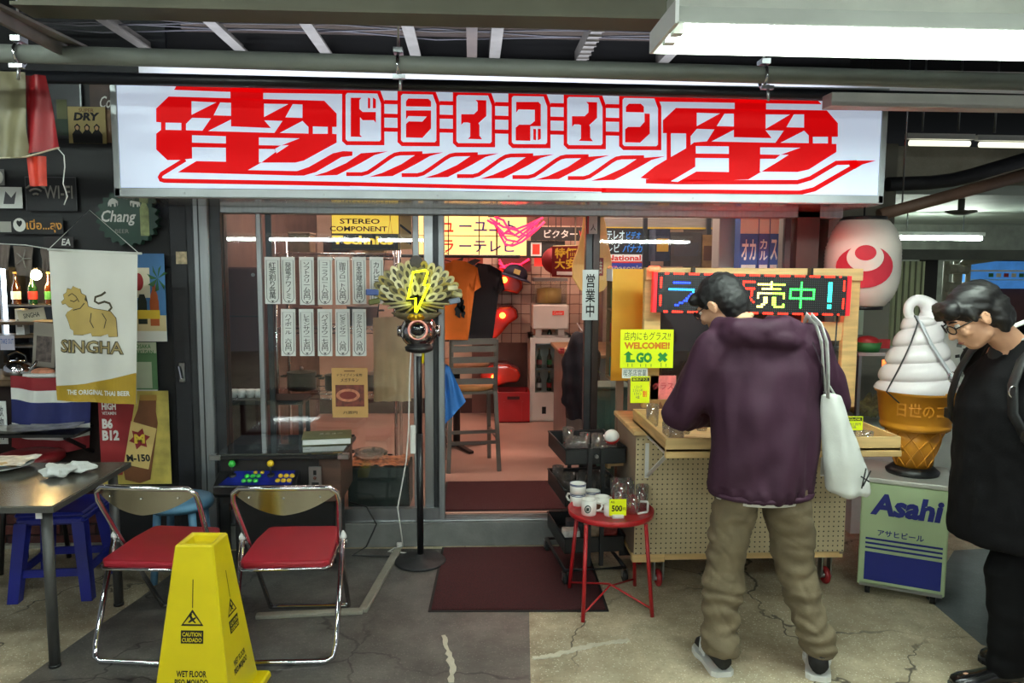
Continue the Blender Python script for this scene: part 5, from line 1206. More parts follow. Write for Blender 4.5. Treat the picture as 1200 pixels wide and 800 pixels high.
# slat back bar chair
MET = pm('chair_gunmetal', (112, 106, 100), .35, .7, var=.15)
bc = thing('bar_chair', 'tall gunmetal slat-back bar chair by the door', 'chair', loc=(W(551, 540, 5.7).x, 5.78, .168), rz=radians(8))
for sx in (-1, 1):
    obj('front_leg', B().beam((sx * .18, .20, 0), (sx * .165, .16, .60), .028, .028), MET, bc)
    obj('rear_leg', B().beam((sx * .19, -.20, 0), (sx * .165, -.16, .60), .03, .03).beam((sx * .165, -.16, .60), (sx * .165, -.20, .99), .03, .03), MET, bc)
for z in (.68, .76, .84, .92, .975): obj('back_slat', B().box(-.165, .165, -.20 - (z - .6) * .05, -.185 - (z - .6) * .05, z - .022, z + .022), MET, bc)
obj('seat', B().lathe([(0, .60), (.17, .60), (.185, .615), (.17, .635), (0, .64)], 24), pm('tan_wood_seat', (176, 120, 66), .5, var=.2), bc)
obj('seat_frame', B().box(-.18, .18, -.17, .18, .58, .60), MET, bc)
for z, y in ((.22, -.19), (.30, -.185)): obj('stretcher', B().box(-.185, .185, y - .01, y + .01, z - .012, z + .012), MET, bc)
for sx in (-1, 1): obj('stretcher', B().beam((sx * .18, -.18, .25), (sx * .175, .18, .25), .02, .02), MET, bc)
# dark pedestal table behind it
pt = thing('pedestal_table', 'small black pedestal table behind the bar chair', 'table', loc=(W(535, 520, 6.3).x, 6.35, .168))
obj('top', B().lathe([(0, .70), (.27, .70), (.275, .715), (.27, .73), (0, .73)], 28), pm('table_brown', (120, 80, 50), .4, var=.2), pt); obj('column', B().cyl((0, 0, .03), (0, 0, .70), .03, n=12), BLKP, pt)
for k in range(4): obj('foot', B().beam((0, 0, .03), (.26 * cos(k * pi/2 + .5), .26 * sin(k * pi/2 + .5), .015), .04, .02), BLKP, pt)
# blue cloth at the door edge
t, f = cloth('blue_cloth', 'bright blue cloth hanging on the door edge', 'cloth', [W(519, 424, 4.74), W(527, 430, 4.74), W(546, 470, 4.74), W(519, 500, 4.74)], pm('blue_nylon', (54, 120, 196), .5, var=.15), .014, 2, 14, 16, seed=4)
obj('hook', B().cyl(W(523, 427, 4.74), V((W(517, 427, 4.6).x, 4.60, W(523, 427, 4.6).z)), .005, n=6), STEEL, t, world=True)
# counter at the right with coat and clutter
CNT = pm('steel_counter', (130, 128, 124), .35, .6, var=.15)
ct = thing('shop_counter', 'steel fronted counter inside at the right of the doorway', 'counter', loc=(1.1, 6.4, .168))
xa = W(664, 450, 6.0).x
obj('body', B().box(xa - 1.1, 1.0, -.4, .55, 0, .80), CNT, ct, bevel=.006); obj('worktop', B().box(xa - 1.13, 1.02, -.43, .58, .80, .83), pm('counter_wood', (150, 110, 76), .5, var=.2), ct, bevel=.004)
COAT = pm('navy_coat_cloth', (22, 22, 32), .85, var=.25, sc=9)
cb = B().loft([(0, 0, .0, .12, .09), (.01, 0, .2, .14, .11), (-.02, 0, .42, .13, .10), (.0, 0, .58, .11, .09), (.01, 0, .66, .05, .05)])
cb.cap((-.09, -.02, .5), (-.12, -.05, .15), .045, .05).cap((.09, -.02, .5), (.1, -.06, .2), .045, .05)
coat = thing('hanging_coat', 'dark navy coat hanging on the counter end', 'coat', loc=V((W(681, 480, 5.7).x, 5.7, W(681, 490, 5.7).z)))
blob('fabric', cb, COAT, coat, .012, 3, fold=lambda c: .016 * noise.noise(c * 9) + .01 * sin(c.x * 60 + c.z * 8))
obj('coat_hook', B().cyl((0, 0, .66), (0, .28, .70), .006, n=6), STEEL, coat)
for k, (px, py, w_, h_, c_) in enumerate(((668, 398, .09, .05, (190, 150, 120)), (676, 396, .05, .09, (200, 190, 180)), (660, 400, .07, .03, (150, 40, 40)), (684, 392, .06, .12, (170, 150, 130)))):
    p_ = W(px, py, 6.05); 
    o = obj(('napkin_box', 'spice_jar', 'red_tray', 'paper_stack')[k], B().box(-w_/2, w_/2, -w_/2, w_/2, 0, h_).box(-w_*.4, w_*.4, -w_*.4, w_*.4, h_, h_ + .012), pm('clutter_%d' % k, c_, .6, var=.25, sc=30), loc=(p_.x, 6.03 + k * .02, .9985), bevel=.006)
    tag(o, ('tan napkin box on the inner counter', 'pale spice jar on the inner counter', 'low red tray at the left end of the inner counter', 'upright stack of papers at the right of the inner counter')[k], ('box', 'jar', 'tray', 'papers')[k])
# gourd shaped wooden board
gd = thing('gourd_board', 'pear shaped pale wooden board with a red square stamp', 'board', loc=W(690, 346, 5.0))
gp_ = [(692, 240), (698, 238), (705, 245), (710, 262), (713, 285), (717, 305), (717, 325), (708, 340), (694, 346), (680, 340), (671, 325), (671, 308), (677, 292), (682, 272), (684, 255), (688, 244)]
q = [W(x, y, 5.0) for x, y in gp_]
obj('board', B().prism([(v.x, v.z) for v in q], 5.0, 5.025), pm('pale_glow_maple', (222, 178, 108), .5, var=.1, stretch=(6, 1, 1), sc=5, emit=.12, ecol=(255, 190, 100)), gd, world=True, bevel=.004)  # faint warm glow put into the wood colour
s4 = RC(696, 302, 707, 323, 4.995); obj('red_stamp', B().box(s4[0], s4[1], 4.993, 4.999, s4[2], s4[3]), REDP, gd, world=True); obj('lettering', B().text('大吉', ((s4[0]+s4[1])/2, 4.991, (s4[2]+s4[3])/2), .045, .09, bold=.02), CREAMP, gd, world=True)
obj('hanging_cord', B().cyl(W(698, 240, 5.0), V((W(698, 240, 5.0).x, 5.0, 3.0)), .004, n=6), BLKP, gd, world=True)
# electronics signs in the right pane
x0, x1, z0, z1 = RC(700, 252, 838, 320, 5.95)
o = obj('sign_rack', B().box(x0, x0 + .42, 5.951, 5.965, z0, z1).box(x0, x1, 5.951, 5.965, z1 - .11, z1).box(x0 + .1, x0 + .12, 5.951, 5.965, z1, 3.0).box(x1 - .12, x1 - .1, 5.951, 5.965, z1, 3.0), ALUD); tag(o, 'dark hanging rack board behind the electronics signs', 'rack')
card('awning_panel', 'grey ribbed panel with blue and yellow edges over the electronics signs', 'panel', (702, 252, 838, 268), 5.9, pm('ribbed_grey', (150, 146, 140), .5, .3, var=.25, sc=60, stretch=(.1, 1, 6)), [('rect', 0, .8, 1, 1, BLUP), ('rect', 0, .76, 1, .8, WPR), ('rect', 0, 0, 1, .12, YELP)], thick=.05)
CYL = pm('pale_cyan_letter', (190, 220, 224), .5, emit=.35, ecol=(190, 230, 240))
BLL = pm('blue_lit_letter', (50, 140, 220), .5, emit=.4, ecol=(30, 120, 230))
lightbox('electronics_sign', 'black sign with white, blue and red katakana in the right pane', (702, 268, 758, 283), 5.85, SIGNK, [('text', 'ステレオ', .28, .5, .5, .7, CYL, .02), ('text', 'ビデオ', .72, .5, .30, .6, BLL, .02), ('text', '!', .95, .5, .04, .6, REDL, .03)], depth=.1, hang=None)
lightbox('electronics_sign', 'black sign with white and blue television katakana in the right pane', (702, 284, 758, 298), 5.85, SIGNK, [('text', 'テレビ', .22, .5, .42, .7, CYL, .02), ('text', 'パナカ', .70, .5, .42, .65, BLL, .02, .2), ('text', 'ラ', .94, .5, .08, .6, REDL, .03)], depth=.1, hang=None)
lightbox('electronics_sign', 'white sign band with red National lettering', (706, 298, 756, 306), 5.85, pm('lit_white_band', (226, 224, 216), .5, emit=.4, ecol=(240, 236, 226)), [('text', 'National', .5, .5, .8, .8, REDL, .03)], depth=.1, hang=None)
lightbox('electronics_sign', 'blue sign band with white Panasonic lettering', (706, 306, 756, 319), 5.85, pm('lit_blue_band', (40, 60, 150), .5, emit=.25, ecol=(40, 60, 170)), [('text', 'Panasonic', .5, .4, .85, .5, WPR, .02), ('rect', 0, .85, 1, 1, REDL)], depth=.1, hang=None)
for k, (px, m, lab) in enumerate(((( 768, 268, 785, 306), pm('carton_dark', (40, 52, 78), .6, var=.3, sc=20), 'dark blue carton with yellow print on the high shelf'), ((786, 272, 822, 312), pm('carton_grey', (84, 78, 74), .6, var=.3), 'grey carton on the high shelf behind the right pane'), ((823, 275, 838, 318), pm('carton_tan', (170, 130, 76), .6, var=.4, sc=12), 'tan carton with a dog picture at the end of the high shelf'))):
    card('shelf_carton', lab, 'carton', px, 5.5, m, [('rect', .1, .3, .9, .7, (YELP, pm('grey_line', (80, 80, 84), .6), BRWN)[k])], thick=.2)
x0, x1, z0, z1 = RC(764, 306, 842, 324, 5.45)
o = obj('high_shelf', B().box(x0, x1 + .1, 5.45, 5.78, z0, z0 + .03).box(x0, x0 + .03, 5.75, 5.78, z0, 3.0).box(x1, x1 + .03, 5.75, 5.78, z0, 3.0), ALUD); tag(o, 'dark hanging shelf carrying cartons behind the right pane', 'shelf')
struct('trim_column', B().box(W(842, 300, 5.0).x, W(866, 300, 5.0).x, 5.0, 5.15, .168, 3.0), pm('grey_column', (176, 170, 164), .6, var=.08), bevel=.004)
for k, (a, c, m) in enumerate(((867, 888, BLUP), (889, 901, pm('indigo_box', (52, 60, 140), .5)), (902, 912, BLUP))):
    card('blue_box', 'blue and cream product box with white katakana, %s from the left beside the window edge' % ('first', 'second', 'third')[k], 'box', (a, 254, c, 324), 4.75, m, [('rect', 0, .72, 1, 1, CREAMP), ('text', ('オカ', 'カ\nル', 'ス')[k], .5, .45, .8, .35, WPR, .02), ('rect', .1, .1, .9, .2, WPR)], thick=.1)
x0, x1, z0, z1 = RC(865, 324, 914, 328, 4.7)
o = obj('window_ledge', B().box(x0, x1, 4.68, 4.9, z1 - .03, z1).box(x0, x0 + .02, 4.88, 4.9, .168, z1 - .03).box(x1 - .02, x1, 4.88, 4.9, .168, z1 - .03), ALUD); tag(o, 'narrow shelf stand carrying the blue boxes at the window edge', 'shelf')
struct('wall_dark_infill', B().box(W(772, 400, 5.1).x, SHOP_X1 - .07, 5.3, 5.36, .168, W(800, 330, 5.3).z), pm('interior_shade', (34, 28, 28), .6, var=.3))  # dark panel put in as the shade of the shop interior

# ---- left part of the shop seen through the panes
MAR = pm('maroon_laminate', (66, 32, 32), .45, var=.15)
mc = thing('maroon_cupboard', 'tall maroon cupboard behind the left pane', 'cupboard', loc=(W(286, 400, 4.95).x, 5.0, .168))
cw = (W(307, 400, 4.95).x - W(266, 400, 4.95).x) / 2
obj('carcass', B().box(-cw, cw, 0, .3, 0, W(286, 313, 4.95).z - .168), MAR, mc, bevel=.01); obj('door_seam', B().box(-cw, cw, -.002, .002, W(286, 372, 4.95).z - .168, W(286, 370.5, 4.95).z - .168), BLKP, mc); obj('lock', B().cyl((cw * .5, -.006, W(286, 322, 4.95).z - .168), (cw * .5, 0, W(286, 322, 4.95).z - .168), .012, n=10), STEEL, mc)
sd = thing('side_table', 'low dark table with cups behind the left pane', 'table', loc=(W(300, 465, 4.8).x, 4.8, .168))
zt = W(290, 466, 4.75).z - .168
obj('top', B().box(-.21, .32, -.14, .1, zt - .03, zt), BLKP, sd, bevel=.004)
for x in (-.19, .3):
    for y in (-.12, .08): obj('leg', B().box(x - .012, x + .012, y - .012, y + .012, 0, zt - .03), BLKP, sd)
CUP = mesh_of('cup', B().lathe([(0, 0), (.022, 0), (.03, .05), (.027, .05), (.02, .006), (0, .005)], 14), WHITE)
for k in range(4):
    o = put('sake_cup', CUP, None, (W(272 + k * 10, 460, 4.74).x, 4.76, .168 + zt + .001)); tag(o, 'small white cup on the low dark table, %s from the left' % ORD[k], 'cup', 'cups on the low table')
# wire rack with pots
rk = thing('wire_rack', 'chrome wire rack with pots behind the menu strips', 'rack', loc=(W(385, 480, 5.3).x + .07, 5.42, .168))
rw = .40; lev = [W(385, y, 5.2).z - .168 for y in (560, 463, 385, 297)]
for sx in (-1, 1):
    for sy in (-.17, .17): obj('post', B().cyl((sx * rw, sy, 0), (sx * rw, sy, lev[-1] + .1), .012, n=10), CHROME, rk)
for z in lev:
    b = B()
    for sy in (-.17, .17):
        b.cyl((-rw, sy, z), (rw, sy, z), .005, n=6).cyl((-rw, sy, z - .035), (rw, sy, z - .035), .005, n=6)
        b.tube([(-rw + i * rw / 9, sy, z - (.035 if i % 2 else 0)) for i in range(19)], .0025, 5)
    for i in range(16): b.cyl((-rw + i * rw / 7.5, -.17, z + .003), (-rw + i * rw / 7.5, .17, z + .003), .0025, n=5)
    obj('wire_shelf', b, CHROME, rk)
def pot(label, x, z, r, h, m):
    t = thing('cooking_pot', label, 'pot', loc=(rk.location.x + x, 5.40, .168 + z + .008), group='pots on the wire rack')
    obj('body', B().lathe([(0, 0), (r * .95, 0), (r, .01), (r, h), (r * 1.04, h + .004), (r * .96, h + .006), (0, h + .02)], 20), m, t); obj('knob', B().sphere((0, 0, h + .03), .014, 10, 8), STEEL, t)
    for s in (-1, 1): obj('handle', B().tube([(s * r, -.03, h * .8), (s * (r + .035), -.025, h * .8), (s * (r + .035), .025, h * .8), (s * r, .03, h * .8)], .006, 6), BLKP, t)
for a in ((('big black pot on the wire rack, left of the tan poster', -.27, lev[1], .10, .12, BLKP)), ('black pot with steel knob on the wire rack, behind the tan poster', -.02, lev[1], .09, .10, BLKP), ('steel pot at the right end of the wire rack', .24, lev[1], .10, .11, STEEL), ('wide steel pot on the lower tier of the wire rack', -.1, lev[0], .15, .16, STEEL), ('small black pot on the lower tier of the wire rack', .22, lev[0], .10, .12, BLKP), ('enamel pot on the upper tier of the wire rack, left side', -.22, lev[2], .10, .12, pm('enamel_brown', (120, 70, 50), .3)), ('tin pot on the upper tier of the wire rack, right side', .16, lev[2], .11, .13, STEEL)): pot(*a)
for k, (px, w_, h_, c_) in enumerate(((340, .14, .12, (150, 120, 90)), (372, .18, .09, (90, 60, 50)), (410, .15, .13, (180, 150, 100)))):
    o = obj('storage_box', B().box(-w_/2, w_/2, -.1, .1, 0, h_).box(-w_/2 - .005, w_/2 + .005, -.105, .105, h_, h_ + .015), pm('storage_%d' % k, c_, .6, var=.3, sc=12), loc=(rk.location.x - .25 + k * .25, 5.42, .168 + lev[3] + .01), bevel=.004); tag(o, ('light brown storage box on the top tier of the wire rack', 'dark brown storage box on the top tier of the wire rack', 'sand coloured storage box on the top tier of the wire rack')[k], 'box')
t, f = cloth('beige_apron', 'beige apron hanging behind the kumade rake', 'apron', [W(437, 372, 5.05), W(478, 370, 5.05), W(482, 470, 5.05), W(438, 470, 5.05)], pm('beige_linen', (206, 174, 136), .85, var=.12), .015, 3, 20, 20, seed=8)
obj('hook_cord', B().tube([W(442, 372, 5.05), V((W(458, 340, 5.05).x, 5.05, 1.99)), W(474, 371, 5.05)], .004, 5).cyl((W(458, 340, 5.05).x, 5.05, 1.98), (W(458, 340, 5.05).x, 5.05, 3.0), .003, n=5), BLKP, t, world=True)
dc = thing('display_case', 'dark green low display case with bright candy on top behind the glass', 'display case', loc=(W(447, 580, 4.85).x, 4.85, .168))
zc = W(447, 546, 4.75).z - .168
obj('body', B().box(-.19, .19, -.14, .14, 0, zc), pm('dark_green_case', (30, 44, 40), .5, var=.2), dc, bevel=.004)
obj('candy_mat', B().grid(lambda u, v: (-.18 + .36 * u, -.13 + .26 * v, zc + .012 + .018 * noise.noise(V((u * 12, v * 9, 1)))), 24, 16), pm('candy_mix', (190, 120, 80), .5, var=.9, sc=22), dc)
b = B().lathe([(0, 0), (.05, 0), (.09, .02), (.095, .05), (.088, .05), (.08, .024), (0, .008)], 20); o = obj('glass_bowl', b, TUMB, loc=(dc.location.x - .07, 4.83, .168 + zc + .034)); tag(o, 'clear glass bowl on the dark green display case', 'bowl')
# ================================================================== THE GLASSWARE STALL
PINE = pm('pine_wood', (206, 170, 112), .55, var=.18, sc=3, stretch=(2, 2, 14), bump=.05)
PINEH = pm('pine_wood_h', (210, 176, 120), .55, var=.18, sc=3, stretch=(1, 12, 12), bump=.05)
PLY = pm('grey_plywood', (134, 116, 98), .7, var=.15, sc=4)
def pegboard_mat():
    m = pm('pegboard', (190, 174, 138), .6, var=.05)
    n, l = m.node_tree.nodes, m.node_tree.links; p = n['Principled BSDF']; old = p.inputs['Base Color'].links[0].from_socket
    tc = n.new('ShaderNodeTexCoord'); sx = n.new('ShaderNodeSeparateXYZ'); l.new(tc.outputs['Object'], sx.inputs[0])
    ds = []
    for ax in (0, 2):
        a = n.new('ShaderNodeMath'); a.operation = 'MULTIPLY'; a.inputs[1].default_value = 1 / .026; l.new(sx.outputs[ax], a.inputs[0])
        f = n.new('ShaderNodeMath'); f.operation = 'FRACT'; l.new(a.outputs[0], f.inputs[0])
        s = n.new('ShaderNodeMath'); s.operation = 'SUBTRACT'; s.inputs[1].default_value = .5; l.new(f.outputs[0], s.inputs[0])
        q = n.new('ShaderNodeMath'); q.operation = 'POWER'; q.inputs[1].default_value = 2; l.new(s.outputs[0], q.inputs[0]); ds.append(q)
    ad = n.new('ShaderNodeMath'); ad.operation = 'ADD'; l.new(ds[0].outputs[0], ad.inputs[0]); l.new(ds[1].outputs[0], ad.inputs[1])
    lt = n.new('ShaderNodeMath'); lt.operation = 'LESS_THAN'; lt.inputs[1].default_value = .023; l.new(ad.outputs[0], lt.inputs[0])
    mx = n.new('ShaderNodeMix'); mx.data_type = 'RGBA'; l.new(lt.outputs[0], mx.inputs[0]); l.new(old, mx.inputs[6]); mx.inputs[7].default_value = (.02, .016, .012, 1)
    l.new(mx.outputs[2], p.inputs['Base Color'])
    return m
PEG = pegboard_mat()
sx0, sx1 = .835, 1.945
stl = thing('sales_stall', 'wheeled pine and pegboard stall selling glassware in front of the right window', 'stall', loc=(1.39, 4.0, 0))
obj('pegboard_front', B().box(sx0, sx1, 3.80, 3.806, .215, .845), PEG, stl, world=True)
obj('side_panel', B().box(sx0, sx0 + .018, 3.806, 4.30, .20, .845), PLY, stl, world=True); obj('side_panel', B().box(sx1 - .018, sx1, 3.806, 4.30, .20, .845), PLY, stl, world=True)
obj('base_rail', B().box(sx0 - .01, sx0 + .16, 3.79, 3.83, .175, .215), PINEH, stl, bevel=.003, world=True); obj('base_board', B().box(sx0, sx1, 3.81, 4.30, .18, .21), PINEH, stl, world=True)
obj('bench_top', B().box(sx0 - .02, sx1 + .02, 3.77, 4.32, .845, .87), PINEH, stl, bevel=.003, world=True)
REDW = pm('red_wheel', (150, 30, 34), .4, var=.1)
for x, y in ((.99, 3.90), (1.90, 3.90), (.95, 4.2), (1.90, 4.2)):
    c = obj('caster', B().tube([(x + .052 * 0, y + .033 * cos(q * pi / 8), .048 + .033 * sin(q * pi / 8)) for q in range(16)], .015, 8, closed=True), REDW, stl, world=True)
    obj('caster_fork', B().box(x - .028, x - .02, y - .015, y + .03, .04, .17).box(x + .02, x + .028, y - .015, y + .03, .04, .17).box(x - .03, x + .03, y - .02, y + .04, .165, .178).cyl((x - .03, y, .048), (x + .03, y, .048), .016, n=10), STEEL, c)
tx0, tx1 = .862, W(1056, 515, 3.32).x
tr = thing('glass_tray', 'shallow pine display tray of glassware on the stall front', 'tray', loc=((tx0 + tx1) / 2, 3.55, .845))
ty0, ty1, tz0, tz1 = 3.32, 4.02, .872, .935
obj('tray_base', B().box(tx0, tx1, ty0, ty1, tz0, tz0 + .012), PINEH, tr, world=True)
obj('front_board', B().box(tx0, tx1, ty0, ty0 + .014, tz0, tz1), PINEH, tr, bevel=.002, world=True); obj('back_board', B().box(tx0, tx1, ty1 - .014, ty1, tz0, tz1), PINEH, tr, world=True)
for x in (tx0, tx1 - .014): obj('side_board', B().box(x, x + .014, ty0 + .014, ty1 - .014, tz0, tz1), PINE, tr, world=True)
obj('apron', B().box(tx0, tx1 + .005, ty0 - .004, ty0 + .02, tz0 - .028, tz0 - .001), PINEH, tr, bevel=.002, world=True)
for x in (tx0 + .03, tx1 - .13):
    obj('bracket', B().beam((x, 3.80, .80), (x, 3.80, .62), .02, .004).beam((x + .001, 3.40, .843), (x + .001, 3.795, .63), .022, .006).beam((x, 3.35, .842), (x, 3.79, .842), .022, .004), WHITE, tr, world=True)
# uprights and head beam
fr = thing('pine_frame', 'pine frame standing on the stall and carrying the light board', 'frame', loc=(1.44, 4.06, .87))
px0, px1, FY = W(753, 400, 4.06).x, W(1003, 400, 4.06).x, 4.06
zt = W(880, 314, FY).z
obj('upright', B().box(px0, px0 + .09, FY - .02, FY + .02, .9365, zt), PINE, fr, bevel=.003, world=True); obj('upright', B().box(px1 - .085, px1, FY - .02, FY + .02, .9365, zt), PINE, fr, bevel=.003, world=True)
obj('head_beam', B().box(px0, px1, FY - .045, FY - .02, zt - .065, zt), PINEH, fr, bevel=.003, world=True)
obj('inner_upright', B().box(px1 - .30, px1 - .24, FY - .01, FY + .02, .9365, zt - .065), PINE, fr, world=True); obj('cross_rail', B().box(px1 - .24, px1 - .085, FY - .01, FY + .02, 1.30, 1.40), PINEH, fr, world=True)
obj('red_light_strip', B().box(px0 + .42, px1 - .10, FY - .018, FY - .008, zt - .02, zt - .008), pm('strip_red', (255, 40, 30), .4, var=0, emit=80, ecol=(255, 20, 14)), fr, world=True)
obj('back_skirt', B().box(sx0 + .02, sx1 - .02, 4.285, 4.295, .02, .18), BLKP, stl, world=True)
for px in (811, 948): 
    x = W(px, 320, FY - .05).x; obj('hanging_strap', B().box(x - .006, x + .006, FY - .09, FY - .046, zt - .075, zt + .002), BLKP, fr, world=True)
# LED board
LX0, LX1, LZ0, LZ1 = RC(770, 321, 992, 368, 3.96)
lb = thing('led_board', 'long LED board with glowing multicoloured Japanese lettering on the stall', 'LED sign', loc=((LX0 + LX1) / 2, 3.96, LZ0), rot=(0, radians(.9), 0))
lw, lh = LX1 - LX0, LZ1 - LZ0
obj('housing', B().box(-lw/2, lw/2, 0, .045, 0, lh), pm('led_black', (14, 14, 16), .5), lb, bevel=.003)
REDLED = pm('led_red', (255, 60, 40), .4, var=0, emit=5, ecol=(255, 24, 16))
obj('glow_strip', B().box(-lw/2 + .05, lw/2 - .02, .046, .052, .02, .04), REDLED, lb)
obj('end_panel', B().box(-lw/2 - .022, -lw/2 - .002, .0, .045, 0, lh), pm('red_acrylic_end', (220, 40, 50), .4, emit=.5, ecol=(255, 30, 40)), lb); obj('end_panel', B().box(lw/2 + .002, lw/2 + .022, .0, .045, 0, lh), pm('red_acrylic_end', (220, 40, 50), .4), lb)
obj('pilot_lamp', B().box(-lw/2 - .05, -lw/2 + .01, -.01, .02, lh + .004, lh + .03), pm('pilot_red', (255, 120, 90), .4, emit=4, ecol=(255, 70, 40)), lb, bevel=.006)
NC, NR = 88, 18
GL = {'ra': ["............", "..########..", "............", "............", "############", "...........#", "..........#.", ".........##.", "........##..", ".......##...", ".....##.....", "...##......."],
 'su': ["............", ".#########..", ".........#..", "........##..", ".......##...", "......##....", ".....####...", "....##..##..", "...##....##.", "..##......##", ".##........#", "............"],
 'han': ["####..######", "#..#..#.....", "####..#.....", "#..#..######", "####..#...#.", "#..#..##..#.", "####..#.#.#.", ".##...#..#..", "#..#.##.#.#.", "#..#.#.#...#", "............", "............"],
 'uri': ["......#......", "#############", "......#......", "..#########..", ".............", "#############", "#...........#", "#..##..##...#", "...##..##....", "...##..##....", "..##...##...#", "###.....#####"],
 'naka': [".....#......", ".....#......", ".....#......", "############", "#....#.....#", "#....#.....#", "#....#.....#", "############", ".....#......", ".....#......", ".....#......", ".....#......"],
 'ex': ["##", "##", "##", "##", "##", "##", "##", "##", "##", "..", "##", "##"]}
lit = {}
def stamp(g, c0, r0, col):
    for j, row in enumerate(GL[g]):
        for i, ch_ in enumerate(row):
            if ch_ == '#': lit[(c0 + i, r0 + j)] = col(c0 + i, r0 + j) if callable(col) else col
stamp('ra', 5, 3, lambda i, j: 'cyanblue' if 6 <= j <= 8 else 'blue'); stamp('su', 20, 3, 'violet'); stamp('han', 33, 3, 'red')
stamp('uri', 46, 3, lambda i, j: 'yellow' if i < 53 else 'lime'); stamp('naka', 61, 3, 'green'); stamp('ex', 79, 3, 'cyan')
for i in range(NC):
    for j in (0, NR - 1):
        if i % 7 < 5 and 2 < i < NC - 3: lit[(i, j)] = 'red'
for j in range(NR):
    for i in (1, NC - 2):
        if j % 8 in (2, 3, 4, 5, 6): lit[(i, j)] = 'red'
LEDC = {'cyanblue': (40, 170, 255), 'blue': (30, 60, 255), 'violet': (150, 60, 255), 'red': (255, 40, 24), 'yellow': (255, 236, 120), 'lime': (180, 255, 70), 'green': (50, 255, 80), 'cyan': (50, 240, 220)}
px_, pz_ = lw / NC, lh / NR
bs = {k: B() for k in LEDC}; un = B()
for i in range(NC):
    for j in range(NR):
        cx, cz = -lw/2 + (i + .5) * px_, lh - (j + .5) * pz_
        k = lit.get((i, j)); r = .40 if k else .2
        (bs[k] if k else un).add([(cx - px_*r, -.0015, cz - pz_*r), (cx + px_*r, -.0015, cz - pz_*r), (cx + px_*r, -.0015, cz + pz_*r), (cx - px_*r, -.0015, cz + pz_*r)], [(0, 1, 2, 3)])
o = obj('unlit_diodes', un, pm('diode_grey', (72, 72, 76), .4), lb); o['kind'] = 'stuff'
for k, b in bs.items():
    o = obj('lit_diodes', b, pm('diode_' + k, LEDC[k], .4, var=0, emit=4.5, ecol=LEDC[k]), lb); o['kind'] = 'stuff'
o = obj('led_cable', B().tube([W(988, 368, 4.0), W(986, 400, 4.0), W(987, 440, 4.0), W(980, 470, 4.0), W(972, 483, 4.0)], .004, 6).v and B().tube([(LX1 - .03, 3.99, LZ0), (LX1 - .035, 3.985, 1.25), (LX1 - .03, 3.985, 1.1), (LX1 - .06, 3.98, .95)], .004, 6), BLKP); tag(o, 'thin black cable hanging from the LED board along the pine upright', 'cable')

# yellow shelf box on the left of the stall
YW = pm('yellow_painted_wood', (206, 156, 30), .5, var=.1, sc=4)
SHI = pm('raw_shelf_wood', (120, 92, 58), .6, var=.2)
yz0, yz1 = W(740, 446, 4.33).z, W(735, 315, 4.33).z
yx0, yx1 = W(717, 380, 4.33).x, W(755, 380, 4.33).x
sf = thing('shelf_box', 'yellow painted shelf box open to the left beside the stall', 'shelf', loc=((yx0 + yx1) / 2, 4.4, yz0))
obj('front_panel', B().box(yx0, yx1, 4.33, 4.345, yz0, yz1), YW, sf, world=True); obj('rear_panel', B().box(yx0, yx1, 4.50, 4.512, yz0, yz1), SHI, sf, world=True)
obj('right_panel', B().box(yx1 - .012, yx1, 4.345, 4.50, yz0, yz1), YW, sf, world=True)
for z in (yz0, yz0 + .2, yz0 + .40, yz1 - .015): obj('shelf', B().box(yx0, yx1 - .012, 4.345, 4.50, z, z + .014), SHI, sf, world=True)
obj('paper_trim', B().box(yx0 - .004, yx0, 4.33, 4.51, yz1 - .07, yz1), PAPER, sf, world=True)
obj('mounting_post', B().box(yx0 + .06, yx0 + .10, 4.46, 4.50, .17, yz0), PLY, sf, world=True)
for k, (z, c_) in enumerate(((yz0 + .414, (40, 110, 60)), (yz0 + .214, (170, 30, 40)), (yz0 + .014, (30, 120, 110)))):
    o = obj('small_carton', B().box(0, .09, 0, .08, 0, .11).box(.005, .085, .005, .075, .11, .114), pm('carton_%d' % k, c_, .5, var=.2, sc=30), loc=(yx0 + .01, 4.36, z + .001)); tag(o, ('small green carton in the yellow shelf box', 'small red carton in the yellow shelf box', 'small teal carton in the yellow shelf box')[k], 'carton')
o = obj('plywood_board', B().box(W(735, 500, 4.31).x, W(757, 500, 4.31).x, 4.305, 4.32, .21, yz0 + .01), PLY); tag(o, 'upright grey plywood board below the yellow shelf box', 'board')
x0, x1, z0, z1 = RC(697, 455, 737, 525, 4.85)
o = obj('green_box', B().box(x0, x1, 4.8, 5.05, .168, z1).box(x0 - .01, x1 + .01, 4.79, 5.06, z1, z1 + .02), pm('dull_green_metal', (58, 84, 74), .5, var=.15), bevel=.006); tag(o, 'dull green metal box behind the pane beside the stall', 'box')
o = obj('timber_block', B().box(0, .22, 0, .1, 0, .045).box(.0, .018, .0, .1, -.012, 0).box(.2, .218, 0, .1, -.012, 0), PINEH, loc=(.66, 4.06, .17 + .39), rot=(0, 0, radians(8))); 
tag(o, 'short pale timber block sticking out beside the glass cart', 'timber')
o.parent = None
o.location = (.745, 4.10, .60)
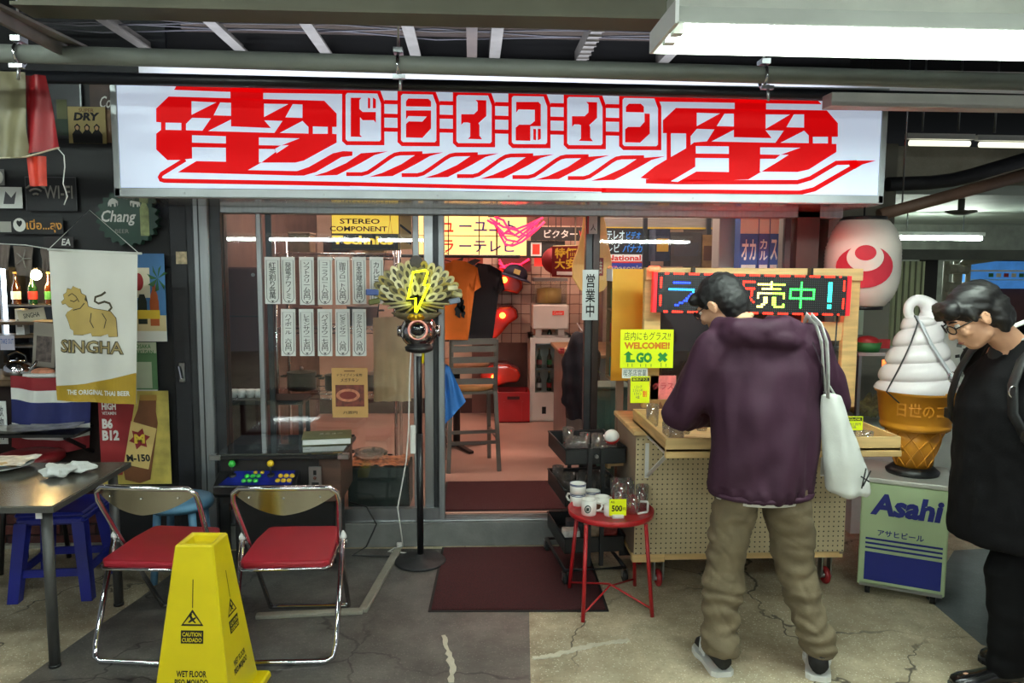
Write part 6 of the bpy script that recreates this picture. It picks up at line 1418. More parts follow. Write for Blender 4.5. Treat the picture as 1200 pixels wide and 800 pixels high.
# notices
NEO = pm('neon_yellow_card', (226, 240, 10), .6, var=.03, emit=.06, ecol=(226, 240, 10))
DGR = pm('marker_green', (24, 130, 50), .6); ORM = pm('marker_orange', (214, 120, 20), .6)
wc, w, h = card('welcome_card', 'fluorescent yellow WELCOME card on the left upright of the stall', 'notice', (727, 386, 789, 431), 3.98, NEO, [('text', '店内にもグラス!!', .5, .83, .88, .22, pm('marker_olive', (60, 70, 10), .6), .0, .1), ('text', 'WELCOME!!', .5, .585, .86, .18, ORM, .05), ('text', 'GO', .45, .27, .30, .27, DGR, .06), ('text', '×', .80, .28, .19, .26, DGR, .08), ('poly', [(.06, .34), (.15, .44), (.24, .34), (.19, .34), (.19, .22), (.28, .22), (.28, .15), (.11, .15), (.11, .34)], DGR, 'arrow_mark')])
for x in (-.36, -.28, -.12, -.02, .08, .27, .36): obj('paint_drip', B().box(x * w, x * w + .003, -.0025, -.002, .03 * h, (.10 + .05 * random.random()) * h), DGR, wc)
o = obj('card_clip', B().box(px0 - .0, px0 + .02, 3.985, FY - .02, W(758, 388, 3.98).z - .01, W(758, 388, 3.98).z), STEEL); tag(o, 'small metal clip holding the fluorescent card to the upright', 'clip')
card('kanji_note', 'narrow white note with green brush writing under the WELCOME card', 'notice', (729, 431, 759, 443), 3.99, PAPER, [('text', '喫茶店営業', .5, .5, .9, .7, pm('marker_teal', (30, 70, 60), .6), .0)])
card('price_list', 'small yellow price list hanging below the WELCOME card', 'notice', (739, 441, 761, 472), 3.985, NEO, [('rect', .05, .82, .98, .96, INK), ('text', '販売グラス', .5, .89, .8, .09, NEO), ('text', '1 コップ\n2 ジョッキ\n3 ワイン\n4 皿', .38, .42, .5, .5, pm('grey_ink', (90, 92, 92), .7)), ('text', '割', .75, .35, .22, .24, REDL)])
card('pink_poster', 'pink printed sheet behind the tray of the stall', 'notice', (762, 440, 792, 470), 4.04, pm('pink_sheet', (226, 120, 116), .6, var=.3, sc=18), [('text', 'グラス', .5, .6, .8, .3, pm('pink_ink', (190, 60, 70), .6))])
card('kraft_crate', 'tan open carton standing behind the tray under the pink sheet', 'carton', (762, 468, 800, 487), 4.03, pm('kraft_card', (150, 108, 66), .7, var=.15), [('poly', [(.15, .1), (.3, .9), (.5, .1)], BRWN), ('poly', [(.55, .1), (.65, .9), (.85, .1)], BRWN)], thick=.02)
pt_, w, h = card('price_card', 'yellow price card clipped to the tray front edge', 'notice', (988, 488, 1011, 504), ty0 - .012, NEO, [('rect', .04, .68, .96, .95, INK), ('text', '持込OK', .5, .81, .8, .2, NEO), ('text', '一個三百円\n全品', .5, .35, .8, .4, pm('grey_ink', (90, 92, 92), .7))])
obj('clip_stem', B().box(-.006, .006, .0045, .009, -.02, .01), STEEL, pt_)
# ---- tumblers
def tumbler_mesh(r0, r1, h, n=14):
    return mesh_of('tumbler', B().olathe([(0.001, 0), (r0, 0), (r1, h), (r1 - .003, h), (r0 - .003, .008), (0.001, .008)], n), TUMB)
TM = [tumbler_mesh(.026, .032, .085), tumbler_mesh(.030, .034, .11), tumbler_mesh(.022, .03, .06), tumbler_mesh(.034, .036, .075)]
def glasses(name, label, cat, group, spots, m=None):
    for k, (x, y, z) in enumerate(spots):
        o = put(name, m or TM[k % 4], None, (x, y, z), (0, 0, random.random())); tag(o, label, cat, group)
def packed(x0, x1, y0, y1, z, n, r=.037):
    out = []; tries = 0
    while len(out) < n and tries < 4000:
        tries += 1; p_ = (random.uniform(x0 + r, x1 - r), random.uniform(y0 + r, y1 - r), z)
        if all((p_[0]-q[0])**2 + (p_[1]-q[1])**2 > (2*r)**2 for q in out): out.append(p_)
    return out
glasses('tumbler', 'small drinking glass in the pine tray of the stall', 'glass', 'glasses in the stall tray', [q for q in packed(tx0 + .02, tx1 - .02, ty0 + .03, 3.98, tz0 + .0125, 40) if not (.98 < q[0] < 1.40 and q[1] < 3.62)])
bowlm = mesh_of('glass_dish', B().olathe([(.001, 0), (.035, 0), (.055, .02), (.06, .035), (.056, .035), (.05, .022), (.001, .006)], 18), glass_mat('amber_glass', (230, 150, 100), .08, .03, .06, (220, 120, 90)))

# ================================================================== GLASS CART
BKM = pm('cart_black', (24, 26, 28), .45, var=.12)
ca = thing('glass_cart', 'black three-tier wheeled cart loaded with drinking glasses', 'cart', loc=(.635, 4.20, .001), rz=radians(6))
cwx, cwy = .165, .225
for k, z in enumerate((.16, .42, .645)):
    t_ = obj('basket', B().box(-cwx, cwx, -cwy, cwy, z, z + .006).box(-cwx, cwx, -cwy, -cwy + .006, z, z + .085).box(-cwx, cwx, cwy - .006, cwy, z, z + .085).box(-cwx, -cwx + .006, -cwy, cwy, z, z + .085).box(cwx - .006, cwx, -cwy, cwy, z, z + .085), BKM, ca)
    obj('rim', B().tube([(-cwx, -cwy, z + .085), (cwx, -cwy, z + .085), (cwx, cwy, z + .085), (-cwx, cwy, z + .085)], .006, 6, closed=True), BKM, t_)
for x in (-.035, .035): 
    obj('post', B().box(x - .011, x + .011, -cwy - .018, -cwy - .002, .09, .735), BKM, ca); obj('post', B().box(x - .011, x + .011, cwy + .002, cwy + .018, .09, .735), BKM, ca)
obj('bolt', B().cyl((0, -cwy - .022, .69), (0, -cwy - .003, .69), .010, n=10), STEEL, ca)
obj('base_loop', B().tube([(-cwx, -cwy - .02, .075), (cwx, -cwy - .02, .075), (cwx, cwy + .02, .075), (-cwx, cwy + .02, .075)], .011, 8, closed=True), BKM, ca)
for x in (-cwx, cwx):
    for y in (-cwy - .02, cwy + .02):
        c = obj('caster', B().cyl((x - .011, y, .03), (x + .011, y, .03), .03, n=14), RUBBER, ca); obj('caster_fork', B().box(x - .016, x - .012, y - .012, y + .012, .025, .07).box(x + .012, x + .016, y - .012, y + .012, .025, .07), STEEL, c)
Rc = Matrix.Rotation(radians(6), 3, 'Z')
def cartpts(n, z): return [tuple(V((.635, 4.20, .001)) + Rc @ V(p_)) for p_ in packed(-cwx + .008, cwx - .008, -cwy + .008, cwy - .008, z, n)]
glasses('tumbler', 'clear drinking glass in the top basket of the black cart', 'glass', 'glasses in the top basket of the cart', cartpts(16, .6515))
glasses('tumbler', 'clear drinking glass in the middle basket of the black cart', 'glass', 'glasses in the middle basket of the cart', cartpts(14, .4265))
for k, p_ in enumerate(cartpts(4, .1665)):
    o = obj('glass_pack', B().box(-.045, .045, -.04, .04, 0, .10).box(-.046, .046, -.041, .041, .07, .085), pm('pack_%d' % k, ((200, 196, 190), (60, 60, 64), (150, 60, 50), (190, 170, 140))[k], .5, var=.3, sc=40), loc=p_, bevel=.003); tag(o, ('pale carton in the bottom basket of the cart', 'dark carton in the bottom basket of the cart', 'reddish carton in the bottom basket of the cart', 'tan carton in the bottom basket of the cart')[k], 'carton')
bl = thing('toy_capsule', 'red and white toy capsule ball on top of the cart glasses', 'ball', loc=tuple(V((.635, 4.20, .001)) + Rc @ V((.12, -.13, .735 + .0))), rot=(radians(25), radians(-15), 0))
obj('red_half', B().lathe([(0, 0)] + [(.042 * sin(q * pi / 16), .042 - .042 * cos(q * pi / 16)) for q in range(1, 9)], 20), pm('capsule_red', (206, 40, 36), .3, coat=.5), bl)
obj('white_half', B().lathe([(.042 * cos(q * pi / 16), .042 + .042 * sin(q * pi / 16)) for q in range(0, 8)] + [(0, .084)], 20), pm('capsule_white', (232, 228, 224), .3, coat=.5), bl)

# ================================================================== RED SIDE TABLE WITH MUGS
RT = pm('red_enamel', (172, 26, 32), .35, var=.08)
rt = thing('side_table', 'round red metal tray table with mugs and glasses', 'table', loc=(.695, 3.715, 0))
TZ = .462
obj('tray_top', B().lathe([(0, TZ - .004), (.20, TZ - .004), (.212, TZ + .002), (.215, TZ + .028), (.211, TZ + .028), (.206, TZ + .006), (0, TZ)], 36), RT, rt)
ft_ = [(.531 - .695, 3.505 - 3.715), (.876 - .695, 3.545 - 3.715), (.868 - .695, 3.91 - 3.715), (.512 - .695, 3.878 - 3.715)]
tp_ = [(-.145, -.145), (.145, -.145), (.145, .145), (-.145, .145)]
for (a, c), (d, e) in zip(ft_, tp_): obj('leg', B().tube([(a, c, 0), (d, e, TZ - .005)], .010, 8), RT, rt)
obj('cross_brace', B().tube([(ft_[0][0] * .97, ft_[0][1] * .97, .04), (0, 0, .085), (ft_[2][0] * .97, ft_[2][1] * .97, .04)], .005, 6), RT, rt); obj('cross_brace', B().tube([(ft_[1][0] * .97, ft_[1][1] * .97, .04), (0, 0, .097), (ft_[3][0] * .97, ft_[3][1] * .97, .04)], .005, 6), RT, rt)
CERA = pm('white_ceramic', (228, 226, 218), .25, var=.04, coat=.4)
def mug(label, px, py, r, h, extra=None, hrot=0.0, handle=True, z=0.0):
    p_ = G(px, py, TZ); p_ = V((min(.86, max(.53, p_.x)), p_.y, TZ + .0015 + z))
    t = thing('mug', label, 'mug', loc=p_, rz=hrot, group='mugs on the red table')
    obj('cup', B().lathe([(0, .002), (r * .9, 0), (r, .006), (r, h), (r - .004, h), (r - .005, .012), (0, .01)], 22), CERA, t)
    if handle: obj('handle', B().tube([(r * .96, 0, h * .78), (r + .022, 0, h * .76), (r + .03, 0, h * .5), (r + .02, 0, h * .26), (r * .96, 0, h * .22)], .006, 8), CERA, t)
    if extra == 'blue':
        for q in (.93, .82): obj('blue_ring', B().olathe([(r + .0008, h * q), (r + .0008, h * q + .004)], 22), pm('cobalt_line', (40, 60, 110), .3), t)
    if extra == 'logo': obj('printed_logo', B().tube([(-.4 * r + .014 * cos(q * pi / 8), -r * 1.01 + .25 * r * .16, h * .5 + .018 * sin(q * pi / 8)) for q in range(16)], .003, 5, closed=True).box(-.4 * r - .007, -.4 * r + .007, -r * .99, -r * .93, h * .38, h * .58), pm('logo_green', (40, 60, 50), .5), t)
    if extra == 'brown': obj('brown_motif', B().olathe([(r + .0008, h * .2), (r + .0008, h * .6)], 22), BRWN, t)
    return t
mug('white mug with two blue rings at the left of the red table', 677, 592, .040, .065, 'blue', 2.4)
mug('white mug with blue rings stacked on the leftmost mug of the red table', 677, 592, .042, .05, 'blue', 2.0, True, .0665)
mug('white mug with a round green print at the front of the red table', 690, 603, .038, .078, 'logo', 0.1)
mug('wide white cup with blue rim in the middle of the red table', 694, 588, .042, .06, 'blue', 1.2)
mug('white cup with brown motif behind the price tag on the red table', 705, 598, .042, .072, 'brown', .6)
mug('small white cup beside the yellow price tag', 715, 604, .032, .055, None, 1.8)
sq = thing('clear_mug', 'clear glass mug with a square white handle on the red table', 'mug', loc=(lambda p_: (p_.x, p_.y, TZ + .0015))(G(741, 601, TZ)))
obj('cup', B().olathe([(.001, 0), (.038, 0), (.038, .085), (.034, .085), (.034, .012), (.001, .012)], 20), TUMB, sq); obj('handle', B().tube([(.036, -.01, .062), (.07, -.02, .062), (.073, -.02, .055), (.073, -.02, .018), (.07, -.02, .01), (.02, -.035, .006)], .006, 8), CERA, sq)
glasses('tumbler', 'tall clear glass at the back of the red table', 'glass', 'glasses on the red table', [(lambda p_: (p_.x, p_.y, TZ + .0015))(G(px, py, TZ)) for px, py in ((722, 590), (735, 590), (747, 592), (727, 597.5), (752, 598))], tumbler_mesh(.030, .034, .13))
tg, w, h = card('price_tag', 'yellow 500 yen price tag on a little stand on the red table', 'price tag', (714, 585, 734, 604), G(724, 607, TZ).y, NEO, [('text', '500', .45, .45, .62, .38, INK, .03), ('text', 'ALL', .2, .85, .25, .13, INK), ('text', '円', .88, .4, .16, .2, INK)])
obj('stand', B().box(-.028, .03, -.012, .012, -.02, .006).box(-.02, .022, -.016, -.010, -.012, .004), CERA, tg, bevel=.003)

# ================================================================== BEER BOX WITH SOFT CREAM STATUE
a, c = G(999, 694), G(1111, 714)
ang = atan2(c.y - a.y, c.x - a.x); bw = .40; bh = .60
bxc = V(((a.x + c.x) / 2, (a.y + c.y) / 2, 0))
bx = thing('beer_cooler', 'pale green wheeled beer box with dark blue lettering and stripes', 'cooler box', loc=bxc, rz=ang)
PGR = pm('pale_green_paint', (176, 196, 152), .45, var=.05)
obj('cabinet', B().box(-bw/2, bw/2, 0, .40, .055, bh), PGR, bx, bevel=.006); obj('top_lid', B().box(-bw/2 - .006, bw/2 + .006, -.006, .406, bh, bh + .025), pm('lid_silver', (190, 190, 184), .35, .4), bx, bevel=.005)
obj('kick_rail', B().box(-bw/2 + .01, bw/2 - .01, .0, .01, .05, .07), STEEL, bx)
BL = pm('beer_blue', (22, 34, 120), .5, var=.05)
obj('blue_panel', B().box(-bw/2 + .03, bw/2 - .02, -.002, 0, .085, .235), BL, bx)
for k in range(3): obj('blue_stripe', B().box(-bw/2 + .03, bw/2 - .02, -.002, 0, .252 + k * .024, .262 + k * .024), BL, bx)
obj('lettering', B().text('アサヒビール', (-.01, -.002, .342), .21, .034, bold=.02), BL, bx); obj('lettering', B().text('Asahi', (.01, -.002, .49), .33, .115, bold=.045, shear=.15), BL, bx)
for x in (-bw/2 + .05, bw/2 - .05):
    for y in (.04, .36):
        o_ = obj('caster', B().cyl((x - .012, y, .024), (x + .012, y, .024), .024, n=12), RUBBER, bx); obj('caster_hub', B().cyl((x - .014, y, .024), (x + .014, y, .024), .009, n=8).box(x - .018, x + .018, y - .012, y + .012, .046, .056), STEEL, o_)
sc0 = bxc + Matrix.Rotation(ang, 3, 'Z') @ V((.03, .20, 0)); sz0 = bh + .0265
sc = thing('soft_cream_statue', 'giant soft serve ice cream cone statue on the beer box', 'statue', loc=(sc0.x, sc0.y, sz0))
CR = pm('soft_cream_plastic', (226, 218, 218), .35, var=.03, coat=.2); CO = pm('cone_orange', (214, 142, 34), .45, var=.08, coat=.2)
obj('base_disc', B().lathe([(0, 0), (.125, 0), (.13, .015), (.10, .04), (0, .04)], 28), BLKP, sc)
zt_ = W(1070, 340, 3.7).z - sz0
zw = W(1070, 502, 3.7).z - sz0; zr = W(1070, 458, 3.7).z - sz0
obj('wafer_cone', B().lathe([(.085, .04), (.145, zw - .01)], 32), CO, sc)
for k in range(10):
    for s in (-1, 1):
        pts = []
        for q in range(9):
            u = q / 8; th = k * 2 * pi / 10 + s * u * 1.25; r = .0855 + u * .06; pts.append((r * cos(th), r * sin(th), .042 + u * (zw - .054)))
        obj('waffle_ridge', B().tube(pts, .004, 5), CO, sc)
cup = obj('wafer_cup', B().lathe([(.13, zw - .025), (.165, zw - .02), (.17, zw), (.165, zw + .012), (.17, zw + .02), (.188, zr - .03), (.20, zr - .025), (.203, zr - .004), (.195, zr), (.1, zr)], 40), CO, sc)
def wrap_text(s, zc, hgt, rad, arc, a0):
    b = B().text(s, (0, 0, 0), 1.0, 1.0, bold=.02)
    b.v = [((rad) * cos(a0 + v[0] * arc), (rad) * sin(a0 + v[0] * arc), zc + v[2] * hgt) for v in b.v]; return b
obj('raised_lettering', wrap_text('日世のコーン', (zw + zr) / 2, .07, .1885, 1.9, -pi/2 - .05), pm('cone_shade_letters', (196, 126, 28), .45), cup)
# swirl: one helical roll on a conical body, then the loop at the top
lay = 4.3; zb0 = zr - .012; hsw = (zt_ - zr) * .76
def swirl(u, v):
    th = 2 * pi * u; t = v * (lay + .0) - u; fr_ = t - math.floor(t)
    cone = .205 * (1 - .70 * v ** 1.15); blg = math.sqrt(max(0, 1 - (2 * fr_ - 1) ** 2))
    r = cone * .86 + (.030 - .008 * v) * blg
    if v > .96: r *= max(0, (1 - v) / .04) ** .5
    return (r * cos(th), r * sin(th), zb0 + hsw * v)
obj('cream_swirl', B().grid(swirl, 56, 90, closed=True), CR, sc, smooth=True)
zc = zb0 + hsw
cps = [(.05, .0, zc - .07), (.055, 0, zc - .01), (.045, 0, zc + .035), (.012, 0, zc + .068), (-.03, 0, zc + .078), (-.062, 0, zc + .058), (-.07, 0, zc + .02), (-.055, 0, zc - .012), (-.035, 0, zc - .03)]
rds = [.066, .062, .050, .034, .027, .025, .024, .023, .022]
pts, rds2 = [], []
for i in range(len(cps) - 1):
    p0, p1, p2, p3 = [V(cps[min(max(i + d, 0), len(cps) - 1)]) for d in (-1, 0, 1, 2)]
    for q in range(5):
        t = q / 5; pts.append(.5 * ((2 * p1) + (p2 - p0) * t + (2 * p0 - 5 * p1 + 4 * p2 - p3) * t * t + (3 * p1 - p0 - 3 * p2 + p3) * t ** 3)); rds2.append(rds[i] + (rds[i + 1] - rds[i]) * t)
pts.append(V(cps[-1])); rds2.append(rds[-1])
obj('cream_loop', B().tube(pts, rds2, 18), CR, sc)
def surf(v, deg, off=.012):
    r = .205 * (1 - .70 * v ** 1.15) * .86 + .028 + off; th = radians(deg); return V((r * cos(th), r * sin(th), zb0 + hsw * v))
obj('dark_cord', B().tube([(-.05, -.025, zc + .0)] + [surf(.92 - .115 * q, -128 - 4 * q) for q in range(9)] + [(-.17, -.14, zr - .06)], .004, 6), BLKP, sc)
obj('white_strap', B().tube([(-.045, -.03, zc + .0)] + [surf(.90 - .1 * q, -118 + 7.5 * q) for q in range(9)], .009, 6, flat=.3), pm('silver_strap', (190, 192, 196), .4), sc)
def wpt(t): return surf(.06, -50, .02)
e_ = wpt(1.0); obj('yellow_tag', B().box(e_[0] - .03, e_[0] + .02, e_[1] - .012, e_[1] - .008, e_[2] - .13, e_[2] + .01), YELP, sc); obj('lettering', B().text('立入\n禁止', (e_[0] - .005, e_[1] - .014, e_[2] - .06), .035, .10, bold=.01), INK, sc)

# ================================================================== PAPER LANTERN AND PASSAGE AT THE RIGHT
LP = pm('lantern_paper', (206, 198, 188), .8, var=.06, bump=.1, bsc=30)
lc = W(1010, 308, 4.62); 
ln = thing('paper_lantern', 'big white paper lantern with a red crescent crest beside the stall', 'lantern', loc=(lc.x, lc.y, W(1010, 358, 4.62).z), rz=radians(-23))
lhh = W(1010, 258, 4.62).z - W(1010, 358, 4.62).z; lr = (W(1050, 308, 4.62).x - W(969, 308, 4.62).x) / 2
def lrad(u): return lr * (1 - abs(2 * u - 1) ** 3.2 * .38)
prof = []
for i in range(49):
    u = i / 48; prof.append((lrad(u) + (.0025 if i % 2 else 0), u * lhh))
obj('paper_shade', B().lathe(prof, 40), LP, ln)
def crest(cx, cz, rx, rz, off, m, nm):
    b = B(); n_ = 28; vs = [V((cx, 0, cz))] + [V((cx + rx * cos(q * 2 * pi / n_), 0, cz + rz * sin(q * 2 * pi / n_))) for q in range(n_)]
    vs2 = [V((cx + .5 * rx * cos(q * 2 * pi / n_), 0, cz + .5 * rz * sin(q * 2 * pi / n_))) for q in range(n_)]
    def on(v): 
        r = lrad(min(1, max(0, v.z / lhh))) + .011 + off; x = max(-r * .98, min(r * .98, v.x)); return (x, -sqrt(r * r - x * x), v.z)
    allv = [on(v) for v in vs] + [on(v) for v in vs2]
    fs = [(0, 1 + n_ + q, 1 + n_ + (q + 1) % n_) for q in range(n_)] + [(1 + n_ + q, 1 + q, 1 + (q + 1) % n_, 1 + n_ + (q + 1) % n_) for q in range(n_)]
    obj(nm, b.add(allv, fs, sm=True), m, ln)
LRED = pm('lantern_red', (172, 28, 48), .7, var=.08)
crest(.0, .46 * lhh, .155, .125, 0, LRED, 'crest_disc'); crest(.0, .565 * lhh, .10, .082, .004, LP, 'crest_moon'); crest(.0, .615 * lhh, .058, .045, .008, LRED, 'crest_dot')
obj('cap_ring', B().cyl((0, 0, lhh), (0, 0, lhh + .02), lr * .6, n=24), BLKP, ln); obj('foot_ring', B().cyl((0, 0, -.02), (0, 0, 0), lr * .6, n=24), BLKP, ln)
obj('hanging_rod', B().cyl((0, 0, lhh + .02), (0, 0, 3.5 - (W(1010, 358, 4.62).z)), .006, n=6), BLKP, ln)
# walls beyond the shop
xw = W(946, 300, 5.2).x
struct('wall_passage', B().box(xw, W(1046, 300, 5.6).x, 5.6, 5.7, 0, 2.6), pm('passage_wall', (128, 124, 112), .7, var=.15, sc=2))
card('number_plate', 'white plate with a black 6 behind the lantern', 'plate', (948, 288, 985, 312), 5.592, pm('dull_white', (176, 174, 168), .6), [('text', '6', .5, .5, .22, .62, INK, .02)])
card('dark_pane', 'dark framed pane above the number plate', 'pane', (948, 262, 985, 286), 5.592, pm('dark_window', (40, 38, 40), .2), [('rect', 0, 0, 1, .05, ALUD), ('rect', 0, .95, 1, 1, ALUD)])
card('shop_notice', 'pale green street notice with black lettering and a cartoonless emblem' if False else 'pale green shopping street notice with a black band', 'notice', (968, 352, 1012, 392), 5.592, pm('mint_board', (188, 200, 178), .6), [('rect', .35, .78, .72, .95, INK), ('text', 'り', .82, .86, .12, .16, INK), ('text', '商店会', .62, .14, .5, .16, INK, .02), ('disc', .38, .42, .13, .18, pm('emblem_tan', (210, 170, 120), .6))])
struct('wall_far', B().box(2.3, 9, 11.0, 11.1, 0, 2.6), pm('far_wall', (150, 156, 146), .7, var=.2))
struct('ceiling_far', B().box(2.3, 9, 6.5, 11.0, 2.32, 2.45), pm('far_ceiling', (176, 186, 178), .6, var=.12, sc=3))
SHT = pm('shutter_green', (196, 204, 160), .5, var=.08)
sh = struct('door_2', B().box(W(1046, 350, 7.2).x, W(1082, 350, 7.2).x, 7.2, 7.26, 0, W(1060, 306, 7.2).z), SHT)
for q in range(5):
    x = W(1050 + q * 7, 350, 7.2).x; obj('shutter_rib', B().box(x - .006, x + .006, 7.185, 7.2, 0, W(1060, 306, 7.2).z), pm('shutter_line', (120, 126, 98), .5), sh)
struct('wall_far_gap', B().box(W(1082, 350, 7.3).x, W(1097, 350, 7.3).x, 7.3, 7.4, 0, W(1090, 304, 7.3).z), pm('gap_shade', (44, 42, 40), .8))  # dark slab painted as the shade of a gap
struct('trim_far_beam', B().box(W(1046, 300, 7.1).x, 7.0, 7.1, 7.3, W(1060, 304, 7.1).z, W(1060, 292, 7.1).z), pm('grey_green_beam', (96, 100, 90), .6))
struct('trim_concrete_beam', B().box(2.5, 8, 6.2, 6.5, W(1120, 212, 6.2).z, W(1120, 172, 6.2).z), CEM_M)
CPIP = pm('cream_pipe', (150, 146, 128), .5, var=.2)
pp = thing('pipe_cluster', 'bundle of cream pipes and valves on the far wall of the passage', 'pipes', loc=G(1118, 500, 0) if False else V((W(1118, 350, 7.6).x, 7.6, 0)))
for dx, r_ in ((-.10, .03), (.02, .045), (.13, .025)): obj('riser', B().cyl((dx, 0, 0), (dx, 0, W(1118, 306, 7.6).z), r_, n=12), CPIP, pp)
for z in (1.25, 1.5, 1.68): obj('valve', B().cyl((-.12, -.06, z), (.08, -.06, z), .05, n=12).cyl((-.02, -.12, z), (-.02, -.04, z), .035, n=12), CPIP, pp)
obj('elbow', B().tube([(.02, 0, 1.70), (.05, -.1, 1.76), (.3, -.15, 1.80), (1.2, -.15, 1.90)], .04, 10), CPIP, pp)
card('blue_billboard', 'blue lit billboard with rows of small pictures at the far right', 'billboard', (1134, 306, 1215, 338), 8.2, pm('blue_screen', (70, 130, 200), .5, var=.35, sc=6, emit=.35, ecol=(70, 140, 220)), [('rect', 0, .62, 1, .68, WPR), ('rect', 0, .30, 1, .34, pm('pale_blue', (160, 200, 230), .5))] + [('rect', .3 + k * .11, .42, .37 + k * .11, .56, (GRN, CREAMP, REDP, CREAMP, GRN, CREAMP)[k]) for k in range(6)], thick=.1)
struct('wall_far_low', B().box(W(1134, 350, 8.3).x, 9, 8.3, 8.4, 0, W(1160, 338, 8.3).z), pm('maroon_wall', (84, 50, 50), .7, var=.2))
struct('wall_far_high', B().box(W(1134, 350, 8.3).x, 9, 8.31, 8.4, W(1160, 338, 8.3).z, W(1160, 297, 8.3).z), pm('dark_wall_high', (60, 58, 60), .8))
ns = thing('notice_board', 'white board covered in small black printed stickers behind the statue', 'board', loc=V((W(1118, 430, 4.9).x, 4.9, 0)))
x0, x1, z0, z1 = RC(1102, 360, 1142, 480, 4.9); cxn = ns.location.x
obj('panel', B().box(x0, x1, 4.9, 4.93, 0, z1), pm('sticker_white', (176, 178, 170), .6, var=.15), ns, world=True)
for k in range(34):
    x, z = random.uniform(x0 + .02, x1 - .03), random.uniform(z0 - .2, z1 - .03); s_ = random.uniform(.012, .03)
    obj('sticker', B().obox((x, 4.897, z), (s_ * 1.4, .003, s_), Matrix.Rotation(random.uniform(-.6, .6), 3, 'Y')), (INK, pm('sticker_grey', (100, 104, 100), .6))[k % 2], ns, world=True)
# far lamps
TUBE4 = pm('far_tube', (240, 252, 240), .4, var=0, emit=LAMP_FAR, ecol=(238, 252, 236))
TUBE5 = pm('dim_tube', (226, 226, 206), .4, var=0, emit=1.3, ecol=(230, 230, 206))
def far_lamp(label, pxa, pxb, py, Y, zc_, m_t=None):
    a, c = W(pxa, py, Y), W(pxb, py, Y)
    t = thing('passage_lamp', label, 'lamp', loc=(a + c) / 2, group='lamps in the passage')
    m_ = (a + c) / 2; hw = (c.x - a.x) / 2
    obj('tube', B().cyl((-hw, 0, 0), (hw, 0, 0), .022, n=8), m_t or TUBE4, t); obj('batten', B().box(-hw - .03, hw + .03, -.022, .022, .03, .07), WHITE, t); obj('hanger', B().cyl((-hw * .6, 0, .09), (-hw * .6, 0, zc_ - m_.z), .008, n=6).cyl((hw * .6, 0, .09), (hw * .6, 0, zc_ - m_.z), .008, n=6), STEEL, t)
far_lamp('bright fluorescent lamp deep in the passage behind the lantern', 1040, 1150, 279, 8.6, 2.32)
far_lamp('dim twin lamp under the dark ceiling right of the sign, left tube', 1066, 1136, 168, 5.8, 3.5, TUBE5)
far_lamp('dim twin lamp under the dark ceiling right of the sign, right tube', 1148, 1230, 170, 5.8, 3.5, TUBE5)
pipe('passage_pipe', [W(1030, 252, 5.0), W(1110, 230, 5.0), W(1210, 202, 5.0)], .04, pm('brown_pipe', (120, 92, 76), .5, var=.15), 'brown pipe slanting up to the right under the passage ceiling')
pipe('passage_pipe', [W(1040, 216, 5.4), W(1090, 214, 5.4), W(1115, 211, 5.4), W(1140, 205, 5.4), W(1210, 184, 5.4)], .05, pm('dark_rubber_pipe', (46, 46, 50), .6, var=.2), 'dark bent pipe above the brown pipe in the passage')
sn = thing('ceiling_sensor', 'small grey disc fixture on the far ceiling', 'sensor', loc=V((W(1126, 250, 6.9).x, 6.9, W(1126, 252, 6.9).z)))
obj('disc', B().lathe([(0, 0), (.05, .0), (.13, .025), (.13, .04), (0, .04)], 20), pm('sensor_grey', (90, 88, 80), .6), sn); obj('stem', B().cyl((0, 0, .04), (0, 0, 2.32 - sn.location.z), .03, n=10), pm('sensor_grey', (90, 88, 80), .6), sn)
obj('hanger_rod', B().cyl((W(1057, 245, 5.0).x, 5.0, W(1057, 245, 5.0).z), (W(1057, 245, 5.0).x, 5.0, 3.5), .005, n=6), STEEL)['kind'] = 'structure'
# glass counter beyond the stall
gc = thing('glass_counter', 'white glass display counter with small goods right of the stall', 'display counter', loc=V((W(1022, 450, 4.75).x, 4.75, 0)))
x0, x1, z0, z1 = RC(1000, 412, 1048, 500, 4.7); gx = gc.location.x
obj('base', B().box(x0 - gx, x1 - gx + .2, -.1, .3, 0, z0), WHITE, gc); obj('top', B().box(x0 - gx - .01, x1 - gx + .21, -.11, .31, z1 - .02, z1), pm('counter_grey', (170, 168, 166), .4), gc)
for x in (x0 - gx, x1 - gx + .18): [obj('corner_post', B().box(x, x + .02, y_, y_ + .02, z0, z1 - .02), ALU, gc) for y_ in (-.1, .28)]
obj('front_glass', B().box(x0 - gx + .02, x1 - gx + .18, -.095, -.09, z0, z1 - .02), CLEAR, gc)
obj('goods_heap', B().grid(lambda u, v: (x0 - gx + .03 + (x1 - x0 + .1) * u, -.06 + .3 * v, z0 + .06 + .12 * abs(noise.noise(V((u * 9, v * 7, 3)))) + .05 * v), 22, 12), pm('goods_mix', (120, 120, 70), .5, var=.9, sc=18), gc)
lt_ = obj('light_bar', B().box(.03, .05, -.07, -.05, z1 - .17, z1 - .05), pm('orange_light', (255, 140, 80), .4, emit=3, ecol=(255, 110, 50)), gc)
gb_ = thing('goods_basket', 'green basket with red cloth on the white glass counter', 'basket', loc=(gx - .06, 4.72, z1 + .001))
obj('basket', B().lathe([(0, 0), (.07, 0), (.085, .06), (.08, .06), (.065, .008), (0, .008)], 18), GRN, gb_); obj('red_cloth', B().sphere((0, 0, .06), (.075, .06, .04), 14, 8), REDP, gb_); obj('tag', B().box(.06, .13, -.03, -.027, .02, .08), REDP, gb_)
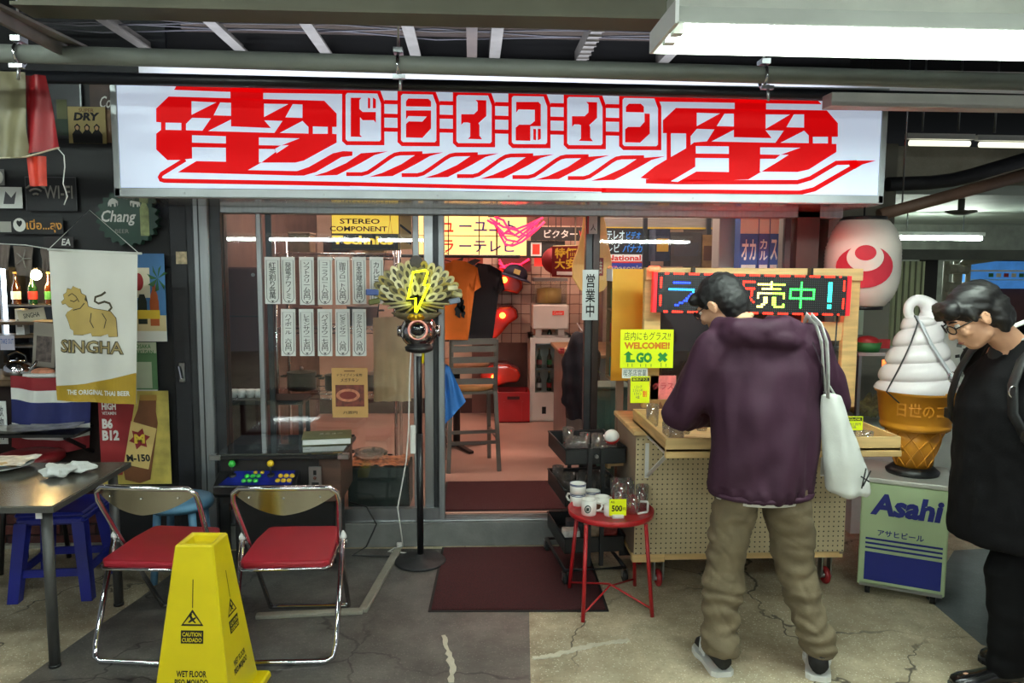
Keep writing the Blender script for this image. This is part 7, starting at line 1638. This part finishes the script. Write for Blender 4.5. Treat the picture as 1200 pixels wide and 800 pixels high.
# ================================================================== PEOPLE
SKIN = pm('skin', (206, 156, 124), .5, var=.06, sc=14)
HAIR = pm('black_hair', (14, 13, 15), .62, var=.4, sc=30, stretch=(1, 1, 4))
HAIR2 = pm('black_hair_gloss', (15, 13, 13), .5, var=.4, sc=30)
def hand_shapes(b, wrist, dirv, palmn, s=1.0, curl=.5, left=False):
    """palm plus five bent fingers; dirv = from wrist to knuckles, palmn = palm normal (curl direction)"""
    d = V(dirv).normalized(); n = V(palmn); n = (n - d * n.dot(d)).normalized(); side = d.cross(n) * (-1 if left else 1)
    w = V(wrist)
    for k in range(4):
        o = side * ((k - 1.5) * .020 * s)
        b.cap(w + d * .015 * s + o * .8, w + d * .082 * s + o, .013 * s, .0115 * s, 8)
        L = (.062, .072, .068, .052)[k] * s; p0 = w + d * .085 * s + o; c = curl * (1 + .12 * k)
        d1 = (d * cos(c * .6) + n * sin(c * .6)); p1 = p0 + d1 * L * .45
        d2 = (d * cos(c * 1.5) + n * sin(c * 1.5)); p2 = p1 + d2 * L * .32
        d3 = (d * cos(c * 2.2) + n * sin(c * 2.2)); p3 = p2 + d3 * L * .23
        b.cap(p0, p1, .0092 * s, .0085 * s, 8).cap(p1, p2, .0085 * s, .0078 * s, 8).cap(p2, p3, .0078 * s, .0068 * s, 8)
    t0 = w + d * .02 * s - side * .022 * s; t1 = t0 + (d * .6 - side * .7 + n * .25).normalized() * .04 * s; t2 = t1 + (d * .85 - side * .2 + n * .45).normalized() * .032 * s; t3 = t2 + (d * .85 + n * .5).normalized() * .022 * s
    b.cap(t0, t1, .013 * s, .0105 * s, 8).cap(t1, t2, .0105 * s, .009 * s, 8).cap(t2, t3, .009 * s, .0075 * s, 8)
def head_shapes(b, c, M):
    """head frame: +Y face, +Z crown"""
    def P(x, y, z): return c + M @ V((x, y, z))
    b.sphere(P(0, -.012, .03), (.076, .096, .092), 24, 16, M); b.sphere(P(0, .03, -.02), (.064, .068, .09), 20, 14, M)
    b.sphere(P(0, .045, -.078), (.042, .042, .034), 16, 10, M)                      # chin
    b.cap(P(-.045, .01, -.06), P(-.02, .055, -.085), .026, .02).cap(P(.045, .01, -.06), P(.02, .055, -.085), .026, .02)
    b.cap(P(0, .094, .018), P(0, .114, -.022), .009, .0135, 10).sphere(P(-.012, .102, -.026), .008, 8, 6).sphere(P(.012, .102, -.026), .008, 8, 6)
    b.cap(P(-.017, .092, -.052), P(.017, .092, -.052), .0075, None, 8).cap(P(-.013, .09, -.063), P(.013, .09, -.063), .0075, None, 8)
    b.cap(P(-.038, .082, .034), P(-.012, .092, .032), .009, None, 8).cap(P(.038, .082, .034), P(.012, .092, .032), .009, None, 8)
    for s in (-1, 1):
        b.sphere(P(s * .044, .07, -.015), (.024, .022, .024), 12, 8, M)
        b.sphere(P(s * .079, -.004, .0), (.009, .019, .031), 12, 10, M @ Matrix.Rotation(s * -.3, 3, 'Z')); b.tube([P(s * .085, .008, .016), P(s * .089, -.008, .029), P(s * .089, -.022, .012), P(s * .085, -.012, -.014), P(s * .082, .002, -.026)], .0045, 6)
def face_bits(parent, c, M, open_=True):
    for s in (-1, 1):
        o = c + M @ V((s * .031, .083, .016)); e = obj('eye', B().sphere(o, .0115, 12, 8), pm('eye_white', (224, 218, 210), .3), parent)
        g = c + M @ V((s * .031, .0925, .015)); obj('iris', B().sphere(g, .0045, 8, 6), INK, e)
        obj('eyebrow', B().tube([c + M @ V((s * .014, .099, .036)), c + M @ V((s * .032, .096, .041)), c + M @ V((s * .05, .082, .036))], [.003, .004, .002], 6), HAIR, parent)
    obj('lips', B().tube([c + M @ V((-.021, .093, -.057)), c + M @ V((0, .101, -.056)), c + M @ V((.021, .093, -.057))], [.002, .0055, .002], 6), pm('lip_skin', (170, 104, 92), .5), parent)
def glasses_on(parent, c, M, m):
    def P(x, y, z): return c + M @ V((x, y, z))
    g = obj('glasses', B().tube([P(-.009, .112, .018), P(.009, .112, .018)], .0025, 6), m, parent)
    for s in (-1, 1):
        rim = [P(s * (.034 + .024 * cos(q * pi / 8)), .110 - .006 * cos(q * pi / 8), .014 + .018 * sin(q * pi / 8)) for q in range(16)]
        obj('rim', B().tube(rim, .0026, 6, closed=True), m, g)
        obj('lens', B().add(rim, [tuple(range(16))]), CLEAR, g)
        obj('temple', B().tube([P(s * .058, .104, .018), P(s * .078, .04, .018), P(s * .086, -.006, .016), P(s * .086, -.02, -.004)], .0026, 6), m, g)
def folds(a, f, b_=0, fb=0, seed=0):
    def fn(c):
        v = a * noise.noise(V((c.x * f, c.y * f, c.z * f * .45)) + V((seed, 0, 0)))
        if b_: v += b_ * noise.noise(V((c.x * 4, c.y * 4, c.z * fb)) + V((0, seed, 0)))
        return v
    return fn
def shoe(b, heel, toe, w, h, s=1.0):
    h0, t = V(heel), V(toe); d = (t - h0).normalized(); sd = V((-d.y, d.x, 0)); L = (t - h0).length; vs = []
    secs = [(0, .75, .85), (.05, .88, 1.05), (.25, .92, 1.0), (.45, .9, .82), (.65, 1.08, .60), (.85, 1.05, .48), (.96, .75, .36), (1.0, .4, .22)]
    n = 14; k = len(secs)
    for u, ww, hh in secs:
        p = h0 + d * (u * L)
        for j in range(n):
            th = 2 * pi * j / n; zz = max(0, .5 + .5 * sin(th)) ** .8
            vs.append(p + sd * (cos(th) * w / 2 * ww * (1 if zz < .5 else .82)) + V((0, 0, zz * h * hh)))
    b.add(vs, [(i*n+j, i*n+(j+1)%n, (i+1)*n+(j+1)%n, (i+1)*n+j) for i in range(k-1) for j in range(n)] + [tuple(reversed(range(n))), tuple((k-1)*n+j for j in range(n))], sm=True)
    return b
def sole(heel, toe, w, h):
    h0, t = V(heel), V(toe); d = (t - h0).normalized(); sd = V((-d.y, d.x, 0)); L = (t - h0).length
    pts = [(-.02, .6), (.05, .95), (.3, .95), (.5, .9), (.7, 1.12), (.88, 1.05), (.98, .7), (1.02, .3)]
    poly = [h0 + d * (u * L) + sd * (w / 2 * q) for u, q in pts] + [h0 + d * (u * L) - sd * (w / 2 * q) for u, q in reversed(pts)]
    return B().prism([(p.x, p.y) for p in poly], 0, h, fn=lambda x, z, y: (x, y, z))

# ---------------------------------------------------------------- man in the purple jacket, seen from behind
PX, PY = 1.21, 3.08
pa = thing('person', 'person in a purple hooded jacket and khaki trousers bending over the stall tray', 'person', loc=(PX, PY, .0))
Hc = V((-.155, .12, 1.535)); HM = Matrix.Rotation(radians(38), 3, 'Z') @ Matrix.Rotation(radians(-32), 3, 'X') @ Matrix.Rotation(radians(-8), 3, 'Y')
fL0, fL1 = V((-.165, -.09, .012)), V((-.185, .16, .012)); fR0, fR1 = V((.215, -.14, .012)), V((.31, .09, .012))
aL, aR = V((-.168, -.03, .09)), V((.235, -.08, .09)); kL, kR = V((-.135, .03, .47)), V((.15, .0, .47)); hL, hR = V((-.09, .0, .84)), V((.09, -.01, .84))
shL, shR = V((-.20, .02, 1.36)), V((.175, .0, 1.38)); eL, eR = V((-.285, .10, 1.10)), V((.29, .09, 1.14)); wL, wR = V((-.15, .33, 1.02)), V((.08, .34, 1.02))
b = B(); head_shapes(b, Hc, HM)
b.cap(V((-.05, .02, 1.40)), Hc + HM @ V((0, -.03, -.06)), .055, .05); b.loft([(0, 0, .82, .14, .10), (0, 0, .95, .13, .095), (0, 0, 1.15, .15, .10), (-.01, .01, 1.32, .16, .10), (-.03, .015, 1.42, .10, .07)])
for h_, k_, a_ in ((hL, kL, aL), (hR, kR, aR)): b.cap(h_, k_, .078, .055).cap(k_, a_, .055, .038)
for f0, f1, a_ in ((fL0, fL1, aL), (fR0, fR1, aR)): b.cap(a_, f0.lerp(f1, .25) + V((0, 0, .042)), .034, .028).cap(f0.lerp(f1, .2) + V((0, 0, .04)), f0.lerp(f1, .78) + V((0, 0, .032)), .026, .02)
for s_, e_, w_, lf in ((shL, eL, wL, True), (shR, eR, wR, False)):
    b.cap(s_, e_, .05, .042).cap(e_, w_, .042, .028); hand_shapes(b, w_, V((.05 if lf else -.08, .9, -.25)), V((0, -.2, -1)), 1.0, .45, lf)
blob('body', b, SKIN, pa, .0068, 3); face_bits(pa, Hc, HM); glasses_on(pa, Hc, HM, BLKP)
hb = B(); 
def HP(x, y, z): return Hc + HM @ V((x, y, z))
hb.sphere(HP(0, -.02, .048), (.088, .102, .085), 24, 16, HM).sphere(HP(0, -.055, .0), (.082, .068, .085), 20, 14, HM).sphere(HP(0, -.05, -.05), (.065, .05, .045), 16, 10, HM).cap(HP(-.05, .07, .075), HP(.05, .07, .075), .028)
for s in (-1, 1): hb.cap(HP(s * .072, .012, .05), HP(s * .077, .018, .012), .018, .010)
blob('hair', hb, HAIR, pa, .007, 1, fold=lambda c: .004 * noise.noise(c * 50) + .0035 * noise.noise(c * 130))
# trousers
KHK = pm('khaki_cotton', (104, 92, 70), .85, var=.12, sc=12, bump=.15, bsc=120)
tb2 = B(); tb2.loft([(0, 0, .74, .165, .125), (0, 0, .82, .175, .13), (0, 0, .90, .17, .125), (0, 0, .93, .165, .12)])
for h_, k_, a_, of in ((hL, kL, aL, -1), (hR, kR, aR, 1)):
    tb2.loft([(a_.x, a_.y, .082, .074, .080), (a_.x, a_.y, .10, .078, .085), (a_.x * .96 + k_.x * .04, a_.y, .16, .074, .082), (a_.lerp(k_, .5).x, a_.lerp(k_, .5).y, .28, .076, .084), (k_.x, k_.y, .47, .086, .094), (k_.lerp(h_, .5).x, k_.lerp(h_, .5).y, .65, .095, .11), (h_.x, h_.y, .80, .10, .125)])
blob('trousers', tb2, KHK, pa, .009, 3, fold=lambda c: .010 * noise.noise(V((c.x * 9, c.y * 9, c.z * 26))) * (1 if c.z < .72 else .5) + .012 * noise.noise(V((c.x * 7, c.y * 7, c.z * 7))) + (.006 * sin(c.z * 85 + 6 * noise.noise(c * 6)) if c.z < .36 else 0) - .007 * max(0, .16 - abs(noise.noise(V((c.x * 6, c.y * 6, c.z * 13 + c.x * 8)) + V((3, 7, 0))))) / .16)
# jacket
PUR = pm('plum_nylon', (54, 27, 45), .7, spec=.3, var=.12, sc=8, bump=.06, bsc=90)
jb = B(); jb.loft([(.0, .0, .755, .205, .15), (.0, .0, .78, .215, .16), (0, 0, .95, .225, .165), (-.005, .01, 1.12, .235, .165), (-.01, .015, 1.28, .235, .15), (-.015, .02, 1.38, .20, .125), (-.03, .025, 1.44, .12, .09), (-.05, .03, 1.475, .075, .07)])
for s_, e_, w_, o_ in ((shL, eL, wL, -1), (shR, eR, wR, 1)):
    e2 = e_ + V((.035 * o_, .0, -.02)); jb.cap(s_, e2, .092, .082).cap(e2, w_ - V((0, .02, 0)), .082, .056)
    jb.cap(V((s_.x * .5, s_.y, 1.40)), s_, .07, .085)
jb.sphere((-.03, -.06, 1.415), (.155, .085, .055), 20, 12, Matrix.Rotation(.14, 3, 'Y')).sphere((-.14, -.03, 1.42), (.085, .075, .06), 16, 10).sphere((.06, -.03, 1.44), (.08, .065, .05), 16, 10)
jb.tube([(-.15, .10, 1.44), (-.19, .03, 1.45), (-.15, -.06, 1.445), (-.05, -.10, 1.44), (.05, -.06, 1.455), (.08, .03, 1.465), (.04, .11, 1.45)], [.04, .05, .052, .05, .045, .042, .035], 12)
blob('jacket', jb, PUR, pa, .0095, 4, fold=lambda c: .017 * noise.noise(V((c.x * 8, c.y * 8, c.z * 3.5))) + .010 * noise.noise(V((c.x * 17, c.y * 17, c.z * 9)) + V((5, 0, 0))) + .006 * sin(c.x * 34 + 5 * noise.noise(c * 3)) * max(0, min(1, (1.25 - c.z) * 3)) + (.005 * sin(c.x * 110) if c.z < .80 else 0))
obj('jacket_hem', B().tube([(.207 * cos(q * pi / 12), .153 * sin(q * pi / 12), .762) for q in range(24)], .012, 8, closed=True), PUR, pa)
obj('shirt_tail', B().lathe([(.19, .735), (.195, .77)], 24, ell=.74), WPR, pa)
obj('shirt_collar', B().tube([Hc + HM @ V((.055, -.065, -.095)), Hc + HM @ V((.0, -.08, -.10)), Hc + HM @ V((-.055, -.06, -.095))], .012, 8), pm('beige_collar', (196, 170, 130), .8), pa)
obj('shoulder_seam', B().tube([(.14, -.115, 1.40), (.19, -.10, 1.30), (.205, -.09, 1.2)], .003, 5), pm('plum_dark', (40, 22, 36), .7), pa)
SBK = pm('black_suede', (20, 20, 22), .6, var=.2)
for f0, f1 in ((fL0, fL1), (fR0, fR1)):
    s_ = obj('shoe', shoe(B(), f0 + V((0, 0, .016)), f1 + V((0, 0, .016)), .098, .088), SBK, pa)
    obj('sole', sole(f0 - V((0, 0, .0)), f1, .104, .022), WPR, s_)
    d = (f1 - f0).normalized(); sd = V((-d.y, d.x, 0))
    for q in range(3):
        for sg in (-1, 1):
            p_ = f0 + d * (.10 + q * .022) + sd * (sg * .049); obj('side_stripe', B().beam(p_ + V((0, 0, .03)) , p_ + d * .02 - sd * (sg * .012) + V((0, 0, .082)), .008, .004), WPR, s_)
# tote bag on the right shoulder: carried, so a thing of its own
TOT = pm('white_canvas', (204, 206, 200), .85, var=.06, sc=10, bump=.1, bsc=150)
tz0, tz1 = W(960, 580, 3.0).z, W(960, 462, 3.0).z
tt = thing('tote_bag', 'white canvas tote bag hanging from the right shoulder of the purple jacket', 'bag', loc=(PX + .29, 3.0, tz0))
hh = tz1 - tz0
bb_ = B().loft([(.045, .0, .0, .075, .055), (.04, 0, .02, .088, .07), (.02, 0, .12, .085, .07), (-.015, 0, .25, .068, .055), (-.04, 0, hh * .9, .05, .035), (-.048, 0, hh, .045, .028)], 24)
blob('canvas_body', bb_, TOT, tt, .008, 3, fold=lambda c: .008 * noise.noise(V((c.x * 20, c.y * 14, c.z * 7))) + .004 * sin(c.x * 70 + c.z * 12))
for oy, ox in ((-.028, 0), (.02, .012)):
    obj('strap', B().tube([(-.075 + ox, oy, hh - .01), (-.085, oy - .01, hh + .12), (-.105, oy - .03, hh + .22), (-.125, oy - .02, hh + .285), (-.13, .05 + oy, hh + .315), (-.11, .13 + oy, hh + .27), (-.06, .14 + oy, hh + .1), (-.03, oy + .03, hh - .005)], .016, 8, flat=.25), TOT, tt)
for a0, a1 in (((.055, .05), (.075, .13)), ((.05, .10), (.09, .075)), ((.06, .06), (.095, .12))):
    obj('printed_mark', B().tube([(a0[0], -.082, a0[1]), (a1[0], -.07, a1[1])], .003, 5), INK, tt)

# ---------------------------------------------------------------- man in black at the right, profile to the left
QX, QY = 2.20, 2.94
pb = thing('person', 'person in a black coat and glasses leaning in from the right edge', 'person', loc=(QX, QY, 0), rz=radians(90))
# local frame: +Y = the way he faces (towards -X in the world), -X local = towards the far side
hc = W(1143, 372, 2.92); Hc2 = V((-(hc.y - QY) * -1, 0, 0))
Rm = Matrix.Rotation(radians(-90), 3, 'Z'); Hc2 = Rm @ (hc - V((QX, QY, 0)))
HM2 = Matrix.Rotation(radians(-10), 3, 'Z') @ Matrix.Rotation(radians(-34), 3, 'X')
b = B(); head_shapes(b, Hc2, HM2)
ft2 = [(V((-.09, -.02, .012)), V((-.075, .26, .012))), (V((.10, -.28, .012)), V((.12, .0, .012)))]
an = [V((-.085, .03, .10)), V((.105, -.22, .10))]; kn = [V((-.09, .05, .48)), V((.10, -.12, .48))]; hp = [V((-.085, -.05, .86)), V((.085, -.07, .86))]
b.cap(V((0, -.02, 1.33)), Hc2 + HM2 @ V((0, -.035, -.06)), .06, .055); b.loft([(0, -.06, .84, .15, .11), (0, -.05, 1.0, .14, .12), (0, 0, 1.18, .16, .12), (0, .03, 1.30, .15, .10), (0, .05, 1.38, .09, .07)])
for h_, k_, a_ in zip(hp, kn, an): b.cap(h_, k_, .085, .06).cap(k_, a_, .058, .04)
for (f0, f1), a_ in zip(ft2, an): b.cap(a_, f0.lerp(f1, .15) + V((0, 0, .035)), .038, .032).cap(f0.lerp(f1, .1) + V((0, 0, .035)), f0.lerp(f1, .8) + V((0, 0, .03)), .03, .024)
sh2 = [V((-.20, .02, 1.30)), V((.20, .02, 1.30))]; el2 = [V((-.25, -.13, 1.02)), V((.25, -.13, 1.02))]; wr2 = [V((-.24, -.10, .79)), V((.24, -.10, .79))]
for s_, e_, w_, lf in zip(sh2, el2, wr2, (True, False)):
    b.cap(s_, e_, .052, .044).cap(e_, w_, .042, .03); hand_shapes(b, w_, V((0, .25, -.95)), V((1 if lf else -1, .2, 0)), 1.0, .4, not lf)
blob('body', b, SKIN, pb, .0068, 3); face_bits(pb, Hc2, HM2); glasses_on(pb, Hc2, HM2, pm('black_frame', (14, 14, 16), .3))
def HQ(x, y, z): return Hc2 + HM2 @ V((x, y, z))
hb = B().sphere(HQ(0, -.02, .055), (.092, .108, .085), 24, 16, HM2).sphere(HQ(0, -.06, .0), (.088, .075, .09), 20, 14, HM2).sphere(HQ(0, -.075, -.05), (.075, .055, .05), 16, 10, HM2).cap(HQ(-.05, .075, .085), HQ(.05, .08, .085), .034).cap(HQ(-.04, .09, .07), HQ(.05, .105, .062), .022, .014)
for s in (-1, 1): hb.cap(HQ(s * .07, .03, .06), HQ(s * .082, .03, .02), .024, .012).cap(HQ(s * .06, -.06, -.03), HQ(s * .062, -.05, -.075), .035, .02)
blob('hair', hb, HAIR2, pb, .0068, 1, fold=lambda c: .006 * noise.noise(V((c.x * 10, c.y * 16, c.z * 40))) + .003 * noise.noise(V((c.x * 30, c.y * 50, c.z * 130))))
COATB = pm('black_wool', (11, 10, 12), .85, spec=.15, var=.18, sc=14, bump=.1, bsc=150)
jb = B().loft([(0, -.02, .60, .25, .25), (0, -.02, .64, .255, .255), (0, -.01, .85, .24, .235), (0, .01, 1.02, .235, .215), (0, .02, 1.15, .23, .195), (0, .01, 1.28, .222, .158), (0, -.01, 1.36, .155, .125), (0, -.025, 1.425, .10, .10)])
for s_, e_, w_ in zip(sh2, el2, wr2): jb.cap(s_, e_, .092, .08).cap(e_, w_, .078, .06).cap(V((s_.x * .5, .03, 1.33)), s_, .07, .085)
blob('coat', jb, COATB, pb, .0095, 4, fold=lambda c: .012 * noise.noise(V((c.x * 8, c.y * 8, c.z * 4))) + .005 * noise.noise(c * 18))
# collar, lapel line, shirt edge
def CP(u, v, off):
    ph = radians(-150 + 300 * u); k = abs(ph) / radians(150)
    zt2 = 1.482 - .075 * (1 - cos(ph)) / 2; r = .094 + .04 * math.sin(min(1, v * 1.3) * pi / 2) + off
    z = zt2 - v * (.065 + .055 * k ** 3)
    return (r * 1.02 * sin(ph), -.01 - r * cos(ph) + .02 * k * v, z)
obj('coat_collar', B().grid(lambda u, v: CP(u, v, 0), 40, 8).grid(lambda u, v: CP(u, v, .006), 40, 8), COATB, pb)
obj('shirt_collar', B().tube([(-.06, .06, 1.415), (-.088, .02, 1.445), (-.08, -.06, 1.48), (0, -.10, 1.495), (.08, -.06, 1.48), (.088, .02, 1.445), (.06, .06, 1.415)], .010, 8, flat=.5), WPR, pb)
obj('inner_shirt', B().sphere((0, .10, 1.34), (.05, .035, .07), 14, 10), pm('inner_black', (18, 18, 20), .8), pb)
TR2 = pm('black_trouser', (10, 10, 12), .85, spec=.15, var=.2, sc=12)
tb2 = B().loft([(0, -.06, .72, .17, .15), (0, -.06, .88, .175, .14), (0, -.06, .94, .165, .13)])
for h_, k_, a_ in zip(hp, kn, an): tb2.loft([(a_.x, a_.y, .06, .062, .075), (a_.x, a_.y, .10, .064, .078), (a_.lerp(k_, .5).x, a_.lerp(k_, .5).y, .29, .072, .085), (k_.x, k_.y, .48, .084, .095), (h_.x, h_.y, .82, .10, .12)])
blob('trousers', tb2, TR2, pb, .0095, 3, fold=folds(.010, 12, .008, 20, 3))
LEA = pm('black_leather', (16, 15, 16), .25, var=.2, coat=.4)
for f0, f1 in ft2:
    s_ = obj('shoe', shoe(B(), f0 + V((0, 0, .012)), f1 + V((0, 0, .012)), .094, .078), LEA, pb); obj('sole', sole(f0, f1, .098, .016), BLKP, s_)
# backpack with its straps
bp = thing('backpack', 'black backpack with metal strap ring on the back of the person in the black coat', 'backpack', loc=(QX, QY, 0), rz=radians(90))
bk_ = B().loft([(0, -.34, .82, .14, .08), (0, -.34, .86, .15, .10), (0, -.33, 1.05, .16, .11), (0, -.30, 1.25, .14, .10), (0, -.28, 1.34, .10, .07)])
blob('pack', bk_, pm('black_nylon', (14, 14, 16), .6, var=.2), bp, .012, 3, fold=folds(.008, 9))
for s in (-1, 1):
    st_ = obj('strap', B().tube([(s * .12, -.24, 1.30), (s * .13, -.15, 1.39), (s * .135, -.05, 1.435), (s * .14, .04, 1.425), (s * .15, .115, 1.35), (s * .165, .155, 1.26), (s * .19, .165, 1.15), (s * .235, .13, 1.05), (s * .275, .02, .95), (s * .24, -.16, .90), (s * .12, -.30, .88)], .026, 8, flat=.3), pm('black_nylon', (14, 14, 16), .6, var=.2), bp)
    obj('strap_ring', B().tube([(s * .172 + s * .012, .165 + .017 * cos(q * pi / 6), 1.235 + .022 * sin(q * pi / 6)) for q in range(12)], .003, 6, closed=True), CHROME, st_)
    obj('buckle', B().box(s * .235 - .02, s * .235 + .02, .12, .15, 1.05, 1.095), BLKP, st_, bevel=.004)
